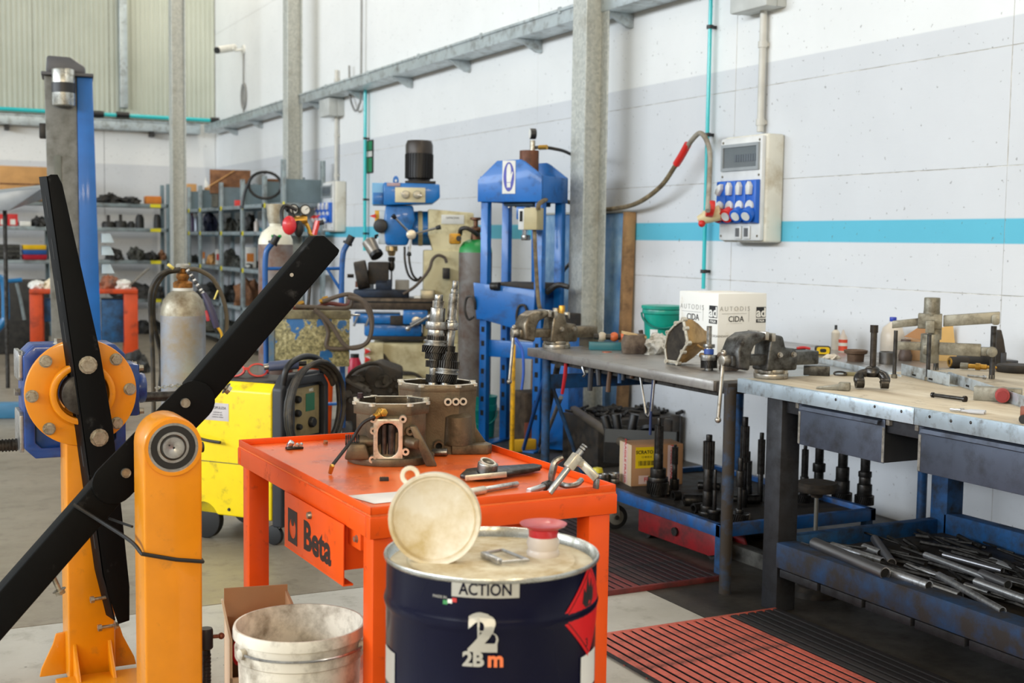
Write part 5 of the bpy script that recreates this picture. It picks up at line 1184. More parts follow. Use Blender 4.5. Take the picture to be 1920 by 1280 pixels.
MB().cyl((0, 0, 0), (0, 0, .03), 14 * e9, n=22).build('flask_base', M_blk, sb)
# ---- hydraulic press
pr_ = Loc(955, 9.3, 0); PR = thing('hydraulic_press', 'tall blue hydraulic workshop press with a hand sign on its head', 'press', pr_.o, pr_.rz - 28); PR.scale = (1.13, 1, 1)
pp_ = lambda px, py, y=0.: pr_.p(px, py, y)
px_, pz_ = pr_.x, pr_.z
M_pblue = mat('press_blue', (4, 100, 182), .40, dirt=(30, 54, 96), amt=.2, scale=8, coat=.15, var=.05)
DP = .42
hd = [(px_(892), pz_(379)), (px_(1011), pz_(379)), (px_(1011), pz_(331)), (px_(979), pz_(305)), (px_(972), pz_(301)), (px_(928), pz_(303)), (px_(892), pz_(338))]
for y in (0, DP): MB().prism(hd, -.012, .012, T(0, y, 0) @ RX(90)).build('head_plate', M_pblue, PR, bevel=.003)
for a0, a1 in ((893, 904), (1000, 1011)): MB().box(px_(a0), px_(a1), .012, DP - .012, pz_(379), pz_(331)).build('head_side', M_pblue, PR, bevel=.003)
def upright(a0, a1, y, zt):
    w_ = px_(a1) - px_(a0); u = MB().box(px_(a0), px_(a1), y - .012, y + .05, .012, zt).build('upright', M_pblue, PR, bevel=.003)
    for i in range(8): z = .25 + i * .105; MB().cyl((px_((a0 + a1) / 2), y - .0135, z - .018), (px_((a0 + a1) / 2), y - .0135, z + .018), .011, n=10).build('pin_hole', M_slot, u) if False else MB().box(px_((a0 + a1) / 2) - .012, px_((a0 + a1) / 2) + .012, y - .0132, y - .011, z - .02, z + .02).build('pin_hole', M_slot, u)
    return u
for y in (.03, DP - .06):
    upright(895, 908, y, pz_(378)); upright(996, 1010, y, pz_(378))
for a0, a1 in ((890, 912), (993, 1014)): MB().box(px_(a0), px_(a1), -.10, DP + .10, 0, .014).build('foot', M_pblue, PR, bevel=.003)
MB().box(px_(905), px_(1000), .06, .09, pz_(672), pz_(640)).build('lower_tie', M_pblue, PR, bevel=.004)
bed = MB().prism([(px_(888), pz_(531)), (px_(1004), pz_(541)), (px_(1000), pz_(617)), (px_(978), pz_(617)), (px_(905), pz_(600)), (px_(895), pz_(600))], -.012, .012, T(0, -.02, 0) @ RX(90)).build('bed_plate', M_pblue, PR, bevel=.003)
MB().prism([(px_(888), pz_(531)), (px_(1004), pz_(541)), (px_(1000), pz_(617)), (px_(978), pz_(617)), (px_(905), pz_(600)), (px_(895), pz_(600))], -.012, .012, T(0, DP + .02, 0) @ RX(90)).build('bed_plate', M_pblue, PR, bevel=.003)
MB().box(px_(916), px_(1000), .02, DP - .02, pz_(541), pz_(530)).build('support_block', M_grime, PR, bevel=.003)
MB().cyl(pp_(925, 536, -.05), pp_(940, 536, -.05), .03, n=10).build('bed_pin', M_dsteel, PR)
for px, py in ((884, 578), (982, 592)):
    MB().tube(spl([pp_(px + 8, py + 16, -.045), pp_(px - 2, py + 22, -.05), pp_(px - 9, py + 4, -.05), pp_(px - 6, py - 18, -.05), pp_(px + 4, py - 22, -.05), pp_(px + 9, py - 12, -.045), pp_(px + 9, py + 3, -.035)], 6), .009, 8).build('bed_handle', M_dsteel, PR)
# ram
yc = DP / 2
MB().box(px_(933), px_(987), .06, DP - .06, pz_(386), pz_(378)).build('ram_flange', mat('flange_navy', (24, 52, 72), .45), PR, bevel=.003)
each('flange_bolt', [MB().cyl((px_(x), .10, pz_(389)), (px_(x), .10, pz_(385)), .012, n=6) for x in (939, 949, 959, 968)], M_bolt, PR)
MB().box(px_(954), px_(972), .08, .16, pz_(411), pz_(387)).build('ram_guide', M_pblue, PR, bevel=.006)
MB().cyl((px_(967), .12, pz_(440)), (px_(967), .12, pz_(410)), pr_.w(5), n=18).build('piston_rod', mat('chrome', (226, 226, 228), .12, 1.), PR)
MB().cyl((px_(968), .12, pz_(450)), (px_(968), .12, pz_(440)), pr_.w(8), n=18).build('ram_nose', M_gear, PR, bevel=.004)
MB().prism([(px_(950), pz_(387)), (px_(962), pz_(387)), (px_(963), pz_(530)), (px_(952), pz_(530))], -.02, .02, T(0, DP - .04, 0) @ RX(90)).build('rear_guide', M_pblue, PR, bevel=.003)
MB().cyl((px_(962), yc, pz_(345)), (px_(962), yc, pz_(281)), pr_.w(16.5), n=28).build('ram_cylinder', mat('rusty_cylinder', (104, 64, 44), .5, .4, dirt=(70, 48, 38), amt=.4), PR, bevel=.004)
MB().cyl((px_(968), yc, pz_(282)), (px_(968), yc, pz_(262)), .018, n=12).build('gauge_stem', M_bolt, PR)
gn = V((-.8, -.6, 0)).normalized(); gc = pp_(968, 250, yc)
gg = MB().cyl(gc - gn * .02, gc + gn * .02, pr_.w(10), n=26).build('gauge', M_blk, PR, bevel=.004)
MB().cyl(gc + gn * .020, gc + gn * .0215, pr_.w(8.8), n=26).build('gauge_face', M_white, gg)
PRi = (Matrix.Translation(PR.location) @ RZ(pr_.rz - 28) @ Matrix.Diagonal((1.13, 1, 1, 1))).inverted()
MB().tube(spl([pp_(973, 276, yc)] + [PRi @ PD(*q_) for q_ in ((1016, 276, 9.5), (1040, 279, 9.6), (1066, 287, 9.8), (1095, 310, 10.0), (1104, 400, 10.0), (1085, 470, 9.9), (1054, 512, 9.75), (1043, 550, 9.6), (1041, 570, 9.5))], 6), .013, 8).build('hydraulic_hose', M_cable, PR)
MB().cyl(pp_(980, 276, yc), pp_(995, 276, yc), .018, n=8).build('hose_fitting', M_brass, PR)
# hand sign
sg = MB().box(px_(939), px_(963), -.0165, -.0125, pz_(364), pz_(303)).build('hand_sign', M_white, PR)
M_sgb = mat('sign_blue', (70, 74, 168), .5)
fm1 = face((px_(951), -.0168, pz_(333)), (1, 0, 0), (0, 0, 1)); a_, b_ = pr_.w(10), pr_.w(27)
MB().prism([(x * a_, y * b_) for x, y in circ(1, 32)], 0, .0008, fm1).build('sign_disc', M_sgb, sg)
hand = [(-.30, -.72), (.35, -.72), (.35, -.42), (.62, .05), (.78, .30), (.62, .36), (.42, .10), (.40, .55), (.24, .82), (.02, .90), (-.25, .80), (-.40, .55), (-.42, .0), (-.36, -.38)]
MB().prism([(x * a_, y * b_) for x, y in hand], .0008, .0016, fm1).build('glove_symbol', M_white, sg)
MB().box(-.36 * a_, .36 * a_, -.40 * b_, -.37 * b_, .0016, .002, fm1).build('glove_cuff', M_sgb, sg)
# junction switch box on the head
MB().box(px_(996), px_(1020), -.16, -.05, pz_(431), pz_(391)).build('switch_box', mat('switch_ivory', (184, 172, 132), .5), PR, bevel=.006)
MB().box(px_(985), px_(996), -.15, -.06, pz_(431), pz_(393)).build('switch_side', MATS['panel_white'], PR, bevel=.004)
MB().box(px_(988), px_(993), -.153, -.149, pz_(416), pz_(397)).build('switch_rocker', M_slot, PR)
MB().tube(spl([pp_(1009, 432, -.10), pp_(1013, 500, -.10), pp_(1018, 560, -.10), pp_(1022, 585, -.08)], 6), .014, 8).build('switch_cable', M_hose, PR)
# pump unit
MB().box(px_(1022), px_(1056), .0, .28, pz_(612), pz_(585)).build('pump_tank', M_grime, PR, bevel=.01)
MB().box(px_(1024), px_(1060), .04, .3, .02, pz_(612)).build('pump_stand', M_pblue, PR, bevel=.006)
for px, py, h in ((1032, 575, 20), (1043, 570, 24), (1052, 582, 12)):
    MB().cyl(pp_(px, py + h, .06), pp_(px, py, .06), .022, n=12).build('valve', M_bolt if px != 1043 else M_brass, PR, bevel=.004)
MB().tube(spl([pp_(1010, 548, .1), pp_(1030, 533, .1), pp_(1050, 536, .1)], 5), .02, 8).build('tie_bar', M_dsteel, PR)
# bottle behind the press
c3 = Loc(889, 10.05); r3 = c3.w(31); GC = thing('gas_cylinder', 'tall grey gas cylinder with green shoulder behind the blue press', 'gas cylinder', c3.o, c3.rz)
MB().lathe([(.001, 0), (r3 * .95, 0), (r3, .04), (r3, c3.z(473))], 36).build('cylinder_body', mat('cylinder_rusty_grey', (120, 116, 112), .5, .3, dirt=(92, 70, 56), amt=.4, scale=6), GC)
MB().lathe([(r3, c3.z(473)), (r3 * .96, c3.z(464)), (r3 * .74, c3.z(454)), (r3 * .4, c3.z(449)), (.001, c3.z(449))], 36).build('green_shoulder', mat('shoulder_green', (40, 146, 74), .4), GC)
MB().lathe([(.001, c3.z(450)), (r3 * .32, c3.z(449)), (r3 * .26, c3.z(436)), (r3 * .5, c3.z(432)), (r3 * .5, c3.z(428)), (r3 * .14, c3.z(424)), (r3 * .14, c3.z(414)), (r3 * .34, c3.z(412)), (r3 * .34, c3.z(408)), (.001, c3.z(408))], 20).build('valve', mat('valve_bronze', (104, 72, 52), .45, .6), GC)
MB().box(c3.x(840), c3.x(862), -.10, .02, c3.z(458), c3.z(438)).build('yellow_regulator', mat('regulator_yellow', (206, 148, 24), .45, dirt=(80, 54, 24), amt=.4), GC, bevel=.015)
MB().tube(spl([c3.p(860, 440, -.06), c3.p(862, 430, -.1), c3.p(872, 428, -.12), c3.p(884, 434, -.1), c3.p(892, 440, -.05)], 5), .018, 8).build('regulator_hose', M_cable, GC)
MB().cyl(c3.p(858, 447, -.11), c3.p(858, 447, -.14), c3.w(5), n=16).build('gauge', M_blk, GC)
# teal pail, yellow bar and blue wrapped panel behind
c4 = Loc(906, 9.9); PL = thing('teal_pail', 'teal plastic pail with handle standing on the floor behind the press', 'bucket', c4.o, c4.rz)
rr_ = c4.w(27); z0 = c4.z(742)
MB().shell([(.001, .004), (rr_ * .78, 0), (rr_ * .92, z0 - .12), (rr_, z0 - .11), (rr_, z0 - .07), (rr_ * .96, z0 - .065), (rr_ * 1.0, z0 - .01), (rr_ * 1.02, z0), (rr_ * .95, z0), (.001, z0 - .02)], 36).build('pail_body', mat('pail_teal', (10, 150, 140), .4), PL)
MB().tube([(rr_ * 1.0 * math.cos(a), rr_ * math.sin(a), z0 - .12 - .10 * math.sin(a - PI)) for a in [PI + PI * i / 14 for i in range(15)]], .006, 6).build('pail_handle', mat('pail_teal', (10, 150, 140), .4), PL)
yb = Loc(962, 8.6); YB = thing('yellow_bar', 'tall worn yellow steel bar standing left of the steel bench', 'bar', yb.o, yb.rz)
MB().cyl((0, .05, 0), (0, 0, yb.z(645)), yb.w(4.3), n=12).build('bar_tube', mat('bar_yellow', (236, 176, 20), .45, dirt=(80, 60, 24), amt=.3, scale=14), YB, bevel=.006)
MB().cyl((0, 0, yb.z(645)), (0, 0, yb.z(641)), yb.w(2.6), n=10).build('bar_tip', M_dsteel, YB)
wp0, wp1 = PX(1000, 600, 4.98), PX(1165, 600, 4.98)
zb0, zb1 = PX(1150, 640, 4.98).z, PX(1140, 400, 4.98).z
wp = thing('wrapped_panel', 'tall panel wrapped in blue plastic film leaning on the wall behind the press', 'panel', (5.0, (wp0.y + wp1.y) / 2, 0), 0)
wl = abs(wp0.y - wp1.y) / 2
M_film = NT('blue_film'); bf = M_film.ramp(M_film.noise(3, 5, .6), [(.35, (64, 120, 178)), (.6, (132, 172, 208)), (.75, (196, 214, 226))]); M_film.l(bf, M_film.b.inputs['Base Color']); M_film.b.inputs['Roughness'].default_value = .22
M_film.bump(M_film.noise(9, 7, .7, None, (1, 2, .6)), .8, .03); M_film = M_film.m
M_wood = mat('old_timber', (164, 126, 84), .7, dirt=(110, 84, 60), amt=.4, bump=.1)
MB().box(-.055, -.005, -wl + .05, wl, .02, zb1).build('film_sheet', M_film, wp, bevel=.012)
MB().box(-.065, .02, -wl, -wl + .05, .0, zb1 + .01).build('timber_edge', M_wood, wp, bevel=.004)
MB().box(-.060, .01, -wl + .05, wl, zb1, zb1 + .02).build('film_top', mat('film_grey', (176, 176, 170), .3), wp, bevel=.006)
MB().box(-.065, .02, wl, wl + .03, 0, zb1).build('timber_edge', M_wood, wp, bevel=.004)
wp.rotation_euler = (0, R_(1.2), 0); wp.location.x = 5.035
# ================================================================== benches along the right wall
BZ = .94
M_bsteel = mat('bench_steel', (166, 162, 158), .32, .75, dirt=(104, 98, 92), amt=.2, scale=6)
M_blegb = mat('bench_blue', (22, 78, 130), .5, .1, dirt=(34, 40, 48), amt=.45, scale=14, bump=.15)
M_blegk = mat('bench_black', (44, 46, 52), .5, .2, dirt=(24, 24, 26), amt=.5, scale=12, bump=.15)
b1x0, b1x1, b1y0, b1y1 = 3.275, 5.06, 4.50, 6.28
b1 = thing('steel_workbench', 'steel-topped workbench with turned-down edge and blue tubular legs', 'workbench', (3.9, 5.3, 0)); bo = V((3.9, 5.3, 0))
MB().box(b1x0 - 3.9, b1x1 - 3.9, b1y0 - 5.3, b1y1 - 5.3, BZ - .006, BZ).build('steel_top', M_bsteel, b1, bevel=.003)
for a in ((b1x0, b1x0 + .006, b1y0, b1y1), (b1x0, b1x1, b1y1 - .006, b1y1), (b1x0, b1x1, b1y0, b1y0 + .006)):
    MB().box(a[0] - 3.9, a[1] - 3.9, a[2] - 5.3, a[3] - 5.3, BZ - .046, BZ - .002).build('folded_edge', M_bsteel, b1, bevel=.003)
for x, y, r in ((3.315, 4.43, .027), (3.32, 6.13, .024), (4.66, 4.62, .024), (4.66, 6.13, .024)):
    MB().cyl((x - 3.9, y - 5.3, 0), (x - 3.9, y - 5.3, BZ - .006 if y > 4.5 else BZ - .02), r, n=16).build('leg', M_blegb if y > 4.5 else mat('worn_post', (30, 84, 132), .5, .2, dirt=(58, 52, 46), amt=1.1, scale=16, bump=.25), b1)
MB().box(3.31 - 3.9, 4.66 - 3.9, 6.12 - 5.3, 6.15 - 5.3, .72, .80).build('end_rail', M_blegb, b1, bevel=.003)
MB().box(4.64 - 3.9, 4.67 - 3.9, 4.7 - 5.3, 6.1 - 5.3, BZ - .10, BZ - .05).build('rear_rail', M_blegb, b1, bevel=.003)
MB().cyl(V((3.33, 6.13, .80)) - bo, V((3.62, 6.14, .10)) - bo, .012, n=8).build('diagonal_brace', M_blegb, b1)
MB().box(3.29 - 3.9, 3.40 - 3.9, 4.415 - 5.3, 4.50 - 5.3, BZ - .052, BZ - .004).build('corner_bracket', M_grime, b1, bevel=.004)
# wooden bench
def planktop():
    t = NT('plywood_top'); n1 = t.noise(2.6, 6, .62, None, (3, .6, 1)); n2 = t.noise(11, 6, .7)
    base = t.ramp(n1, [(.3, (150, 134, 112)), (.5, (188, 174, 150)), (.72, (206, 196, 176))])
    f = t.ramp(n2, [(.60, g(0)), (.74, g(.8))]); base = t.mix(f, base, rgb((92, 76, 60)))
    t.l(base, t.b.inputs['Base Color']); t.b.inputs['Roughness'].default_value = .6; t.bump(n1, .15, .003); return t.m
M_ply = planktop()
M_apron = mat('zinc_apron', (188, 204, 216), .34, .6, dirt=(96, 92, 88), amt=.22, scale=16)
BW = .96; b2x0, b2x1, b2y0, b2y1 = 3.325, 5.06, 1.7, 4.385; o2 = V((4.2, 3.2, 0))
b2 = thing('wooden_workbench', 'plywood workbench with zinc edging, two grey drawers and dark legs', 'workbench', o2)
def B2(nm, x0, x1, y0, y1, z0, z1, m_, bv=.003, par=None): return MB().box(x0 - o2.x, x1 - o2.x, y0 - o2.y, y1 - o2.y, z0, z1).build(nm, m_, par or b2, bevel=bv)
for i, (ya, yb_) in enumerate(((1.7, 3.02), (3.023, 4.385))): B2('plywood_top', b2x0, b2x1, ya, yb_, BW - .03, BW - .0005, M_ply, .002)
for ya, yb_ in ((1.7, 3.345), (3.348, 4.389)): B2('zinc_edge', b2x0 - .004, b2x0, ya, yb_, BW - .058, BW + .001, M_apron, .001)
B2('zinc_edge', b2x0, b2x0 + .02, 1.7, 4.389, BW - .001, BW + .0015, M_apron, .0005)
B2('zinc_edge', b2x0 - .003, 4.6, 4.385, 4.389, BW - .058, BW + .001, M_apron, .001)
for px, py in ((1567, 749), (1690, 771), (1743, 781), (1783, 789), (1820, 792), (1640, 762)):
    p = PX(px, py, b2x0 - .004); MB().lathe([(.001, .003), (.004, .002), (.006, 0)], 12, face(p - o2, (0, -1, 0), (0, 0, 1))).build('edge_screw', M_dsteel, b2)
for (x, y) in ((3.335, 4.10), (4.27, 4.08), (3.335, 1.75), (4.27, 1.75)):
    B2('leg', x, x + .10, y, y + .10, 0, BW - .03, M_blegk if x < 4 else M_blegb, .004)
B2('front_frame', 3.36, 3.42, 1.8, 4.2, BW - .115, BW - .03, M_blegk, .003)
B2('rear_frame', 4.29, 4.35, 1.8, 4.2, BW - .115, BW - .03, M_blegk, .003)
B2('front_rail', 3.325, 3.425, 1.75, 4.10, .195, .302, mat('rail_blue', (26, 84, 140), .5, .1, dirt=(56, 54, 54), amt=.85, scale=9, bump=.2), .006)
B2('rear_rail', 4.27, 4.34, 1.75, 4.10, .23, .345, M_blegb, .006)
B2('shelf_sheet', 3.425, 4.27, 1.75, 4.10, .245, .255, M_grime, .002)
for k in range(9): B2('rail_block', 3.327, 3.375, 1.8 + k * .255, 2.035 + k * .255, .160, .193, M_blegk, .003)
B2('side_rail', 3.435, 4.27, 4.13, 4.18, .22, .31, M_blegb, .005)
M_draw = mat('drawer_slate', (74, 82, 98), .42, .35, dirt=(48, 50, 56), amt=.35, scale=9)
M_scuff = mat('scuffed_steel', (150, 146, 138), .5, .5, dirt=(96, 92, 84), amt=.5, scale=40)
def drawer(pa, pb, ptop, pbot, lab=None):
    xf = 3.345; a = PX(*pa, xf); b = PX(*pb, xf); zt_, zb_ = PX(*ptop, xf).z, PX(*pbot, xf).z
    y1_, y0_ = a.y, b.y
    d = MB().box(xf - o2.x, xf + .004 - o2.x, y0_ - o2.y, y1_ - o2.y, zb_, zt_).build('drawer_front', M_draw, b2, bevel=.002)
    MB().prism([(0, 0), (-.022, -.004), (-.026, -.018), (-.022, -.020), (-.018, -.008), (0, -.006)], -(y1_ - y0_) / 2 + .03, (y1_ - y0_) / 2 - .015, T(xf - o2.x, (y0_ + y1_) / 2 - o2.y, zt_) @ Matrix(((1, 0, 0, 0), (0, 0, -1, 0), (0, 1, 0, 0), (0, 0, 0, 1)))).build('drawer_pull', M_draw, d)
    for yy in (y0_, y1_ - .012): MB().box(xf - .0015 - o2.x, xf - o2.x, yy - o2.y, yy + .012 - o2.y, zb_ + .004, zt_ - .03).build('worn_edge', M_scuff, d)
    MB().box(xf + .004 - o2.x, xf + .45 - o2.x, y0_ + .01 - o2.y, y1_ - .01 - o2.y, zb_, zt_ - .03).build('drawer_body', mat('drawer_dark', (30, 32, 36), .6), b2)
    for yy in (y0_ - .022, y1_ + .004): MB().box(xf + .0 - o2.x, xf + .4 - o2.x, yy - o2.y, yy + .018 - o2.y, zt_ - .02, BW - .03).build('drawer_runner', M_scuff, b2, bevel=.002)
drawer((1498, 760), (1658, 830), (1500, 757), (1500, 833))
drawer((1722, 830), (1960, 900), (1722, 798), (1722, 884))

# ---- bench vises
def vise(lab, P, s, m_body, m_jaw, lever_px=None, anvil=True):
    v = thing('bench_vise', lab, 'vise', P)
    MB().cyl((0, 0, 0), (0, 0, .022 * s), .075 * s, n=30).cyl((0, 0, .022 * s), (0, 0, .04 * s), .06 * s, n=24).build('swivel_base', m_jaw, v, bevel=.004)
    for a in (-2.3, -.8, .9, 2.4): MB().hexbolt((.062 * s * math.cos(a), .062 * s * math.sin(a), .022 * s), (0, 0, 1), .011 * s, .014 * s).build('base_bolt', M_bolt, v)
    MB().prism([(-.065, .035), (.10, .035), (.105, .10), (.09, .13), (.035, .135), (.02, .185), (-.035, .195), (-.05, .16), (-.055, .12)], -.055, .055, Matrix.Scale(s, 4) @ RX(90)).build('fixed_body', m_body, v, bevel=.010 * s, seg=3)
    MB().box(.09 * s, .235 * s, -.038 * s, .038 * s, .055 * s, .115 * s).build('slide_bar', m_body, v, bevel=.006)
    MB().box(-.235 * s, -.05 * s, -.036 * s, .036 * s, .060 * s, .105 * s).build('slide_bar', m_body, v, bevel=.006)
    MB().prism([(-.16, .04), (-.215, .05), (-.225, .13), (-.205, .175), (-.16, .200), (-.085, .205), (-.075, .185), (-.10, .165), (-.135, .150), (-.15, .12)], -.060, .060, Matrix.Scale(s, 4) @ RX(90)).build('moving_jaw', m_body, v, bevel=.012 * s, seg=3)
    MB().box(-.085 * s, -.066 * s, -.064 * s, .064 * s, .172 * s, .207 * s).build('jaw_plate', m_jaw, v, bevel=.002)
    MB().box(-.05 * s, -.030 * s, -.064 * s, .064 * s, .165 * s, .20 * s).build('jaw_plate', m_jaw, v, bevel=.002)
    for x in (.0, .075): MB().hexbolt((x * s, -.056 * s, .105 * s), (0, -1, 0), .010 * s, .012 * s).build('body_bolt', m_jaw, v)
    MB().cyl((-.225 * s, 0, .083 * s), (-.268 * s, 0, .083 * s), .024 * s, n=18).build('screw_head', m_jaw, v, bevel=.003)
    h0 = V((-.255 * s, -.0, .115 * s)); h1 = V((-.285 * s, -.012 * s, -.17 * s))
    MB().cyl(h0, h1, .0085 * s, n=10).ball(tuple(h1), .014 * s, 10, 6).ball(tuple(h0), .014 * s, 10, 6).build('tommy_bar', m_jaw, v)
    return v
M_vise = mat('vise_iron', (128, 118, 102), .34, .8, dirt=(66, 58, 48), amt=.4, scale=22, bump=.12)
M_vjaw = mat('vise_bright', (176, 170, 160), .3, .85, dirt=(104, 94, 78), amt=.35, scale=24)
M_viseD = mat('vise_dark', (98, 98, 96), .38, .8, dirt=(44, 40, 36), amt=.45, scale=22, bump=.15)
p = PZ(1043, 652, BZ); vise('bronzed bench vise on the far left corner of the steel bench', (p.x, p.y, BZ), 1.06, M_vise, M_vjaw)
p = PZ(1452, 708, BW); vise('dark bench vise clamped where the steel and wooden benches meet', (p.x - .02, p.y, BW + .001), 1.0, M_viseD, M_vjaw)
st = thing('blue_lanyard', 'blue cord loop hanging from the bronzed vise', 'cord', PZ(985, 655, BZ) + V((-.05, 0, 0)))
MB().tube(spl([(0, 0, .05), (-.02, -.02, .06), (.01, -.04, .0), (.02, -.04, -.12), (.015, -.03, -.22)], 6), .008, 8).build('cord', mat('cord_blue', (50, 90, 180), .4), st)
# ---- white carton
M_cart = mat('carton_white', (236, 235, 230), .6, var=.02, dirt=(196, 180, 150), amt=.12, scale=5)
nb = PZ(1344, 672, BZ); xr_ = PY(1435, 655, nb.y).x; yl_ = PX(1272, 640, nb.x).y; hz = PX(1344, 550, nb.x).z - BZ
wX, wY = xr_ - nb.x, yl_ - nb.y
ct = thing('printed_carton', 'white carton printed AUTODIS and CIDA on the steel bench', 'box', (nb.x, nb.y, BZ))
MB().box(0, wX, 0, wY, 0, hz).build('carton_body', M_cart, ct, bevel=.004)
MB().box(0.002, wX - .002, wY / 2 - .0015, wY / 2 + .0015, hz - .0005, hz + .0006).build('lid_seam', M_cardl, ct)
M_pr = mat('print_grey', (150, 148, 144), .6); M_pb = mat('print_black', (30, 30, 32), .6)
for fm2, W2 in ((face((wX / 2, -.001, 0), (1, 0, 0), (0, 0, 1)), wX), (face((-.001, wY / 2, 0), (0, -1, 0), (0, 0, 1)), wY)):
    text('lettering', 'AUTODIS', M_pr, ct, fm2 @ T(-W2 * .16, hz * .76, 0), W2 * .11, -.0005, spacing=1.45)
    MB().box(-W2 * .42, W2 * .08, hz * .685, hz * .69, 0, .0006, fm2).build('print_line', M_pr, ct)
    text('lettering', 'CIDA', M_pb, ct, fm2 @ T(-W2 * .13, hz * .60, 0), W2 * .135, .0004)
    MB().box(-W2 * .25, -W2 * .01, hz * .535, hz * .538, 0, .0006, fm2).build('print_line', M_pr, ct)
    MB().box(W2 * .13, W2 * .134, hz * .56, hz * .80, 0, .0006, fm2).build('print_line', M_pr, ct)
    lgx = W2 * .385; e_ = W2 * .20
    MB().box(lgx - e_ / 2, lgx + e_ / 2, hz * .62, hz * .62 + e_ * .9, 0, .0007, fm2).build('logo_block', M_pb, ct)
    text('logo', 'ad', M_cart, ct, fm2 @ T(lgx, hz * .62 + e_ * .40, .0006), e_ * 1.05, .002)
    MB().box(lgx - e_ / 2, lgx + e_ / 2, hz * .62 - e_ * .42, hz * .62 - e_ * .12, 0, .0007, fm2).build('logo_block', M_pb, ct)
    text('lettering', 'ITALIA', M_cart, ct, fm2 @ T(lgx, hz * .62 - e_ * .27, .0006), e_ * .24, .0006)
    text('lettering', 'RENDIAMO SEMPLICE IL NOSTRO LAVORO', M_pr, ct, fm2 @ T(-W2 * .02, hz * .34, 0), W2 * .052)
    for i in range(4): MB().frame(circ(W2 * .022, 14), circ(W2 * .010, 14), 0, .0006, fm2 @ T(-W2 * .40 + i * W2 * .055, hz * .12, 0)).build('print_ring', M_pb, ct)
# ---- teal bucket
tbp = PZ(1243, 649, BZ); kk = (tbp - EYE).dot(FWD) / F_PX
tbp2 = V((tbp.x, tbp.y, BZ)) + V((.45, .89, 0)) * .06; azb = -math.degrees(math.atan2(tbp.x, tbp.y))
tbk = thing('teal_bucket', 'teal plastic bucket with lid and white label behind the bell housing', 'bucket', tbp2, azb)
rb2, hb2 = 38 * kk, 76 * kk; M_tl = mat('bucket_teal', (8, 158, 138), .36, coat=.2, dirt=(10, 100, 92), amt=.2)
MB().lathe([(.001, 0), (rb2 * .82, 0), (rb2 * .93, hb2 * .78), (rb2 * 1.0, hb2 * .80), (rb2 * 1.0, hb2 * .90), (.001, hb2 * .9)], 40).build('bucket_body', M_tl, tbk, bevel=.001)
MB().lathe([(rb2 * .96, hb2 * .905), (rb2 * 1.04, hb2 * .915), (rb2 * 1.05, hb2 * .99), (rb2 * 1.0, hb2 * 1.0), (.001, hb2 * .985)], 40).build('bucket_lid', M_tl, tbk)
MB().tube([(rb2 * 1.03 * math.cos(a), rb2 * 1.0 * math.sin(a), hb2 * (.80 - .34 * math.sin(a - PI) )) for a in [PI + PI * i / 18 for i in range(19)]], .006, 8).build('bucket_handle', mat('handle_teal', (6, 116, 104), .4), tbk)
lo = [[(rb2 * (.845 + .10 * z_ / hb2) * math.cos(a), rb2 * (.845 + .10 * z_ / hb2) * math.sin(a), z_) for z_ in (.01, hb2 * .42)] for a in [PI * 1.27 + i * .06 for i in range(9)]]
MB().loft(lo, False, False, False).build('label', M_white, tbk)
# ---- crusty casting block, crumpled film, bell housing, gear shaft
q = PZ(1188, 662, BZ); M_block = mat('crusty_casting', (120, 104, 88), .75, dirt=(58, 46, 40), amt=.6, scale=11, bump=.5, bscale=60)
bl = thing('casting_block', 'crusty brown casting lump on the steel bench before the teal bucket', 'casting', (q.x, q.y, BZ), -25)
MB().loft([[(x * 1.0, y, 0) for x, y in rrect(.125, .11, .02, 3)], [(x * 1.05, y * 1.1, .06) for x, y in rrect(.125, .11, .02, 3)], [(x * .9 + .005, y, .105) for x, y in rrect(.125, .11, .03, 3)]]).build('casting_body', M_block, bl, bevel=.004)
MB().loft([[(x * 1.1, y * 1.05, .096 - x * .2) for x, y in rrect(.12, .10, .02, 3)], [(x * 1.1, y * 1.05, .108 - x * .2) for x, y in rrect(.12, .10, .02, 3)]]).build('paper_wrap', mat('wrap_tan', (190, 160, 112), .7), bl)
def crumple(nm, m_, lab, cat_, P, sx, sy, sz, seed, sub=4, rough=.35, rz=0):
    bm = bmesh.new(); bmesh.ops.create_icosphere(bm, subdivisions=sub, radius=1); r_ = random.Random(seed)
    from mathutils import noise as mn
    off = V((seed * 3.1, seed, 0))
    for v_ in bm.verts:
        n_ = mn.fractal(v_.co * 2.2 + off, 1.0, 2.0, 5) * rough; c = v_.co * (1 + n_)
        v_.co = V((c.x * sx, c.y * sy, max(0, c.z + .25) * sz))
    me = bpy.data.meshes.new(nm); bm.to_mesh(me); bm.free(); me.materials.append(m_)
    o = bpy.data.objects.new(nm, me); COL.objects.link(o); o.location = P; o.rotation_euler = (0, 0, R_(rz))
    return tag(o, lab, cat_)
M_crfilm = NT('crumpled_film'); M_crfilm.b.inputs['Base Color'].default_value = rgb((206, 202, 192)); M_crfilm.b.inputs['Roughness'].default_value = .12; M_crfilm.b.inputs['Metallic'].default_value = .55
M_crfilm.bump(M_crfilm.noise(60, 5, .7), .9, .02); M_crfilm = M_crfilm.m
q = PZ(1232, 662, BZ); crumple('crumpled_film', M_crfilm, 'shiny crumpled plastic film on the steel bench beside the bell housing', 'packaging', (q.x, q.y, BZ), .10, .075, .075, 4, 4, .5, 20)
q = PZ(1286, 684, BZ); kb_ = (q - EYE).dot(FWD) / F_PX; azh = -math.degrees(math.atan2(q.x, q.y))
M_bellh = mat('bell_tan', (176, 142, 92), .42, .45, dirt=(104, 78, 48), amt=.35, scale=12, bump=.2, bscale=120)
bh = thing('bell_housing', 'tan cast bell housing lying open face to the left on the steel bench', 'gearbox housing', (q.x, q.y, BZ), azh)
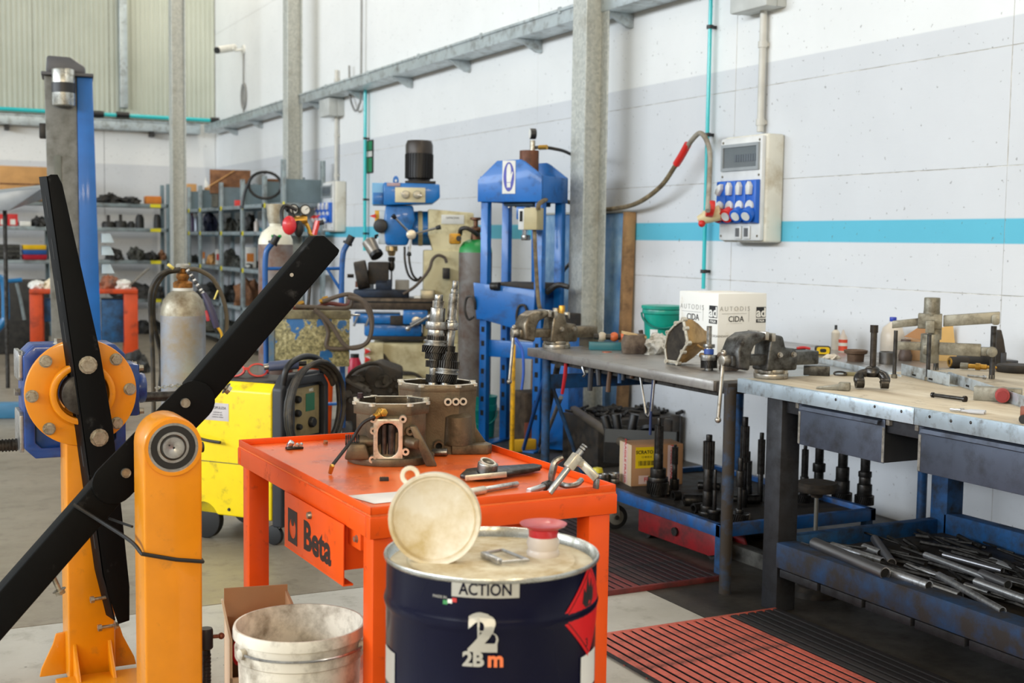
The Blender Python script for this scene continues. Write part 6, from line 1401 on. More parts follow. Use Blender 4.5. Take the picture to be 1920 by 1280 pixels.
oc = smoothpoly([(-26, -43), (6, -43), (20, -20), (34, -2), (26, 26), (20, 43), (0, 34), (-24, 14), (-32, -14)], 3)
Mh = T(-18 * kb_, -.03, 46 * kb_) @ RZ(-52) @ RX(90)             # mouth faces left and a little toward the eye
def hring(f, depth): return [(x * f * kb_ * 1.1, y * f * kb_, -depth) for x, y in oc]
MB().loft([hring(1, 0), hring(1, .016)], True, True, True, Mh).build('mouth_back', M_bellh, bh)
fo, fi = [(x * kb_ * 1.1, y * kb_) for x, y in oc], [(x * kb_ * .95, y * kb_ * .86) for x, y in oc]
MB().frame(fo, fi, 0, .010, Mh).build('face_flange', M_mach, bh, bevel=.001)
MB().prism([(x * .995, y * .995) for x, y in fi], .0005, .0025, Mh).build('open_mouth', M_castd, bh)
MB().loft([hring(.97, .014), hring(.95, .05), hring(.74, .10), hring(.46, .15), hring(.40, .17)], True, True, True, Mh).build('bell_body', M_bellh, bh, bevel=.002)
for i in (0, 3, 6, 9, 12, 15, 18, 21, 24):
    x, y = fo[i]; MB().ring(Mh @ V((x * .95, y * .95, -.012)), Mh @ V((x * .95, y * .95, .0125)), .012, .005, 12).build('flange_lug', M_mach, bh)
MB().bar((.02, -.05, .125), (.105, -.03, .07), .016, .012).build('cast_rib', M_bellh, bh, bevel=.003)
for x, z in ((.07, .055), (.10, .04), (.085, .09)): MB().cyl((x, -.05, z), (x + .03, -.075, z), .013, n=12).build('cast_boss', M_bellh, bh, bevel=.002)
for x, z, h in ((.0, .155, .022), (.018, .165, .03), (.06, .118, .04)): MB().cyl((x, 0, z - .02), (x, -.004, z + h), .0055, n=8).hexbolt((x, -.004, z + h), (0, 0, 1), .011, .012, washer=False).build('stud_bolt', mat('bolt_rust', (110, 84, 70), .5, .5), bh)
p = PZ(1329, 694, BZ); kb2 = (p - EYE).dot(FWD)
sh2 = shaft('gear_shaft', 'short gear shaft with blue ring standing on the steel bench before the carton', 'gear shaft', (1330, 611), (1329, 694), kb2,
      [(611, 646, 5.0, 'p'), (645, 652, 11, 'b'), (652, 657, 7, 's'), (656, 665, 8.5, 's'), (665, 676, 16, 'b'), (676, 690, 15.5, 'h'), (689, 694, 8, 's')])
MB().cyl(PD(1329, 664, kb2) - p, PD(1329.5, 654, kb2) - p, 9.2 * kb2 / F_PX, n=22).build('blue_ring', mat('ring_blue', (30, 70, 150), .35), sh2)
# oil can with long spout
p = PZ(1391, 663, BZ); ko = (p - EYE).dot(FWD) / F_PX
oc_ = thing('oil_can', 'cream oil can with blue cap and thin upright spout beside the carton', 'oil can', (p.x, p.y, BZ), -36)
MB().lathe([(.001, 0), (11 * ko, 0), (11 * ko, 14 * ko), (8 * ko, 21 * ko), (5 * ko, 25 * ko), (.001, 25 * ko)], 24).build('can_body', M_mcream, oc_)
MB().lathe([(.001, 24 * ko), (7 * ko, 24 * ko), (7 * ko, 30 * ko), (5 * ko, 35 * ko), (.001, 36 * ko)], 18).build('can_cap', mat('cap_blue', (36, 84, 160), .4), oc_)
MB().tube([(0, 0, 35 * ko), (.0, 0, 86 * ko), (4 * ko, 0, 92 * ko)], [1.4 * ko, 1.1 * ko, .9 * ko], 8).build('spout', mat('spout_brass', (176, 140, 84), .35, .7), oc_)
# dark bracket by the vise
p = PZ(1384, 697, BZ); br_ = thing('cast_bracket', 'oily cast bracket with a bushing lying left of the dark vise', 'gear part', (p.x, p.y + .05, BZ), -30)
MB().prism([(-.06, 0), (.02, 0), (.07, .03), (.05, .085), (-.03, .075), (-.06, .09), (-.075, .07), (-.055, .04)], -.02, .02, RX(90)).build('bracket_body', M_block, br_, bevel=.006)
MB().ring((-.02, -.045, .045), (-.02, .03, .045), .028, .014, 20).build('bushing', M_cast, br_)
p = PZ(1390, 690, BZ)
# junk along the back of the steel bench
p = PZ(1112, 634, BZ) ; hm = thing('orange_ball_tool', 'old tool with two orange balls behind the bronzed vise', 'tool', PZ(1160, 656, BZ), -28)
k_ = (p - EYE).dot(FWD) / F_PX
for dx in (-8, 9): MB().ball((dx * k_, 0, 22 * k_), 8 * k_, 14, 8).build('orange_ball', mat('ball_orange', (202, 98, 48), .5, dirt=(140, 60, 30), amt=.3), hm)
MB().cyl((-42 * k_, 0, 22 * k_), (20 * k_, 0, 22 * k_), 5 * k_, n=12).build('tool_bar', M_dsteel, hm)
MB().ball((-28 * k_, 0, 22 * k_), 8 * k_, 12, 8, (1, .9, 1)).build('stone_knob', mat('knob_stone', (182, 170, 150), .6), hm)
MB().box(-50 * k_, 16 * k_, -.03, .03, 0, 13 * k_).build('tool_base', mat('tray_teal', (44, 110, 120), .4), hm, bevel=.003)
p = PZ(1190, 653, BZ); solo(MB().prism([(-.05, 0), (.06, 0), (.055, .04), (.02, .07), (-.04, .05)], -.03, .03, RX(90)), 'rusty_lump', M_grime, 'dark rusty metal lump behind the casting block', 'casting', (p.x, p.y, BZ), -30, bevel=.008)
p = PZ(1206, 653, BZ); solo(MB().cyl((0, 0, 0), (-.02, 0, .105), .013, n=12), 'upright_pin', M_grime, 'dark upright pin leaning by the teal bucket', 'pin', (p.x, p.y, BZ), 0, bevel=.002)
p = PZ(1098, 649, BZ); M_tint = NT('tinted_glass'); M_tint.b.inputs['Base Color'].default_value = rgb((120, 116, 104)); M_tint.b.inputs['Transmission Weight'].default_value = .4; M_tint.b.inputs['Roughness'].default_value = .15; M_tint = M_tint.m
vs = MB().prism([(.055 * math.cos(PI * i / 14), .06 + .055 * math.sin(PI * i / 14)) for i in range(15)] + [(-.055, 0), (.055, 0)], -.004, .004, RX(90))
solo(vs, 'tinted_shield', M_tint, 'small rounded smoked shield standing behind the bronzed vise', 'shield', (p.x + .02, p.y, BZ), -30)
p = PZ(1138, 660, BZ); solo(MB().cyl((0, 0, 0), (0, 0, .003), .028, n=20), 'copper_washer', mat('washer_copper', (168, 92, 66), .4, .6), 'flat copper washer on the steel bench behind the bronzed vise', 'washer', (p.x, p.y, BZ))
# ---- tools hung under the steel bench edge (all hang from a rail below the top)
def hang(nm, lab, pts, r, m_, x=b1x0 + .05, n=8, extra=None):
    P = [PX(px, py, x) for px, py in pts]; o0 = P[0]
    t_ = thing(nm, lab, 'tool', o0); MB().tube([q_ - o0 for q_ in P], r, n).build('shaft', m_, t_)
    return t_
B2('hook_rail', 3.36, 3.366, 4.6, 6.0, BZ - .07, BZ - .04, M_dsteel, .001, None) if False else MB().box(3.335 - 3.9, 3.345 - 3.9, 4.55 - 5.3, 6.15 - 5.3, BZ - .075, BZ - .008).build('hook_rail', M_dsteel, b1)
hang('red_tool_handle', 'red tapered tool handle hanging under the steel bench', [(1062, 668), (1060, 700), (1054, 738)], [.010, .012, .009], mat('handle_red', (170, 24, 38), .4))
hang('black_grip_tool', 'left of the two black tool grips under the steel bench', [(1110, 676), (1108, 700), (1106, 732)], [.016, .015, .013], M_dgrey)
hang('black_grip_tool', 'right of the two black tool grips under the steel bench', [(1121, 678), (1122, 700), (1123, 722)], [.014, .014, .012], M_dgrey)
hang('wooden_handle_tool', 'brown wooden tool handle hanging under the middle of the steel bench', [(1145, 682), (1142, 710), (1140, 734)], [.011, .012, .013], mat('handle_brown', (84, 62, 46), .5))
hang('blue_handle_tool', 'short blue tool handle hanging under the steel bench', [(1162, 690), (1162, 718)], [.012, .012], M_blegb)
hang('black_stub_tool', 'short black stub tool beside the blue handle under the bench', [(1169, 692), (1168, 712)], [.010, .010], M_dgrey)
hang('brown_stub_tool', 'short brown stub handle under the steel bench, right of the blue one', [(1187, 694), (1184, 708)], [.010, .011], mat('handle_brown', (84, 62, 46), .5))
t_ = hang('hook_wrench', 'pale steel hook wrench hanging behind the red handle', [(1090, 672), (1093, 690), (1097, 702), (1094, 705)], .007, M_steel)
hang('long_steel_rod', 'long thin polished bar hanging in a V under the steel bench', [(1199, 696), (1211, 775), (1216, 780), (1222, 768), (1228, 700)], .006, M_steel)
hang('breaker_bar', 'dark blue breaker bar hanging near the middle leg', [(1226, 700), (1221, 760), (1219, 815)], .007, mat('bar_navy', (34, 50, 92), .4, .3))
# long bars leaning at the far end of the bench
def lean(nm, lab, a, b, r, m_, cat_='bar', x=3.55):
    A_ = PX(a[0], a[1], x); Bz = PZ(b[0], b[1], .0)
    t_ = thing(nm, lab, cat_, Bz); MB().cyl((0, 0, 0), A_ - Bz, r, n=10).build('bar', m_, t_); return t_
lean('leaning_bar', 'thick grey steel bar leaning inside the far end of the steel bench', (1046, 684), (1012, 842), .020, M_dsteel, x=3.7)
lean('leaning_bar', 'thinner steel tube leaning behind the thick grey bar', (1052, 745), (1012, 848), .013, M_steel, x=3.7)
bb = lean('broom', 'broom with yellow bristle block leaning at the far bench leg', (1031, 672), (980, 846), .014, mat('handle_blue2', (24, 80, 150), .4), 'broom', x=3.9)
MB().box(-.10, .10, -.03, .03, 0.0, .09).build('bristle_block', mat('bristle_yellow', (222, 170, 30), .7), bb, bevel=.01)
q = PZ(968, 838, 0); sk = thing('brown_sack_box', 'grimy brown box on the floor behind the far bench leg', 'box', (q.x + .12, q.y, 0), 0)
MB().box(-.11, .11, -.11, .11, 0, .42).build('box_body', mat('box_grimebrown', (92, 78, 62), .8, dirt=(50, 40, 34), amt=.5), sk, bevel=.01)
MB().box(-.112, .112, -.112, -.11, .05, .20).build('torn_label', mat('label_rust', (150, 86, 70), .7), sk)
# ================================================================== things on the wooden bench
def onb(px, py, z=0):
    p = PZ(px, py, BW + z)
    if p.y > 4.386: p = PZ(px, py, BZ + z)
    if p.x > 4.95: p = PX(px, py, 4.95); p.z = (BW if p.y < 4.386 else BZ) + z
    return p
def kpx(p): return (p - EYE).dot(FWD) / F_PX
def azof(p): return -math.degrees(math.atan2(p.x, p.y))
M_jig = mat('jig_grey', (146, 142, 128), .45, .5, dirt=(90, 82, 66), amt=.4, scale=16, bump=.15)
M_ssteel = mat('spline_dark', (66, 60, 54), .4, .7, dirt=(40, 34, 30), amt=.4, scale=30)
# yoke shaft
p = onb(1632, 728); k = kpx(p); ys = thing('yoke_shaft', 'splined drive shaft standing upright in its polished yoke', 'drive shaft', p, azof(p) + 12)
MB().cyl((3 * k, 0, 40 * k), (3 * k, 0, 118 * k), 6 * k, n=20).build('shaft_bar', M_ssteel, ys)
MB().gear((3 * k, 0, 105 * k), (3 * k, 0, 119 * k), 7.4 * k, 16, .14).build('spline_end', M_ssteel, ys)
MB().lathe([(.001, 22 * k), (12 * k, 22 * k), (15 * k, 30 * k), (13 * k, 38 * k), (8 * k, 42 * k), (.001, 43 * k)], 28, T(2 * k, 0, 0)).build('yoke_collar', M_geard, ys, bevel=.002)
for s_ in (-1, 1):
    MB().tube(spl([(6 * k * s_, 0, 30 * k), (19 * k * s_, -4 * k, 27 * k), (25 * k * s_, -10 * k, 18 * k), (21 * k * s_, -14 * k, 11 * k)], 5), [8 * k] * 6 + [9 * k] * 10, 12).build('yoke_fork', M_geard, ys)
    MB().ring((16 * k * s_, -12 * k, 12 * k), (30 * k * s_, -13 * k, 12 * k), 10.5 * k, 6 * k, 20).build('yoke_eye', M_geard, ys)
# chisel wedge, pin, pliers, hammer block
p = onb(1562, 731); k = kpx(p); wd = thing('steel_wedge', 'forged steel wedge lying at the edge of the wooden bench', 'wedge', p, azof(p) - 6)
MB().loft([[(x * k, y * k, 0) for x, y in ((-32, 2), (30, -6), (31, 6), (-31, 7))], [(x * k, y * k, z * k) for x, y, z in ((-32, 2, 4), (30, -6, 14), (31, 6, 15), (-31, 7, 4))]]).build('wedge_body', M_jig, wd, bevel=.003)
MB().loft([[(x * k, y * k, 1 * k) for x, y in ((8, -8), (31, -8), (32, 7), (9, 6))], [(x * k, y * k, 16 * k) for x, y in ((10, -7), (30, -7), (31, 6), (11, 5))]]).build('wedge_head', M_jig, wd, bevel=.004)
a, b = onb(1749, 740, .010), onb(1809, 748, .010); pn = thing('clevis_pin', 'steel clevis pin with a flat head lying on the wooden bench', 'pin', a)
MB().cyl((0, 0, 0), b - a, .0075, n=14).build('pin_bar', M_geard, pn, bevel=.001)
MB().cyl((b - a) * .97, (b - a) * 1.03, .0125, n=16).build('pin_head', M_geard, pn); MB().cyl((b - a) * -.03, (b - a) * .03, .010, n=14).build('pin_collar', M_geard, pn)
p = onb(1812, 774); k = kpx(p); pl = thing('pliers', 'small pliers with pale grey grips near the bench edge', 'pliers', p, azof(p) - 14)
for s_ in (-1, 1):
    MB().tube(spl([(-8 * k, s_ * 2 * k, 4 * k), (6 * k, s_ * 5 * k, 4 * k), (22 * k, s_ * 7 * k, 4 * k), (33 * k, s_ * 5.5 * k, 4 * k)], 4), [2.4 * k] * 4 + [3.6 * k] * 9, 10).build('pliers_grip', mat('grip_grey', (186, 188, 194), .5), pl)
    MB().bar((-8 * k, s_ * 1.6 * k, 4 * k), (-30 * k, s_ * 1.2 * k, 4 * k), 3 * k, 5 * k).build('pliers_jaw', M_steel, pl, bevel=.001)
MB().cyl((-8 * k, 0, 2 * k), (-8 * k, 0, 8 * k), 4 * k, n=14).build('pivot', M_steel, pl)
p = onb(1870, 752); k = kpx(p); hb = thing('clamping_block', 'heavy steel block with a red faced plunger on the wooden bench', 'block', p, azof(p) - 5)
MB().box(-42 * k, 42 * k, -8 * k, 16 * k, 0, 26 * k).build('steel_block', M_jig, hb, bevel=.003)
MB().cyl((9 * k, -8 * k, 14 * k), (12 * k, -40 * k, 15 * k), 13 * k, n=28).build('red_plunger', mat('plunger_red', (176, 60, 58), .5, dirt=(110, 36, 36), amt=.4), hb, bevel=.004)
MB().cyl((12 * k, -40 * k, 15 * k), (12.2 * k, -42 * k, 15 * k), 9 * k, n=24).build('plunger_face', mat('plunger_dark', (130, 34, 36), .6), hb)
MB().cyl((24 * k, -8 * k, 17 * k), (24 * k, -9 * k, 17 * k), 5 * k, n=14).build('bolt_hole', M_slot, hb)
MB().cyl((10 * k, -8 * k, 14 * k), (10 * k, -12 * k, 14 * k), 15.5 * k, n=28).build('plunger_ring', M_jig, hb)
# puller jig: hub, two tiers of arms on threaded legs
p = onb(1757, 706); k = kpx(p); jg = thing('puller_jig', 'grey welded steel puller jig with arms on four threaded legs', 'puller', p, azof(p))
z_ = lambda py: (706 - py) * k * 1.0; x_ = lambda px: (px - 1757) * k
MB().cyl((x_(1743), 0, z_(593)), (x_(1743), 0, z_(558)), 14.5 * k, n=28).build('top_cap', M_jig, jg, bevel=.003)
MB().cyl((x_(1743), 0, z_(588)), (x_(1743), 0, z_(584)), 15 * k, n=28).build('cap_groove', M_jig, jg)
MB().box(x_(1719), x_(1762), -14 * k, 12 * k, z_(616), z_(588)).build('hub_block', M_jig, jg, bevel=.004)
MB().box(x_(1733), x_(1749), -26 * k, -13 * k, z_(623), z_(600)).build('clamp_nose', M_jig, jg, bevel=.003)
MB().cyl((x_(1750), 0, z_(636)), (x_(1750), 0, z_(600)), 12 * k, n=24).build('hub_neck', M_jig, jg)
MB().cyl((x_(1742), 0, z_(680)), (x_(1742), 0, z_(626)), 17 * k, n=28).build('hub_barrel', M_jig, jg, bevel=.003)
for (a0, b0), (a1, b1), w_ in (((1764, 601), (1862, 591), 21), ((1673, 611), (1722, 604), 14)):
    MB().bar((x_(a0), 0, z_(b0)), (x_(a1), -4 * k, z_(b1)), 14 * k, w_ * k, up=(0, 0, 1)) if False else MB().loft([[(x_(a0), y, z_(b0) + e) for y, e in ((-6 * k, -w_ * k / 2), (6 * k, -w_ * k / 2), (6 * k, w_ * k / 2), (-6 * k, w_ * k / 2))], [(x_(a1), y, z_(b1) + e) for y, e in ((-6 * k, -w_ * k / 2), (6 * k, -w_ * k / 2), (6 * k, w_ * k / 2), (-6 * k, w_ * k / 2))]]).build('upper_arm', M_jig, jg, bevel=.003)
for (a0, b0), (a1, b1), w_ in (((1758, 653), (1832, 653), 23), ((1832, 655), (1850, 655), 16), ((1677, 650), (1726, 650), 15)):
    MB().loft([[(x_(a0), y, z_(b0) + e) for y, e in ((-6 * k, -w_ * k / 2), (6 * k, -w_ * k / 2), (6 * k, w_ * k / 2), (-6 * k, w_ * k / 2))], [(x_(a1), y, z_(b1) + e) for y, e in ((-6 * k, -w_ * k / 2), (6 * k, -w_ * k / 2), (6 * k, w_ * k / 2), (-6 * k, w_ * k / 2))]]).build('lower_arm', M_jig, jg, bevel=.003)
MB().box(x_(1730), x_(1746), -24 * k, -14 * k, z_(663), z_(646)).build('clamp_nose', M_jig, jg, bevel=.002)
MB().cyl((x_(1851), -11 * k, z_(655)), (x_(1851), 6 * k, z_(655)), 9.5 * k, n=24).build('arm_end', M_jig, jg, bevel=.002)
MB().prism(rrect(14 * k, 20 * k, 5 * k, 3), -7 * k, 7 * k, T(x_(1855), -4 * k, z_(595)) @ RX(90)).build('arm_end', M_jig, jg, bevel=.002)
def leg_(px, pt, pb, y, r, q0=None):
    zb = max(0.0005, 0); MB().cyl((x_(px), y, zb), (x_(px), y, z_(pt)), r * k, n=14).build('threaded_leg', M_dsteel, jg)
    MB().cyl((x_(px), y, zb), (x_(px), y, zb + 7 * k), 5.5 * k, n=6).build('leg_nut', M_jig, jg)
yL_ = lambda px, py: (RZ(-azof(p)) @ (onb(px, py) - p)).y
for px, pt, pb, r in ((1682, 618, 714, 3.6), (1741, 622, 721, 3.8), (1754, 640, 692, 5), (1853, 608, 709, 5.2)):
    leg_(px, pt, pb, yL_(px, pb) * .55, r)
# angle irons lying on the bench behind the jig
for i, (a, b) in enumerate((((1500, 672), (1690, 706)), ((1690, 702), (1780, 724)), ((1778, 716), (1935, 770)))):
    A_, B_ = onb(*a), onb(*b); d_ = B_ - A_; L__ = d_.length
    t_ = thing('angle_iron', ('thin galvanised angle iron behind the dark vise', 'short galvanised angle iron under the puller jig', 'long galvanised angle iron right of the puller jig')[i], 'angle iron', A_, math.degrees(math.atan2(d_.y, d_.x)))
    h_ = (.028, .05, .045)[i]
    MB().box(0, L__, -.002, .001, 0, h_).build('upright_leg', M_zinc, t_, bevel=.0008); MB().box(0, L__, -.002, .04, 0, .003).build('flat_leg', M_zinc, t_)
    if i:
        for f in (.25, .6): MB().box(L__ * f, L__ * f + .035, -.0035, -.001, .008, .016).build('slot', M_slot, t_)
for px0, py0, px1, py1, lab in ((1762, 698, 1782, 701, 'small bright bolt leaning on the angle iron'), (1815, 704, 1845, 707, 'longer bright bolt right of the puller hub')):
    a, b = onb(px0, py0, .03), onb(px1, py1, .022); bt = thing('loose_bolt', lab, 'bolt', a); MB().cyl((0, 0, 0), b - a, .005, n=8).build('bolt_shank', M_steel, bt); MB().cyl((b - a) * .96, (b - a) * 1.08, .010, n=6).build('bolt_head', M_steel, bt)
# loose blocks right of the vise
p = onb(1531, 703); k = kpx(p); solo(MB().box(-24 * k, 24 * k, -12 * k, 12 * k, 0, 18 * k), 'steel_bar_block', M_viseD, 'dark rectangular steel block right of the dark vise', 'block', p, azof(p), bevel=.003)
p = onb(1575, 704); k = kpx(p); sp_ = thing('spring_clip', 'small oval wire clip behind the dark steel block', 'clip', p, azof(p))
MB().tube([(11 * k * math.cos(t_), 4 * k * math.sin(t_), 4 * k + 3 * k * math.sin(t_)) for t_ in [2 * PI * i / 20 for i in range(21)]], 1.8 * k, 8).build('clip_wire', M_geard, sp_)
MB().box(6 * k, 34 * k, 2 * k, 10 * k, 0, 7 * k).build('clip_body', mat('clip_olive', (128, 120, 86), .5), sp_, bevel=.003)
# back of the bench
p = onb(1498, 661); k = kpx(p); rp = thing('red_pliers', 'tool with glossy red handles at the back of the bench', 'pliers', p, azof(p) + 8)
for s_ in (-1, 1): MB().tube(spl([(-4 * k, s_ * 2 * k, 8 * k), (8 * k, s_ * 4 * k, 10 * k), (20 * k, s_ * 4 * k, 8 * k)], 4), 2.4 * k, 8).build('red_grip', mat('grip_red', (206, 32, 36), .35, coat=.4), rp)
MB().box(-26 * k, 12 * k, -5 * k, 5 * k, 0, 7 * k).build('dark_tray', M_grime, rp, bevel=.002)
p = onb(1542, 665); k = kpx(p); tm = thing('tape_measure', 'yellow and black tape measure at the back of the wooden bench', 'tape measure', p, azof(p) + 10)
MB().prism(rrect(28 * k, 17 * k, 4 * k, 3), -6 * k, 6 * k, T(0, 0, 8.5 * k) @ RX(90)).build('tape_case', M_blk, tm, bevel=.002)
MB().frame(rrect(24 * k, 13 * k, 4 * k, 3), rrect(12 * k, 7 * k, 3 * k, 3), 6 * k, 6.6 * k, T(0, 0, 8.5 * k) @ RX(90)).build('yellow_cover', mat('tape_yellow', (236, 196, 20), .4), tm)
p = onb(1580, 660); k = kpx(p); gb = thing('glue_bottle', 'clear squeeze bottle with orange red label near the wall', 'bottle', p, azof(p))
MB().lathe([(.001, 0), (8 * k, 0), (8 * k, 28 * k), (4 * k, 34 * k), (1.5 * k, 42 * k), (.001, 42 * k)], 22).build('bottle_body', M_clear, gb)
MB().cyl((0, 0, 3 * k), (0, 0, 24 * k), 8.3 * k, n=22).build('red_label', mat('label_redorange', (220, 74, 44), .5), gb); MB().cyl((0, 0, 12 * k), (0, 0, 18 * k), 8.5 * k, n=22).build('pale_band', M_white, gb)
p = onb(1566, 655); k = kpx(p); wbt = thing('white_bottle', 'plain white bottle with grey cap behind the red labelled bottle', 'bottle', p, azof(p))
MB().lathe([(.001, 0), (8 * k, 0), (8 * k, 32 * k), (4 * k, 37 * k), (.001, 38 * k)], 20).build('bottle_body', mat('bottle_milky', (212, 204, 190), .4), wbt); MB().cyl((0, 0, 37 * k), (0, 0, 46 * k), 2.6 * k, n=12).build('cap', M_dgrey, wbt)
p = onb(1604, 677); k = kpx(p); bd = thing('brake_drum', 'rusty brown flanged hub standing at the back of the bench', 'hub', p, azof(p))
MB().lathe([(.001, 0), (15 * k, 0), (16 * k, 13 * k), (21 * k, 15 * k), (22 * k, 21 * k), (19 * k, 21.5 * k), (18 * k, 17 * k), (.001, 16 * k)], 36).build('hub_body', mat('hub_rust', (112, 88, 68), .55, .4, dirt=(72, 54, 42), amt=.5), bd)
p = onb(1560, 672); crumple('paper_rag', mat('rag_white', (216, 206, 190), .8), 'crumpled pale rag in front of the tape measure', 'rag', p, .06, .035, .018, 9, 3, .5, 20)
p = onb(1672, 668); k = kpx(p); jgq = thing('water_jug', 'cloudy plastic jug with blue cap behind the puller jig', 'bottle', p, azof(p))
MB().lathe([(.001, 0), (20 * k, 0), (22 * k, 6 * k), (22 * k, 40 * k), (18 * k, 54 * k), (6 * k, 64 * k), (5.5 * k, 68 * k), (.001, 68 * k)], 28).build('jug_body', mat('jug_cloud', (206, 196, 182), .35, var=.04), jgq)
MB().cyl((0, 0, 66 * k), (0, 0, 74 * k), 6.4 * k, n=18).build('jug_cap', mat('cap_royal', (28, 56, 170), .4), jgq, bevel=.002)
p = onb(1664, 682); k = kpx(p); solo(MB().lathe([(.001, 0), (15.5 * k, 0), (16 * k, 3 * k), (16 * k, 22 * k), (14 * k, 23 * k), (14 * k, 4 * k), (.001, 3 * k)], 30), 'steel_cup', mat('cup_steel', (112, 108, 104), .3, .9), 'brushed steel cup in front of the cloudy jug', 'cup', p)
p = onb(1697, 676); k = kpx(p); solo(MB().lathe([(.001, 0), (12 * k, 0), (13 * k, 10 * k), (9 * k, 22 * k), (9 * k, 40 * k), (.001, 40 * k)], 24), 'brown_canister', mat('can_brown', (88, 70, 60), .5, dirt=(50, 40, 36), amt=.4), 'dark brown canister behind the left legs of the puller jig', 'canister', p)
p = onb(1735, 672); k = kpx(p); cbx = thing('torn_box', 'torn cardboard box with open flap behind the puller jig', 'box', p, azof(p) + 10)
MB().box(-36 * k, 6 * k, -6 * k, 20 * k, 0, 40 * k).build('box_body', mat('cardboard_tan', (176, 140, 104), .85), cbx, bevel=.003)
MB().loft([[(x * k, -8 * k, z * k) for x, z in ((-42, 44), (-14, 64), (8, 60), (-10, 40))], [(x * k, -6 * k, z * k) for x, z in ((-42, 44), (-14, 64), (8, 60), (-10, 40))]]).build('box_flap', M_card, cbx)
MB().loft([[(x * k, 4 * k, z * k) for x, z in ((18, 0), (58, 0), (48, 68), (20, 60))], [(x * k, 8 * k, z * k) for x, z in ((18, 0), (58, 0), (48, 68), (20, 60))]]).build('tan_sheet', mat('sheet_ochre', (220, 178, 110), .7), cbx)
p = onb(1825, 680); k = kpx(p); solo(MB().box(-30 * k, 34 * k, -8 * k, 14 * k, 0, 24 * k), 'black_case', M_blk, 'low black case lying at the back behind the jig arm', 'case', p, azof(p), bevel=.004)
p = onb(1795, 690); k = kpx(p); bbk = thing('black_bushing', 'oily black bushing lying behind the jig arm', 'bushing', p, azof(p) + 20)
MB().cyl((-14 * k, 0, 11 * k), (20 * k, 4 * k, 11 * k), 11 * k, n=24).build('bushing_body', M_grime, bbk, bevel=.003); MB().ring((-16 * k, -.3 * k, 11 * k), (-12 * k, 0, 11 * k), 9 * k, 5 * k, 20).build('bushing_ring', M_brass, bbk)
p = onb(1832, 694); k = kpx(p); bf_ = thing('brass_fitting', 'brass hose fitting lying behind the right jig leg', 'fitting', p, azof(p) - 8)
for a0, a1, r_, m_ in ((-30, -16, 6, M_jig), (-17, -2, 4.5, M_brass), (-3, 6, 7, M_brass), (5, 17, 5, M_brass), (16, 44, 3, M_brass)): MB().cyl((a0 * k, 0, 7 * k), (a1 * k, 0, 7 * k), r_ * k, n=6 if r_ == 7 else 14).build('fitting_step', m_, bf_, bevel=.0008)
p = onb(1869, 688); k = kpx(p); ps = thing('pointed_drift', 'black pointed steel drift standing at the right end of the bench', 'drift', p, azof(p))
MB().prism([(-12 * k, 0), (13 * k, 0), (14 * k, 30 * k), (10 * k, 52 * k), (5 * k, 70 * k), (-3 * k, 70 * k), (-8 * k, 56 * k), (-12 * k, 30 * k)], -8 * k, 8 * k, RX(90)).build('drift_body', M_grime, ps, bevel=.004)
MB().box(6 * k, 16 * k, -10 * k, 10 * k, 0, 28 * k).build('drift_side', M_dgrey, ps, bevel=.002)
p = onb(1905, 697); k = kpx(p); solo(MB().lathe([(.001, 0), (34 * k, 0), (36 * k, 3 * k), (36 * k, 11 * k), (33 * k, 14 * k), (.001, 14 * k)], 40), 'thick_disc', M_grime, 'wide dark steel disc flat at the right end of the bench', 'disc', p, bevel=.001)
p = onb(1902, 680); k = kpx(p); solo(MB().lathe([(.001, 0), (19 * k, 0), (19 * k, 11 * k), (.001, 11 * k)], 32), 'small_disc', M_dgrey, 'smaller black disc behind the wide steel disc', 'disc', p + V((.02, .06, 0)), bevel=.002)
p = onb(1925, 792); k = kpx(p); hmm = thing('club_hammer', 'reddish hammer head at the right edge of the bench', 'hammer', p, azof(p))
MB().box(-12 * k, 12 * k, -10 * k, 10 * k, 8 * k, 30 * k).build('hammer_head', mat('hammer_red', (150, 84, 62), .5, dirt=(90, 50, 40), amt=.4), hmm, bevel=.004); MB().cyl((0, 0, 10 * k), (6 * k, -30 * k, 3.2 * k), 3 * k, n=10).cyl((-6 * k, -10 * k, 8 * k), (-6 * k, -22 * k, 8 * k), 8 * k, n=20).build('hammer_shaft', M_blk, hmm)

# ================================================================== below the benches
M_oil = mat('oily_gear', (66, 64, 62), .32, .8, dirt=(30, 28, 26), amt=.5, scale=30)
SH = .25; sxx0, sxx1, syy0, syy1 = 3.42, 4.36, 4.62, 5.95; so = V((3.9, 5.2, 0))
sh_ = thing('gear_shelf', 'low blue angle-iron shelf of used gears under the steel bench', 'shelf', so)
for a in ((sxx0, sxx0 + .035, syy0, syy1), (sxx1 - .035, sxx1, syy0, syy1), (sxx0, sxx1, syy0, syy0 + .035), (sxx0, sxx1, syy1 - .035, syy1)):
    MB().box(a[0] - so.x, a[1] - so.x, a[2] - so.y, a[3] - so.y, SH - .055, SH + .004).build('shelf_rail', mat('shelf_blue', (28, 96, 168), .4, .2, dirt=(60, 60, 64), amt=.4), sh_, bevel=.003)
MB().box(sxx0 + .03 - so.x, sxx1 - .03 - so.x, syy0 + .03 - so.y, syy1 - .03 - so.y, SH - .03, SH - .022).build('shelf_plate', M_grime, sh_)
for x in (sxx0 + .03, sxx1 - .03):
    for y in (syy0 + .03, syy1 - .03): MB().box(x - .02 - so.x, x + .02 - so.x, y - .02 - so.y, y + .02 - so.y, 0, SH - .05).build('shelf_leg', M_blegb, sh_)
SZ = SH - .022
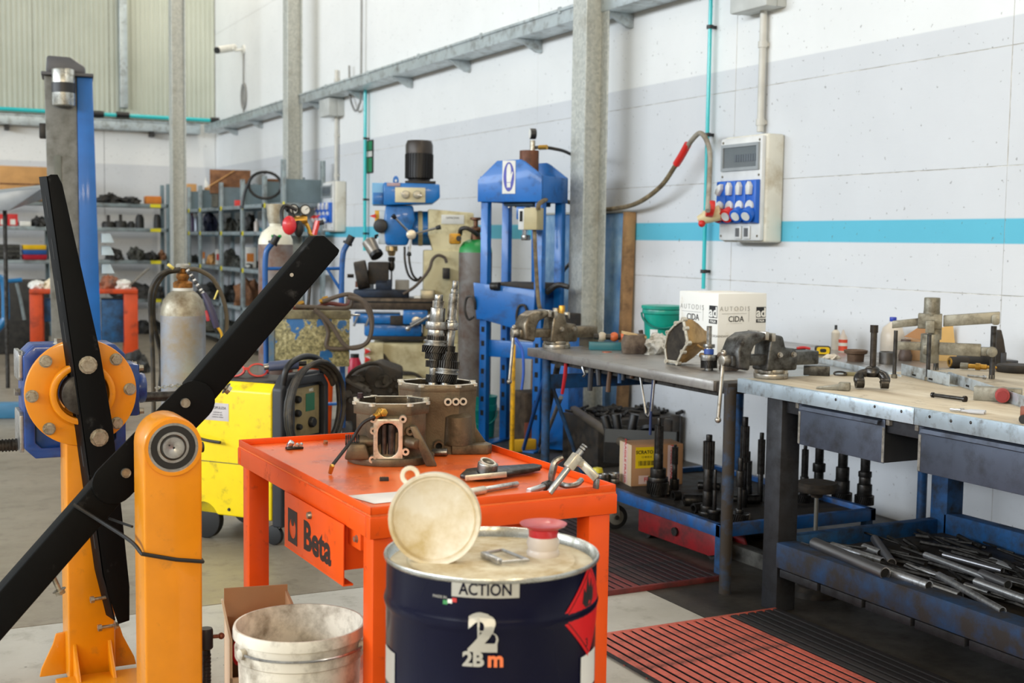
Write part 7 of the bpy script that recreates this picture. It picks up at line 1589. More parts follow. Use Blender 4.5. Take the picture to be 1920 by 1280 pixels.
def gshaft(px, py, top, items, lab):
    """a shaft standing on end on the low shelf: px,py its foot; items (fraction of height from the foot, radius px, kind)"""
    p = PZ(px, py, SZ); d = kpx(p); H_ = (py - top) * d * 1.01
    t_ = thing('gear_shaft', lab, 'gear shaft', p, random.Random(px).uniform(0, 360), 'used gear shafts under the steel bench')
    for f0, f1, r_, kd in items:
        a, b, R__ = (0, 0, f0 * H_), (0, 0, f1 * H_), r_ * d
        if kd == 'g': MB().gear(a, b, R__, 30, .12, .25, 2).build('helical_gear', M_oil, t_)
        elif kd == 'p': MB().gear(a, b, R__, 14, .12).build('spline', M_oil, t_)
        elif kd == 'b': MB().cyl(a, b, R__, n=26).build('bearing_ring', M_geard, t_, bevel=.002)
        else: MB().cyl(a, b, R__, n=16).build('shaft_step', M_oil, t_, bevel=.0015)
gs = [(1233, 930, 783, [(0, .04, 14, 's'), (.04, .19, 21, 'g'), (.19, .25, 19, 'b'), (.25, .36, 15, 's'), (.36, .55, 9, 's'), (.55, .90, 8.5, 'p'), (.90, 1, 4, 's')], 'tall gear shaft standing foremost before the taped carton'),
      (1264, 925, 833, [(0, .1, 12, 'g'), (.1, .3, 9, 's'), (.3, .6, 5, 's'), (.6, .95, 6, 'p'), (.95, 1, 3, 's')], 'short tapered shaft beside the tallest one by the carton'),
      (1326, 965, 815, [(0, .05, 17, 'b'), (.05, .12, 13, 's'), (.12, .3, 9.5, 's'), (.3, .58, 9, 's'), (.58, .92, 11, 'p'), (.92, 1, 6, 's')], 'thick splined shaft just left of the worn blue post'),
      (1339, 975, 880, [(0, .14, 11, 'g'), (.14, .22, 13, 'b'), (.22, .6, 4, 's'), (.6, 1, 3, 's')], 'slim shaft with bright bearing at the worn blue post'),
      (1393, 950, 782, [(0, .2, 8, 's'), (.2, .5, 6, 's'), (.5, .90, 8.5, 'p'), (.90, 1, 5.5, 's')], 'highest splined shaft right of the worn blue post'),
      (1386, 978, 858, [(0, .14, 20, 'g'), (.14, .2, 8, 'b'), (.2, .55, 4.5, 's'), (.55, .80, 8, 's'), (.8, 1, 5, 's')], 'shaft with a wide ring gear right of the blue post'),
      (1402, 935, 846, [(0, .3, 8, 's'), (.3, .8, 6.5, 'p'), (.8, 1, 3, 's')], 'small splined shaft behind the wide ring gear'),
      (1425, 940, 811, [(0, .4, 5, 's'), (.4, .9, 7, 'p'), (.9, 1, 4, 's')], 'thin splined shaft at the left of the dark bench leg'),
      (1487, 930, 816, [(0, .15, 14, 'g'), (.15, .5, 6, 's'), (.5, .95, 5, 'p'), (.95, 1, 3, 's')], 'shaft just right of the dark bench leg'),
      (1507, 940, 835, [(0, .14, 18, 'g'), (.14, .45, 8, 's'), (.45, .93, 6.5, 'p'), (.93, 1, 3.5, 's')], 'splined shaft second right of the dark bench leg'),
      (1534, 930, 820, [(0, .15, 15, 'g'), (.15, .42, 9, 's'), (.42, .56, 12, 's'), (.56, 1, 8, 's')], 'stepped shaft below the left end of the first drawer'),
      (1578, 938, 830, [(0, .14, 19, 'g'), (.14, .35, 14, 's'), (.35, .58, 12.5, 's'), (.58, 1, 9, 's')], 'stout shaft below the middle of the first drawer'),
      (1620, 945, 846, [(0, .17, 18, 'g'), (.17, .38, 14, 's'), (.38, .52, 11, 'b'), (.52, .62, 12.5, 's'), (.62, 1, 9, 's')], 'stout shaft with bright bands below the right end of the first drawer')]
for a in gs: gshaft(*a)
# loose gears and rings lying at the front of the low shelf
for px, py, r_, ln, ang, lab in ((1262, 938, 9, 14, 30, 'open ring'), (1283, 948, 11, 44, 12, 'hollow sleeve'), (1253, 930, 6, 12, 60, 'bright nut'), (1310, 916, 7, 40, -10, 'striped shaft'), (1370, 940, 6, 30, 0, 'short sleeve'), (1398, 945, 9, 26, 20, 'bright sleeve'), (1300, 962, 9, 30, 40, 'dark sleeve'), (1440, 948, 8, 24, -20, 'short dark sleeve')):
    p = PZ(px, py, SZ); d = kpx(p); t_ = thing('loose_sleeve', lab + ' lying on the low gear shelf', 'gear part', p, azof(p) + ang)
    MB().ring((0, 0, r_ * d), (ln * d, 0, r_ * d), r_ * d, r_ * .6 * d, 20).build('sleeve_body', M_oil if 'bright' not in lab else M_geard, t_, bevel=.001)
    MB().ring((-.002, 0, r_ * d), (.004, 0, r_ * d), r_ * 1.03 * d, r_ * .62 * d, 20).build('sleeve_end', M_geard, t_)
# taped carton and crate
p = PZ(1183, 912, SZ); k = kpx(p); tc = thing('taped_carton', 'carton with red FRAGILE tape and yellow label on the low shelf', 'box', p, azof(p) + 22)
MB().box(0, 105 * k, 0, 60 * k, 0, 78 * k).build('carton_body', M_card, tc, bevel=.004)
MB().box(-.001, 0, -.0, 60 * k, 0, 78 * k).build('carton_side', M_cardl, tc)
tl = MB().box(8 * k, 52 * k, -.0012, 0, 34 * k, 74 * k).build('yellow_label', mat('label_yellow', (240, 206, 20), .45), tc)
text('lettering', 'SCRATO', M_ink, tl, face((26 * k, -.0014, 64 * k), (1, 0, 0), (0, 0, 1)), 9 * k, .0006); text('lettering', '12 4030 A', M_ink, tl, face((30 * k, -.0014, 55 * k), (1, 0, 0), (0, 0, 1)), 5 * k)
for i in range(12): MB().box((14 + i * 2.6) * k, (14 + i * 2.6 + (1.5 if i % 3 else .8)) * k, -.0018, -.0012, 39 * k, 48 * k).build('barcode_bar', M_ink, tl)
M_tape = mat('tape_pink', (226, 196, 186), .4); M_tred = mat('tape_red', (200, 40, 52), .5)
for nm, fmx, a0, a1 in (('fragile_tape', face((82 * k, -.001, 38 * k), (0, 0, -1), (1, 0, 0)), -38, 38), ('fragile_tape', face((0, 0, 0), (1, 0, 0), (0, 0, 1)), 0, 0)):
    if a0 == a1: continue
    MB().box(a0 * k, a1 * k, -9 * k, 9 * k, 0, .0008, fmx).build(nm, M_tape, tc); text('lettering', 'FRAGILE FRAGILE', M_tred, tc, fmx @ T(0, 0, .0009), 10 * k, .0006)
fs = face((-.0012, 30 * k, 40 * k), (0, 0, -1), (0, -1, 0))
MB().box(-38 * k, 38 * k, -12 * k, 12 * k, 0, .0006, fs).build('fragile_tape', M_tape, tc); text('lettering', 'FRAGILE FRAGILE', M_tred, tc, fs @ T(0, 0, .0008), 12 * k, .0006)
fb = face((35 * k, -.001, 12 * k), (1, 0, 0), (0, 0, 1)); MB().box(-20 * k, 24 * k, -8 * k, 8 * k, 0, .0006, fb).build('fragile_tape', M_tape, tc); text('lettering', 'FRA', M_tred, tc, fb @ T(0, 0, .0008), 11 * k, .0006)
p = PZ(1160, 880, SZ); k = kpx(p); ck = thing('parts_crate', 'dark open steel crate of black parts behind the taped carton', 'crate', p + V((.03, .12, 0)), azof(p) - 8)
for a in ((-22, 118, 30, 32), (-22, 118, 78, 80), (-22, -20, 30, 80), (116, 118, 30, 80)): MB().box(a[0] * k, a[1] * k, a[2] * k, a[3] * k, 0, 66 * k).build('crate_wall', mat('crate_grey', (90, 92, 92), .5, .4), ck)
MB().box(-22 * k, 118 * k, 30 * k, 80 * k, 0, 40 * k).build('crate_fill', M_grime, ck)
for dx, h, tl_ in ((-10, 30, 24), (6, 34, 14), (24, 36, -18)): MB().cyl((dx * k, 50 * k, 40 * k), ((dx + tl_ * -.6) * k, 50 * k, (58 + h) * k), 9 * k, n=14).build('black_handle', M_blk, ck, bevel=.004)
MB().cyl((70 * k, 55 * k, 60 * k), (70 * k, 58 * k, 66 * k), 26 * k, n=28).build('black_disc', M_blk, ck)
for dx, h in ((100, 22), (112, 30)): MB().box((dx - 8) * k, (dx + 10) * k, 40 * k, 60 * k, 40 * k, (66 + h) * k).build('black_part', M_grime, ck, bevel=.004)
# jumble of oily scrap behind on the floor
p = PZ(1075, 862, 0); lp_ = thing('long_pipe', 'long dusty pipe lying on crates behind the orange table', 'pipe', p + V((0, 0, .36)))
MB().cyl((0, 0, 0), PZ(1190, 845, .36) - p - V((0, 0, .36)), .028, n=14).build('pipe_tube', mat('dusty_pipe', (98, 88, 74), .5, .4), lp_)
p = PZ(1075, 862, 0); pr2 = thing('pipe_rack', 'low dark rack under the dusty pipe', 'rack', (p.x + .34, p.y - .10, 0), 0); MB().box(-.35, .35, -.25, .25, 0, .325).build('rack_body', M_grime, pr2, bevel=.01)
b = MB(); rr = random.Random(8)
for i in range(60):
    x, y = rr.uniform(-.33, .33), rr.uniform(-.24, .2); a = rr.uniform(0, PI); l = rr.uniform(.04, .14)
    b.cyl((x, y, .33 + rr.uniform(0, .02)), (x + l * math.cos(a), y + l * math.sin(a), .335 + rr.uniform(0, .03)), rr.uniform(.006, .018), n=7)
o = b.build('oily_scrap', M_oil, pr2, kind='stuff')
p = PZ(1118, 905, .26); rng = thing('bearing_races', 'bright stacked bearing rings beside the yellow part', 'bearings', (p.x + .10, p.y + .10, SZ)); 
for i, (dx, dz) in enumerate(((0, 0), (0, .03), (.07, 0), (.07, .03))): MB().ring((dx, 0, dz), (dx, 0, dz + .026), .032, .022, 22).build('bearing_ring', M_gear, rng, bevel=.002)
p = PZ(1132, 884, .30); yp = thing('yellow_jar', 'small yellow plastic jar by the end of the taped carton', 'jar', (p.x + .02, p.y + .10, SZ), 0); MB().lathe([(.001, 0), (.03, 0), (.034, .05), (.026, .075), (.001, .08)], 18).build('jar_body', mat('cap_yellow', (236, 222, 30), .35), yp)
# trolley jack under the shelf
a, b = PZ(1190, 985, .06), PZ(1322, 1028, .06); d_ = (b - a); ang = math.degrees(math.atan2(d_.y, d_.x))
jk = thing('trolley_jack', 'long red trolley jack on the floor under the gear shelf', 'jack', (a.x, a.y, 0), ang); Lj = d_.length
M_jred = mat('jack_red', (150, 30, 36), .45, dirt=(70, 30, 30), amt=.4)
for y in (.03, .19): MB().prism([(0, .03), (Lj, .02), (Lj + .10, .05), (Lj + .06, .13), (Lj, .13), (0, .145)], -.006, .006, T(0, y, 0) @ RX(90)).build('jack_side', M_jred, jk, bevel=.003)
MB().bar((.15, .11, .16), (Lj + .02, .11, .08), .05, .05).build('lift_arm', M_dsteel, jk, bevel=.008)
MB().cyl((Lj * .55, .01, .09), (Lj * .55, .02, .09), .022, n=14).build('jack_bolt', M_dsteel, jk)
for x in (.05, Lj): MB().cyl((x, .04, .035), (x, .18, .035), .035, n=18).build('jack_roller', M_dsteel, jk)
# castor wheel seen right of the orange table
p = PZ(1152, 996, 0); k = kpx(p); cw = thing('castor_wheel', 'large grey rubber castor wheel at the near end of the gear shelf', 'castor', (p.x + .04, p.y + .06, 0), azof(p) + 20)
MB().cyl((0, -.018, 23 * k), (0, .018, 23 * k), 23 * k, n=28).build('tyre', M_rubber, cw, bevel=.006); MB().cyl((0, -.02, 23 * k), (0, .02, 23 * k), 15 * k, n=24).build('wheel_hub', mat('hub_grey', (126, 124, 116), .5, .4), cw, bevel=.003)
MB().bar((0, -.026, 21 * k), (-4 * k, -.026, 50 * k), .04, .006, up=(0, 1, 0)).bar((0, .026, 21 * k), (-4 * k, .026, 50 * k), .04, .006, up=(0, 1, 0)).build('castor_fork', M_scuff, cw); MB().hexbolt((0, -.028, 23 * k), (0, -1, 0), .010, .010).build('axle_bolt', M_dsteel, cw)
# grey beam on the floor and disc on a pole
a, b = PZ(1330, 1040, .0), PZ(1424, 1075, .0); d_ = (b - a)
fb_ = thing('steel_beam', 'long grey steel beam lying on the floor below the gear shelf', 'beam', (a.x + .05, a.y + .02, 0), math.degrees(math.atan2(d_.y, d_.x)))
MB().box(-.1, .9, 0, .07, 0, .075).build('beam_body', mat('beam_grey', (110, 108, 102), .5, .4, dirt=(60, 58, 54), amt=.4), fb_, bevel=.004)
p = PZ(1525, 1115, 0); k = kpx(p); dp = thing('disc_stand', 'dark disc on a thin pole with a round foot under the bench', 'stand', (p.x, p.y, 0), azof(p))
MB().lathe([(.001, 0), (40 * k, 0), (40 * k, 10 * k), (30 * k, 18 * k), (.001, 18 * k)], 36).build('round_foot', M_grime, dp); MB().cyl((0, 0, 18 * k), (0, 0, 190 * k), 4 * k, n=12).build('pole', mat('pole_grey', (120, 120, 116), .4, .5), dp)
MB().lathe([(.001, 186 * k), (10 * k, 186 * k), (14 * k, 196 * k), (39 * k, 198 * k), (41 * k, 203 * k), (41 * k, 209 * k), (36 * k, 214 * k), (.001, 216 * k)], 36).build('disc_plate', M_grime, dp)
p = PZ(1415, 1020, .0); cy2 = thing('grey_cylinder_part', 'dusty grey cylinder lying behind the dark bench leg', 'cylinder', (p.x + .12, p.y + .12, 0), azof(p) + 10); MB().cyl((-.10, 0, .055), (.15, 0, .055), .055, n=22).build('part_body', mat('dusty_grey', (92, 90, 88), .6), cy2, bevel=.012)
# tubes on the low shelf of the wooden bench
M_tube = mat('chrome_tube', (206, 208, 212), .30, .85, dirt=(110, 110, 112), amt=.3, scale=26)
tbs = [((1527, 1018), (1660, 1075), 11, 'largest polished tube lying foremost on the low shelf'), ((1638, 1062), (1742, 1098), 9.5, 'polished tube overlapped by the largest one'), ((1745, 1098), (1800, 1117), 9, 'stub of polished tube near the front rail'),
       ((1760, 1078), (1880, 1145), 7, 'knobbly steel rod lying across the front'), ((1640, 1010), (1672, 1055), 8, 'short grey tube lying crosswise at the back'), ((1620, 1025), (1650, 1036), 7, 'short pipe end at the back left'),
       ((1735, 1040), (1850, 1083), 6, 'long bar in the middle of the heap'), ((1725, 1068), (1790, 1090), 6, 'bright chromed bar below the long bar'), ((1840, 1075), (1890, 1096), 9, 'thick grey tube at the right of the heap'),
       ((1858, 1052), (1960, 1090), 8, 'bright tube along the rear rail'), ((1560, 1022), (1655, 1052), 7, 'dull tube behind the largest one'), ((1700, 1060), (1770, 1084), 5, 'thin rod left in the heap'), ((1770, 1040), (1880, 1070), 6, 'thin dark rod near the rear rail'), ((1503, 1020), (1560, 1040), 5, 'thin tube at the far left of the shelf'),
       ((1810, 1098), (1855, 1112), 7, 'short shiny sleeve in the heap'), ((1830, 1090), (1925, 1125), 8, 'brownish tube at the right front'), ((1880, 1085), (1960, 1110), 7, 'tube end leaving the frame at the right')]
for i, (a, b, r_, lab) in enumerate(tbs):
    zz = .262 + r_ * .0019 + (.03 if i in (1, 3, 6, 8, 12, 15) else 0) + (.035 if i == 0 else 0); A_, B_ = PZ(a[0], a[1], zz), PZ(b[0], b[1], zz); d = kpx(A_)
    t_ = thing('steel_tube', lab, 'tube', A_, group='steel tubes on the low bench shelf'); MB().ring((0, 0, 0), B_ - A_, r_ * d, r_ * d * .82, 20).build('tube_wall', M_tube if i % 4 else mat('tube_dark', (146, 146, 150), .34, .85), t_)
    MB().cyl((B_ - A_) * .02, (B_ - A_) * .98, r_ * d * .8, n=14).build('tube_bore', M_slot, t_)
b = MB(); rr = random.Random(11)
for i in range(120):
    x, y = rr.uniform(3.5, 4.2), rr.uniform(2.4, 3.9); a = rr.uniform(-.5, .5) + PI / 2; l = rr.uniform(.05, .3)
    b.cyl((x, y, .265 + rr.uniform(0, .02)), (x + l * math.cos(a), y + l * math.sin(a), .265 + rr.uniform(0, .03)), rr.uniform(.004, .012), n=7)
o = b.build('rod_scrap', M_oil, None); tag(o, 'loose oily rods and scrap heaped on the low bench shelf', 'scrap', kind='stuff')

# ================================================================== red slatted floor mats
M_mred = mat('mat_red', (192, 92, 76), .55, dirt=(104, 54, 46), amt=.3, scale=10, bump=.2, bscale=240, var=.08)
M_mshade_red = mat('mat_shade_maroon', (70, 38, 38), .5, dirt=(34, 28, 30), amt=.55, scale=8, bump=.2)  # bench shadow on the maroon mat, put into the slat colour with grime
M_mshade = mat('mat_shade_black', (40, 36, 38), .5, dirt=(22, 22, 24), amt=.5, scale=8, bump=.2)  # bench shadow and gap shade put into the colour, over grime
def slatmat(x0, x1, y0, y1, lab, split, m_in, m_shaded, pitch=.0435):
    t_ = thing('floor_mat', lab, 'floor mat', ((x0 + x1) / 2, (y0 + y1) / 2, 0)); ox, oy = (x0 + x1) / 2, (y0 + y1) / 2; n = int((x1 - x0) / pitch); L__ = y1 - y0 - .03
    base = {}
    for key, mm in (('a', m_in), ('b', m_shaded)):
        o = MB().box(-pitch * .35, pitch * .35, -L__ / 2, L__ / 2, .006, .024).build('slat', mm, None, bevel=.002, seg=1, smooth=0); base[key] = o; o.data.materials.append(M_mshade)
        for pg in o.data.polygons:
            if abs(pg.normal.x) > .9 or pg.normal.z < -.5: pg.material_index = 1  # slat sides and undersides coloured dark as the shade in the gaps
    used = set()
    MB().box(x0 - ox + .004, x1 - ox - .004, y0 - oy + .004, y1 - oy - .004, .0, .0025).build('gap_shade_sheet', M_mshade, t_)  # added dark sheet that paints the shade between the slats
    for i in range(n + 1):
        x = x0 + .01 + i * (x1 - x0 - .02) / n; kk_ = 'b' if x > split else 'a'  # slats past the split are coloured as the shadow of the bench edge
        if kk_ not in used: used.add(kk_); o = base[kk_]; o.parent = t_; o.location = (x - ox, 0, 0)
        else: piece(base[kk_], t_, (x - ox, 0, 0), name='slat')
    for kk_ in base:
        if kk_ not in used: bpy.data.objects.remove(base[kk_])
    for y in (y0, y1 - .018): MB().box(x0 - ox, x1 - ox, y - oy, y + .018 - oy, .0, .024).build('edge_bar', m_in if split > x0 + .1 else m_shaded, t_, bevel=.002)
    k_ = int((y1 - y0) / .145)
    for j in range(1, k_): y = y0 + j * (y1 - y0) / k_; MB().box(x0 - ox, x1 - ox, y - .005 - oy, y + .005 - oy, .0, .014).build('cross_rib', m_in, t_)
slatmat(2.40, 3.33, 2.30, 4.10, 'red slatted plastic floor mat in front of the wooden bench', 3.085, M_mred, M_mshade)
slatmat(2.48, 3.42, 4.60, 6.05, 'dark maroon slatted floor mat beside the steel bench', 3.0, M_mred if False else mat('mat_maroon', (132, 50, 48), .55, dirt=(60, 34, 36), amt=.5, scale=7, bump=.2), M_mshade_red)
# ================================================================== the far end: racks, lift post, red bench
M_rack = mat('rack_grey', (150, 164, 170), .45, .4, dirt=(110, 112, 110), amt=.3)
M_rackd = mat('rack_side', (112, 130, 138), .5, .3)
M_ytag = mat('tag_yellow', (226, 214, 40), .5)
M_junk = mat('junk_black', (30, 32, 34), .45, .3, dirt=(58, 56, 52), amt=.5, scale=14)
M_junkg = mat('junk_grey', (88, 90, 84), .5, .4, dirt=(54, 52, 48), amt=.5, scale=14)
M_tan = mat('box_tan', (196, 148, 92), .8); M_tan2 = mat('box_brown', (134, 92, 60), .8, dirt=(90, 62, 44), amt=.5)
# back wall rack
YB = 20.25
zs_b = [PY(240, y, YB).z for y in (381, 427, 487.5, 560, 640)]
xb0, xb1 = PY(-60, 430, YB).x, PY(316, 430, YB).x; xo = (xb0 + xb1) / 2
rk = thing('storage_rack', 'long grey boltless storage rack against the far wall', 'shelving', (xo, YB + .25, 0))
for z in zs_b:
    MB().box(xb0 - xo, xb1 - xo, -.25, .25, z - .06, z).build('rack_shelf', M_rack, rk, bevel=.004)
    MB().box(xb1 - .28 - xo, xb1 - .12 - xo, -.255, -.25, z - .058, z - .004).build('yellow_tag', M_ytag, rk)
for x in (xb0, PY(95, 430, YB).x, xb1):
    for y in (-.25, .21): MB().box(x - .03 - xo, x + .03 - xo, y, y + .04, 0, PY(312, 345, YB).z).build('rack_upright', M_rackd, rk, bevel=.003)
def at_b(px, py, zi, dy=.0): p = PY(px, py, YB + .12 + dy); return V((p.x, p.y, zs_b[zi] + .001)), (p - EYE).dot(FWD) / F_PX
def jbox_(nm, lab, cat_, px0, px1, py0, zi, m_, d=.25, extra=None, py1=None):
    p, k = at_b((px0 + px1) / 2, 420, zi); w_ = (px1 - px0) * k; top = PY((px0 + px1) / 2, py0, YB + .12).z
    t_ = thing(nm, lab, cat_, p); h = top - p.z
    MB().box(-w_ / 2, w_ / 2, -d / 2, d / 2, 0, h).build(nm + '_body', m_, t_, bevel=min(.012, h * .1)); 
    if extra: extra(t_, w_, h, d)
    return t_
def jlump(nm, lab, cat_, px, w, py0, zi, m_, seed):
    p, k = at_b(px, 420, zi); top = PY(px, py0, YB + .12).z; return crumple(nm, m_, lab, cat_, p, w * k / 2, .16, (top - p.z) / 1.35, seed, 3, .5)
jbox_('cardboard_box', 'large tan cardboard box on top of the far rack at the left', 'box', 2, 90, 313, 0, M_tan, .4, lambda t, w, h, d: MB().box(-w * .5 - .002, w * .5 + .002, -d / 2 - .002, -d / 2, h * .45, h * .5).build('tape_band', M_tan2, t))
jlump('black_part', 'heap of black car parts on the top shelf right of the blue post', 'car part', 205, 44, 362, 0, M_junk, 3); jlump('black_part', 'curved black bracket on the top shelf left of the orange box', 'car part', 245, 36, 368, 0, M_junk, 12)
jbox_('orange_box', 'small orange carton at the right of the top far shelf', 'box', 273, 300, 368, 0, mat('box_orange', (206, 122, 42), .7))
for i, (a, b, lab) in enumerate(((-4, 12, 'left red and white oil carton on the second far shelf'), (14, 32, 'right red and white oil carton on the second far shelf'))):
    jbox_('oil_carton', lab, 'box', a, b, 401, 1, mat('carton_red', (206, 40, 40), .5), .2, lambda t, w, h, d: MB().box(-w * .25, w * .25, -d / 2 - .003, -d / 2, h * .1, h * .55).build('white_label', M_white, t))
jbox_('white_tray', 'flat white tray beside the red oil cartons', 'tray', 36, 56, 415, 1, M_white); jlump('black_part', 'dark knobbly part beside the white tray on the second shelf', 'car part', 72, 24, 404, 1, M_junk, 21)
for i, (px, w, top, kn, lab) in enumerate(((203, 24, 415, 1, 'first black mount with a bolt stud right of the blue post'), (226, 24, 414, 1, 'second black mount with a bolt stud on the far shelf'), (246, 14, 417, 0, 'low black canister beside the two studded mounts'), (262, 16, 404, 0, 'tall black filter canister on the second far shelf'), (295, 14, 404, 0, 'tall black canister at the right end of the second shelf'))):
    p, k = at_b(px, 420, 1); z1 = PY(px, top, YB + .12).z - p.z; t_ = thing('black_canister', lab, 'car part', p)
    MB().lathe([(.001, 0), (w * k * .5, 0), (w * k * .5, z1 * .7), (w * k * .4, z1), (.001, z1)], 20).build('canister_body', M_junk, t_)
    MB().cyl((0, 0, z1), (0, 0, z1 + (.10 if kn else .02)), w * k * (.13 if kn else .3), n=10).build('stud', M_dsteel, t_)
for i, (cc, lab) in enumerate((((176, 30, 50), 'red tray at the bottom of the small tray stack'), ((44, 92, 160), 'blue tray in the middle of the small tray stack'), ((236, 190, 30), 'yellow tray on top of the small tray stack'))):
    p, k = at_b(63, 470, 2); hz_ = .075; t_ = thing('storage_tray', lab, 'tray', p + V((0, 0, i * hz_)))
    MB().loft([[(x * 20 * k, y * .16, 0) for x, y in ((-1, -1), (1, -1), (1, 1), (-1, 1))], [(x * (22 - i) * k, y * .18, hz_ - .004) for x, y in ((-1, -1), (1, -1), (1, 1), (-1, 1))]]).build('tray_body', mat('tray_%d' % i, cc, .4), t_, bevel=.004)
jbox_('engine_part', 'black finned engine part at the left of the third far shelf', 'car part', -5, 34, 458, 2, M_junk, .3, lambda t, w, h, d: [MB().box(-w / 2, w / 2, -d / 2 - .01, -d / 2, h * f, h * f + .02).build('fin', M_junkg, t) for f in (.2, .5, .8)])
jlump('grey_part', 'squat grey casting on the third far shelf', 'car part', 254, 30, 462, 2, M_junkg, 31); jlump('grey_part', 'dark flat part right of the squat grey casting', 'car part', 282, 26, 470, 2, M_junk, 33); jlump('brown_part', 'brown part at the right end of the third far shelf', 'car part', 303, 14, 468, 2, M_tan2, 35)
jlump('black_part', 'black cases on the fourth far shelf behind the red bench', 'car part', 110, 60, 520, 3, M_junk, 41); jlump('black_part', 'dark heap on the fourth far shelf behind the lift post', 'car part', 250, 80, 528, 3, M_junk, 43); jlump('black_part', 'dark heap on the lowest far shelf at the left', 'car part', 60, 80, 600, 4, M_junk, 45); jlump('black_part', 'dark heap on the lowest far shelf at the right', 'car part', 280, 60, 600, 4, M_junk, 47)
# right wall rack
XR = 4.42; zs_r = [PX(450, y, XR).z for y in (385, 434, 503, 575, 640)]
yr = [PX(p, 430, XR).y for p in (352, 373, 412, 452, 493, 528)]; y_lo, y_hi = min(yr), 21.12; yo = (y_lo + y_hi) / 2
r2 = thing('storage_rack', 'grey storage rack along the right wall beneath the hose coil', 'shelving', (XR + .27, yo, 0))
for z in zs_r: MB().box(-.27, .27, y_lo - yo, y_hi - yo, z - .05, z).build('rack_shelf', M_rack, r2, bevel=.003)
for i, y in enumerate(yr):
    if y > y_hi + .02: continue
    for x in (-.27, .23): MB().box(x, x + .045, y - .045 - yo, y + .045 - yo, 0, PX(452, 336, XR).z if i != 5 else 2.5).build('rack_upright', M_rack, r2, bevel=.003)
    MB().box(-.22, .23, y - .006 - yo, y + .006 - yo, zs_r[0], PX(452, 345, XR).z).build('side_sheet', M_rackd, r2)
    for z in zs_r[:3]: MB().cyl((-.272, y - .10 - yo, z - .025), (-.278, y - .10 - yo, z - .025), .035, n=12).build('yellow_tag', M_ytag, r2)
def at_r(px, zi, dx=.2): p = PX(px, 430, XR + dx); p.y = min(p.y, 20.85); return V((p.x, p.y, zs_r[zi] + .001)), (p - EYE).dot(FWD) / F_PX
def rbox(nm, lab, cat_, px0, px1, py0, zi, m_, d=.22, top=None, base=0):
    p, k = at_r((px0 + px1) / 2, zi); t_ = thing(nm, lab, cat_, p + V((0, 0, base)), azof(p)); w_ = (px1 - px0) * k; h = PX((px0 + px1) / 2, py0, XR + .2).z - p.z - base
    MB().box(-w_ / 2, w_ / 2, -d / 2, d / 2, 0, h).build(nm + '_body', m_, t_, bevel=min(.01, h * .1))
    if top: MB().box(-w_ * .3, w_ * .3, -d * .52, -d * .5, h * .3, h * .7).build('label', top, t_)
    return t_
def rlump(nm, lab, cat_, px, w, py0, zi, m_, seed):
    p, k = at_r(px, zi); h = PX(px, py0, XR + .2).z - p.z; return crumple(nm, m_, lab, cat_, p, w * k / 2, .15, h / 1.35, seed, 3, .5, azof(p))
def rbot(nm, lab, px, w, py0, zi, m_, cap):
    p, k = at_r(px, zi); h = PX(px, py0, XR + .2).z - p.z; t_ = thing(nm, lab, 'bottle', p); MB().lathe([(.001, 0), (w * k / 2, 0), (w * k / 2, h * .7), (w * k * .2, h * .85), (.001, h * .85)], 16).build('bottle_body', m_, t_); MB().cyl((0, 0, h * .84), (0, 0, h), w * k * .2, n=10).build('bottle_cap', cap, t_)
rbox('tan_carton', 'tall tan carton on the top right rack nearest the corner', 'box', 344, 362, 346, 0, M_tan, .22, M_cardl); rbot('white_jug', 'small white jug beside the tall tan carton', 366, 8, 362, 0, M_white, M_white)
rbox('tan_carton', 'second tan carton on the right rack beneath the white bag', 'box', 384, 404, 352, 0, M_tan); rlump('white_bag', 'crumpled white bag on the second tan carton', 'bag', 388, 14, 336, 0, M_white, 51)
p, k = at_r(432, 0); zt = PX(432, 348, XR).z; oc2 = thing('open_box', 'large brown open cardboard box on top of the right rack', 'box', (p.x, p.y, zs_r[0] + .001), azof(p)); w_ = 74 * k; h_ = PX(432, 318, XR + .2).z - zs_r[0]
MB().box(-w_ / 2, w_ / 2, -.15, .2, h_ * .36, h_ * .98).build('box_body', M_tan2, oc2, bevel=.004); MB().box(-w_ * .46, w_ * .46, -.12, .17, 0, h_ * .36).build('box_base', M_junkg, oc2)
MB().loft([[(-w_ * .55, -.17, h_ * .5), (w_ * .1, -.17, h_ * .95), (w_ * .1, -.16, h_ * .97), (-w_ * .55, -.16, h_ * .53)], [(-w_ * .45, .1, h_ * .6), (w_ * .1, .1, h_ * 1.0), (w_ * .1, .11, h_ * 1.02), (-w_ * .45, .11, h_ * .62)]]).build('open_flap', M_tan, oc2)
rbox('brown_box', 'flat brown box at the near end of the right rack', 'box', 500, 532, 336, 0, M_tan2); rlump('black_bag', 'dark grey soft bag leaning on the upright of the right rack', 'bag', 432, 24, 352, 0, M_junkg, 53); rbot('white_bottle', 'white bottle with cap by the dark soft bag', 456, 10, 354, 0, M_white, M_white); rbox('red_toolbox', 'red flat tool pouch hanging over the top shelf edge', 'pouch', 440, 462, 376, 0, M_sred, .3)
p = PX(497, 347, 4.35); hc = thing('hose_coil', 'black hose coil hung at the near end of the right rack', 'hose', p, -16)
MB().tube([(.20 * math.cos(a) * 1.0, -.02 + .006 * a, .165 * math.sin(a)) for a in [i * .3 for i in range(43)]] + [(.30, .06, -.10)], .018, 8).build('coil', M_blk, hc); MB().tube(spl([(-.19, -.02, .05), (-.25, -.02, -.10), (-.28, -.02, -.30)], 5), .018, 8).build('coil_tail', M_blk, hc); MB().cyl((0, .0, .15), (.0, .10, .15), .012, n=8).build('hook', M_dsteel, hc)
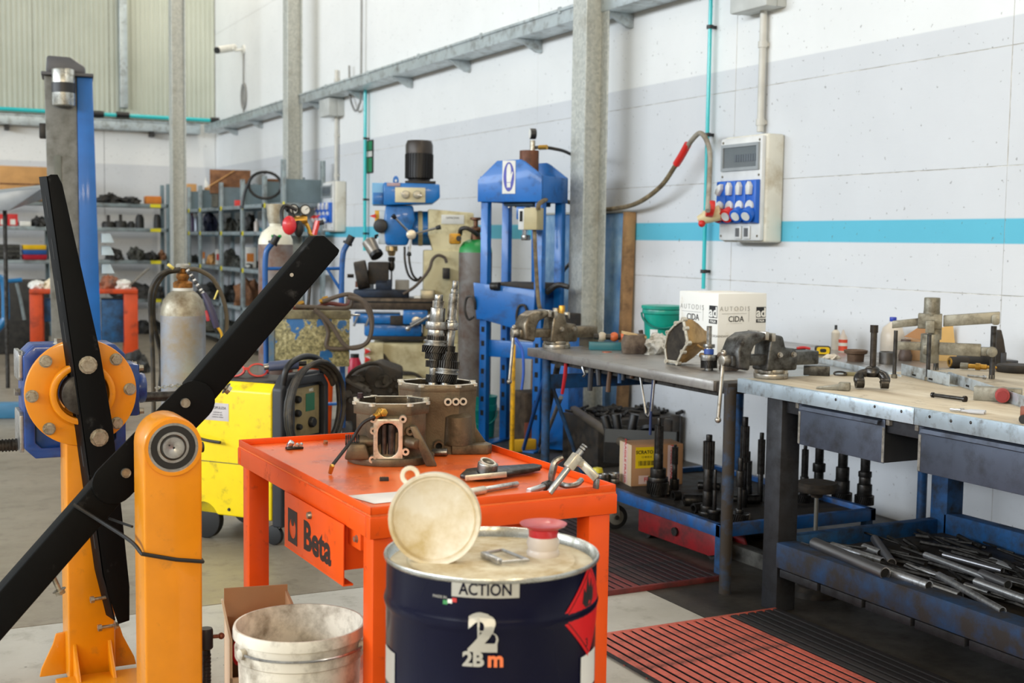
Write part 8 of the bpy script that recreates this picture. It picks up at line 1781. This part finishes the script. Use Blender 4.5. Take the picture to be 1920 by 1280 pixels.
rbot('green_bottle', 'green bottle on the second right shelf at the corner end', 348, 7, 404, 1, mat('bottle_green', (84, 122, 66), .4), M_white); rbot('violet_can', 'violet spray can beside the green bottle', 357, 8, 398, 1, mat('can_violet', (130, 108, 150), .4), M_sred); rbot('silver_can', 'silver spray can beside the violet can', 368, 8, 400, 1, mat('can_silver', (176, 184, 196), .3, .5), M_white)
rlump('black_box', 'black bag with blue corner on the second right shelf', 'bag', 393, 24, 398, 1, mat('bag_navy', (22, 26, 52), .6), 55); rlump('grey_fittings', 'heap of grey fittings in the middle of the second right shelf', 'fittings', 433, 26, 408, 1, M_junkg, 57); rbox('white_cup', 'small white square cup before the grey fittings', 'cup', 426, 436, 425, 1, M_white, .1); rlump('black_part', 'dark parts at the near end of the second right shelf', 'car part', 470, 30, 402, 1, M_junk, 59); rbot('clear_spray', 'clear spray bottle at the near end of the second right shelf', 481, 9, 410, 1, M_clear, M_white)
rlump('grey_fittings', 'small pale fittings on the third right shelf at the corner end', 'fittings', 358, 28, 476, 2, M_junkg, 61); rbox('orange_carton', 'small orange carton on the third right shelf', 'box', 376, 384, 472, 2, mat('box_orange', (206, 122, 42), .7), .1); rbot('white_bottle', 'little white bottle beside the small orange carton', 382, 8, 484, 2, M_white, M_white); rlump('tan_parts', 'tan wrapped parts beside the little white bottle', 'car part', 397, 22, 474, 2, M_tan, 63); rbox('white_tube', 'upright white and red cartridge tube on the third right shelf', 'cartridge', 404, 412, 467, 2, M_white, .08, M_sred)
rlump('black_part', 'large dark engine part on the third right shelf', 'car part', 432, 32, 466, 2, M_junkg, 65); rbox('white_carton', 'white and orange carton at the back of the third right shelf', 'box', 458, 480, 463, 2, M_white, .12, mat('box_orange', (206, 122, 42), .7)); rlump('grey_part', 'pale round part before the white and orange carton', 'car part', 466, 36, 482, 2, M_junkg, 67)
rlump('black_part', 'dark heap on the fourth right shelf at the corner end', 'car part', 400, 60, 528, 3, M_junk, 71); rlump('brown_part', 'brown cartons heaped on the fourth right shelf', 'box', 466, 50, 520, 3, M_tan2, 73); rbox('tan_block', 'upright tan block on the fourth right shelf', 'block', 455, 464, 540, 3, M_tan, .1); rlump('grey_part', 'grey parts on the lowest right shelf', 'car part', 420, 70, 598, 4, M_junkg, 75)
# lift post
lf = Loc(142, 10.0); LP = thing('lift_post', 'tall grey and blue vehicle lift post with silver motor on top', 'vehicle lift', lf.o, lf.rz); lz, lx = lf.z, lf.x
M_lgrey = mat('lift_grey', (124, 124, 120), .5, .2, dirt=(96, 94, 86), amt=.4); M_lblue = mat('lift_blue', (10, 98, 176), .42, coat=.1)
MB().loft([[(lx(103), -.10, 0), (lx(152), -.10, 0), (lx(152), .16, 0), (lx(103), .16, 0)], [(lx(95), -.10, lz(152)), (lx(151), -.10, lz(152)), (lx(151), .16, lz(152)), (lx(95), .16, lz(152))]]).build('post_front', M_lgrey, LP, bevel=.008)
MB().loft([[(lx(153), -.115, 0), (lx(191), -.115, 0), (lx(191), .18, 0), (lx(153), .18, 0)], [(lx(151), -.115, lz(153)), (lx(178), -.115, lz(153)), (lx(178), .18, lz(153)), (lx(151), .18, lz(153))]]).build('post_blue_side', M_lblue, LP, bevel=.005)
MB().prism([(lx(98), lz(148)), (lx(166), lz(148)), (lx(166), lz(134)), (lx(140), lz(118)), (lx(100), lz(117))], -.14, .2, RX(90) @ Matrix.Diagonal((1, 1, -1, 1))).build('top_cover', mat('cover_grey', (82, 82, 86), .45), LP, bevel=.02)
MB().box(lx(90), lx(180), -.15, .22, lz(152), lz(146)).build('cover_lip', mat('cover_grey', (82, 82, 86), .45), LP, bevel=.006)
MB().cyl((lx(128), -.16, lz(207)), (lx(128), -.16, lz(141)), lf.w(20), n=28).build('lift_motor', M_rim, LP, bevel=.01); MB().cyl((lx(128), -.16, lz(184)), (lx(128), -.16, lz(166)), lf.w(20.6), n=28).build('motor_band', M_blk, LP)
MB().box(lx(85), lx(97), -.08, .06, lz(264), lz(238)).build('limit_switch', M_blk, LP, bevel=.006); MB().box(lx(110), lx(122), -.108, -.10, lz(420), lz(296)).build('carriage_slot', mat('slot_grey', (104, 106, 98), .6), LP, bevel=.003)
MB().box(-.35, .35, -.25, .3, 0, .02).build('base_plate', M_lblue, LP)
for i, y in enumerate((446, 469, 503)): MB().loft([[(lx(190), -.14, lz(y + 8)), (lx(213), -.14, lz(y + 8)), (lx(213), .06, lz(y + 8)), (lx(190), .06, lz(y + 8))], [(lx(190), -.1, lz(y - 9)), (lx(206), -.1, lz(y - 9)), (lx(206), .06, lz(y - 9)), (lx(190), .06, lz(y - 9))]]).build('side_tray', mat('tray_pale', (172, 186, 194), .5), LP, bevel=.004)
# sloping grey bonnet on a stand behind the post
q = PD(30, 375, 12.5); bn = thing('grey_bonnet', 'pale grey car bonnet panel on a stand behind the lift post', 'car bonnet', (q.x, q.y, 0), -8); k = 12.5 / F_PX; bz = lambda y: PD(30, y, 12.5).z
MB().loft([[(-60 * k, -.25, bz(368)), (50 * k, -.25, bz(352)), (50 * k, .25, bz(352) + .05), (-60 * k, .25, bz(368) + .05)], [(-60 * k, -.25, bz(396)), (-10 * k, -.25, bz(396)), (46 * k, .25, bz(372)), (-60 * k, .25, bz(392))]]).build('bonnet_panel', mat('bonnet_grey', (160, 168, 178), .35, .3), bn, bevel=.01)
for x in (-50, -20): MB().cyl((x * k, 0, 0), (x * k, 0, bz(393)), .02, n=8).build('stand_leg', M_dsteel, bn)
# red bench frame with things on it
rb3 = Loc(160, 15.2); RB = thing('red_bench', 'orange-red steel bench frame with blue drawers by the lift post', 'workbench', rb3.o, rb3.rz); rz_, rx_ = rb3.z, rb3.x
M_rbench = mat('bench_redorange', (206, 70, 20), .45, dirt=(120, 44, 20), amt=.2)
MB().box(rx_(66), rx_(254), -.3, .35, rz_(548), rz_(540)).build('bench_top', M_rbench, RB, bevel=.005)
for x0, x1 in ((66, 88), (229, 254)):
    for y in (-.28, .24): MB().box(rx_(x0), rx_(x1), y, y + .09, 0, rz_(548)).build('leg', M_rbench, RB, bevel=.005)
MB().box(rx_(190), rx_(229), -.2, .3, rz_(640), rz_(560)).build('drawer_block', mat('drawer_tealblue', (24, 86, 136), .5, dirt=(30, 40, 50), amt=.4), RB, bevel=.006); MB().box(rx_(90), rx_(150), -.2, .3, rz_(600), rz_(560)).build('drawer_block', MATS['drawer_tealblue'], RB, bevel=.006)
def onrb(nm, lab, cat_, px, w, h, m_, seed): p = rb3.o + RZ(rb3.rz) @ V((rx_(px), 0, rz_(540) + .001)); return crumple(nm, m_, lab, cat_, p, w * rb3.k / 2, .14, h * rb3.k / 1.35, seed, 3, .4, rb3.rz)
onrb('white_rag', 'left white rag on the orange-red bench', 'rag', 78, 30, 16, M_white, 81); onrb('cream_helmet', 'cream cloth bundle right of the left white rag', 'cloth', 102, 26, 18, mat('cloth_cream', (226, 214, 186), .7), 83); onrb('white_rag', 'crumpled white papers at the right of the orange-red bench', 'paper', 228, 34, 18, M_white, 85); onrb('orange_parts', 'heap of orange and grey parts on the red bench beside the lift post', 'car part', 205, 36, 26, mat('parts_rust', (168, 96, 60), .6, dirt=(80, 70, 62), amt=.6), 87)
q = rb3.o + RZ(rb3.rz) @ V((rx_(238), -.05, rz_(540))); sbr = thing('leaning_bar', 'thin grey bar leaning over the papers on the red bench', 'bar', q); MB().cyl((0, 0, .02), V((40 * rb3.k, .05, 38 * rb3.k)), .014, n=8).build('bar', M_scuff, sbr)
# blue crane column, floor arms, floor clutter
q = PD(12, 680, 14.0); bc = thing('blue_crane', 'curved blue tubular crane column at the left edge', 'crane', (q.x, q.y, 0), -8); k = 14.0 / F_PX; cz = lambda y: PD(12, y, 14.0).z
MB().tube(spl([(-30 * k, 0, cz(524)), (-6 * k, 0, cz(522)), (0, 0, cz(540)), (0, 0, cz(585)), (-2 * k, 0, cz(600)), (-22 * k, 0, cz(625))], 6), 7.5 * k, 12).build('column_tube', mat('crane_blue', (14, 104, 158), .4, coat=.2), bc); MB().cyl((-22 * k, 0, 0), (-22 * k, 0, cz(600)), 8 * k, n=12).build('lower_tube', mat('crane_blue', (14, 104, 158), .4), bc)
MB().tube([(20 * k, 0, cz(530)), (26 * k, .05, cz(560)), (32 * k, .1, cz(600))], 3 * k, 8).build('pale_strut', M_rack, bc); MB().cyl((0, 0, cz(527)), (30 * k, 0, cz(524)), 4 * k, n=8).build('cross_arm', MATS['crane_blue'], bc)
a = PZ(-40, 772, .05); b = PZ(52, 770, .05); fa = thing('lift_beam', 'pale blue lift beam lying low over the floor at the left edge', 'lift beam', (b.x, b.y, 0), -12); MB().box(-.75, .12, -.10, .10, .0, .12).build('arm_beam', mat('arm_blue', (66, 132, 176), .45), fa, bevel=.01)
p = PZ(255, 697, 0); crumple('black_bag', M_junk, 'black bag on the floor by the far orange-red bench', 'bag', p, .14, .2, .20, 91, 3, .4)
p = PZ(20, 560, 0); bx = PD(45, 620, 16.5); solo(MB().box(-.5, .3, -.3, .3, 0, .95), 'dark_cabinet', M_junk, 'dark cluttered cabinet behind the blue crane column', 'cabinet', (bx.x, bx.y, 0), -8, bevel=.02)

for px, w, py, zi, sd, lab in ((18, 26, 470, 2, 111, 'flat dark part beside the small tray stack'), (214, 30, 466, 2, 113, 'dark brown lump right of the blue post on the third far shelf'), (292, 30, 534, 3, 115, 'dark part at the right end of the fourth far shelf'), (212, 34, 606, 4, 117, 'dark part low behind the right leg of the red bench'), (20, 40, 530, 3, 119, 'dark part on the fourth far shelf near the blue crane')):
    jlump('greasy_part', lab, 'car part', px, w, py, zi, M_junk if sd % 4 else M_tan2, sd)
for px, w, py, zi, sd, lab in ((417, 18, 410, 1, 121, 'small dark part left of the white square cup'), (452, 18, 404, 1, 123, 'dark part between the grey fittings and the near dark parts'), (420, 16, 478, 2, 125, 'small dark part beside the white and red cartridge tube'), (446, 16, 480, 2, 127, 'grey lump left of the white and orange carton'), (434, 30, 532, 3, 129, 'grey lump beside the brown cartons on the fourth right shelf'), (472, 40, 604, 4, 131, 'dark lump on the lowest right shelf behind the trolley')):
    rlump('greasy_part', lab, 'car part', px, w, py, zi, M_junk if sd % 4 == 1 else M_junkg, sd)
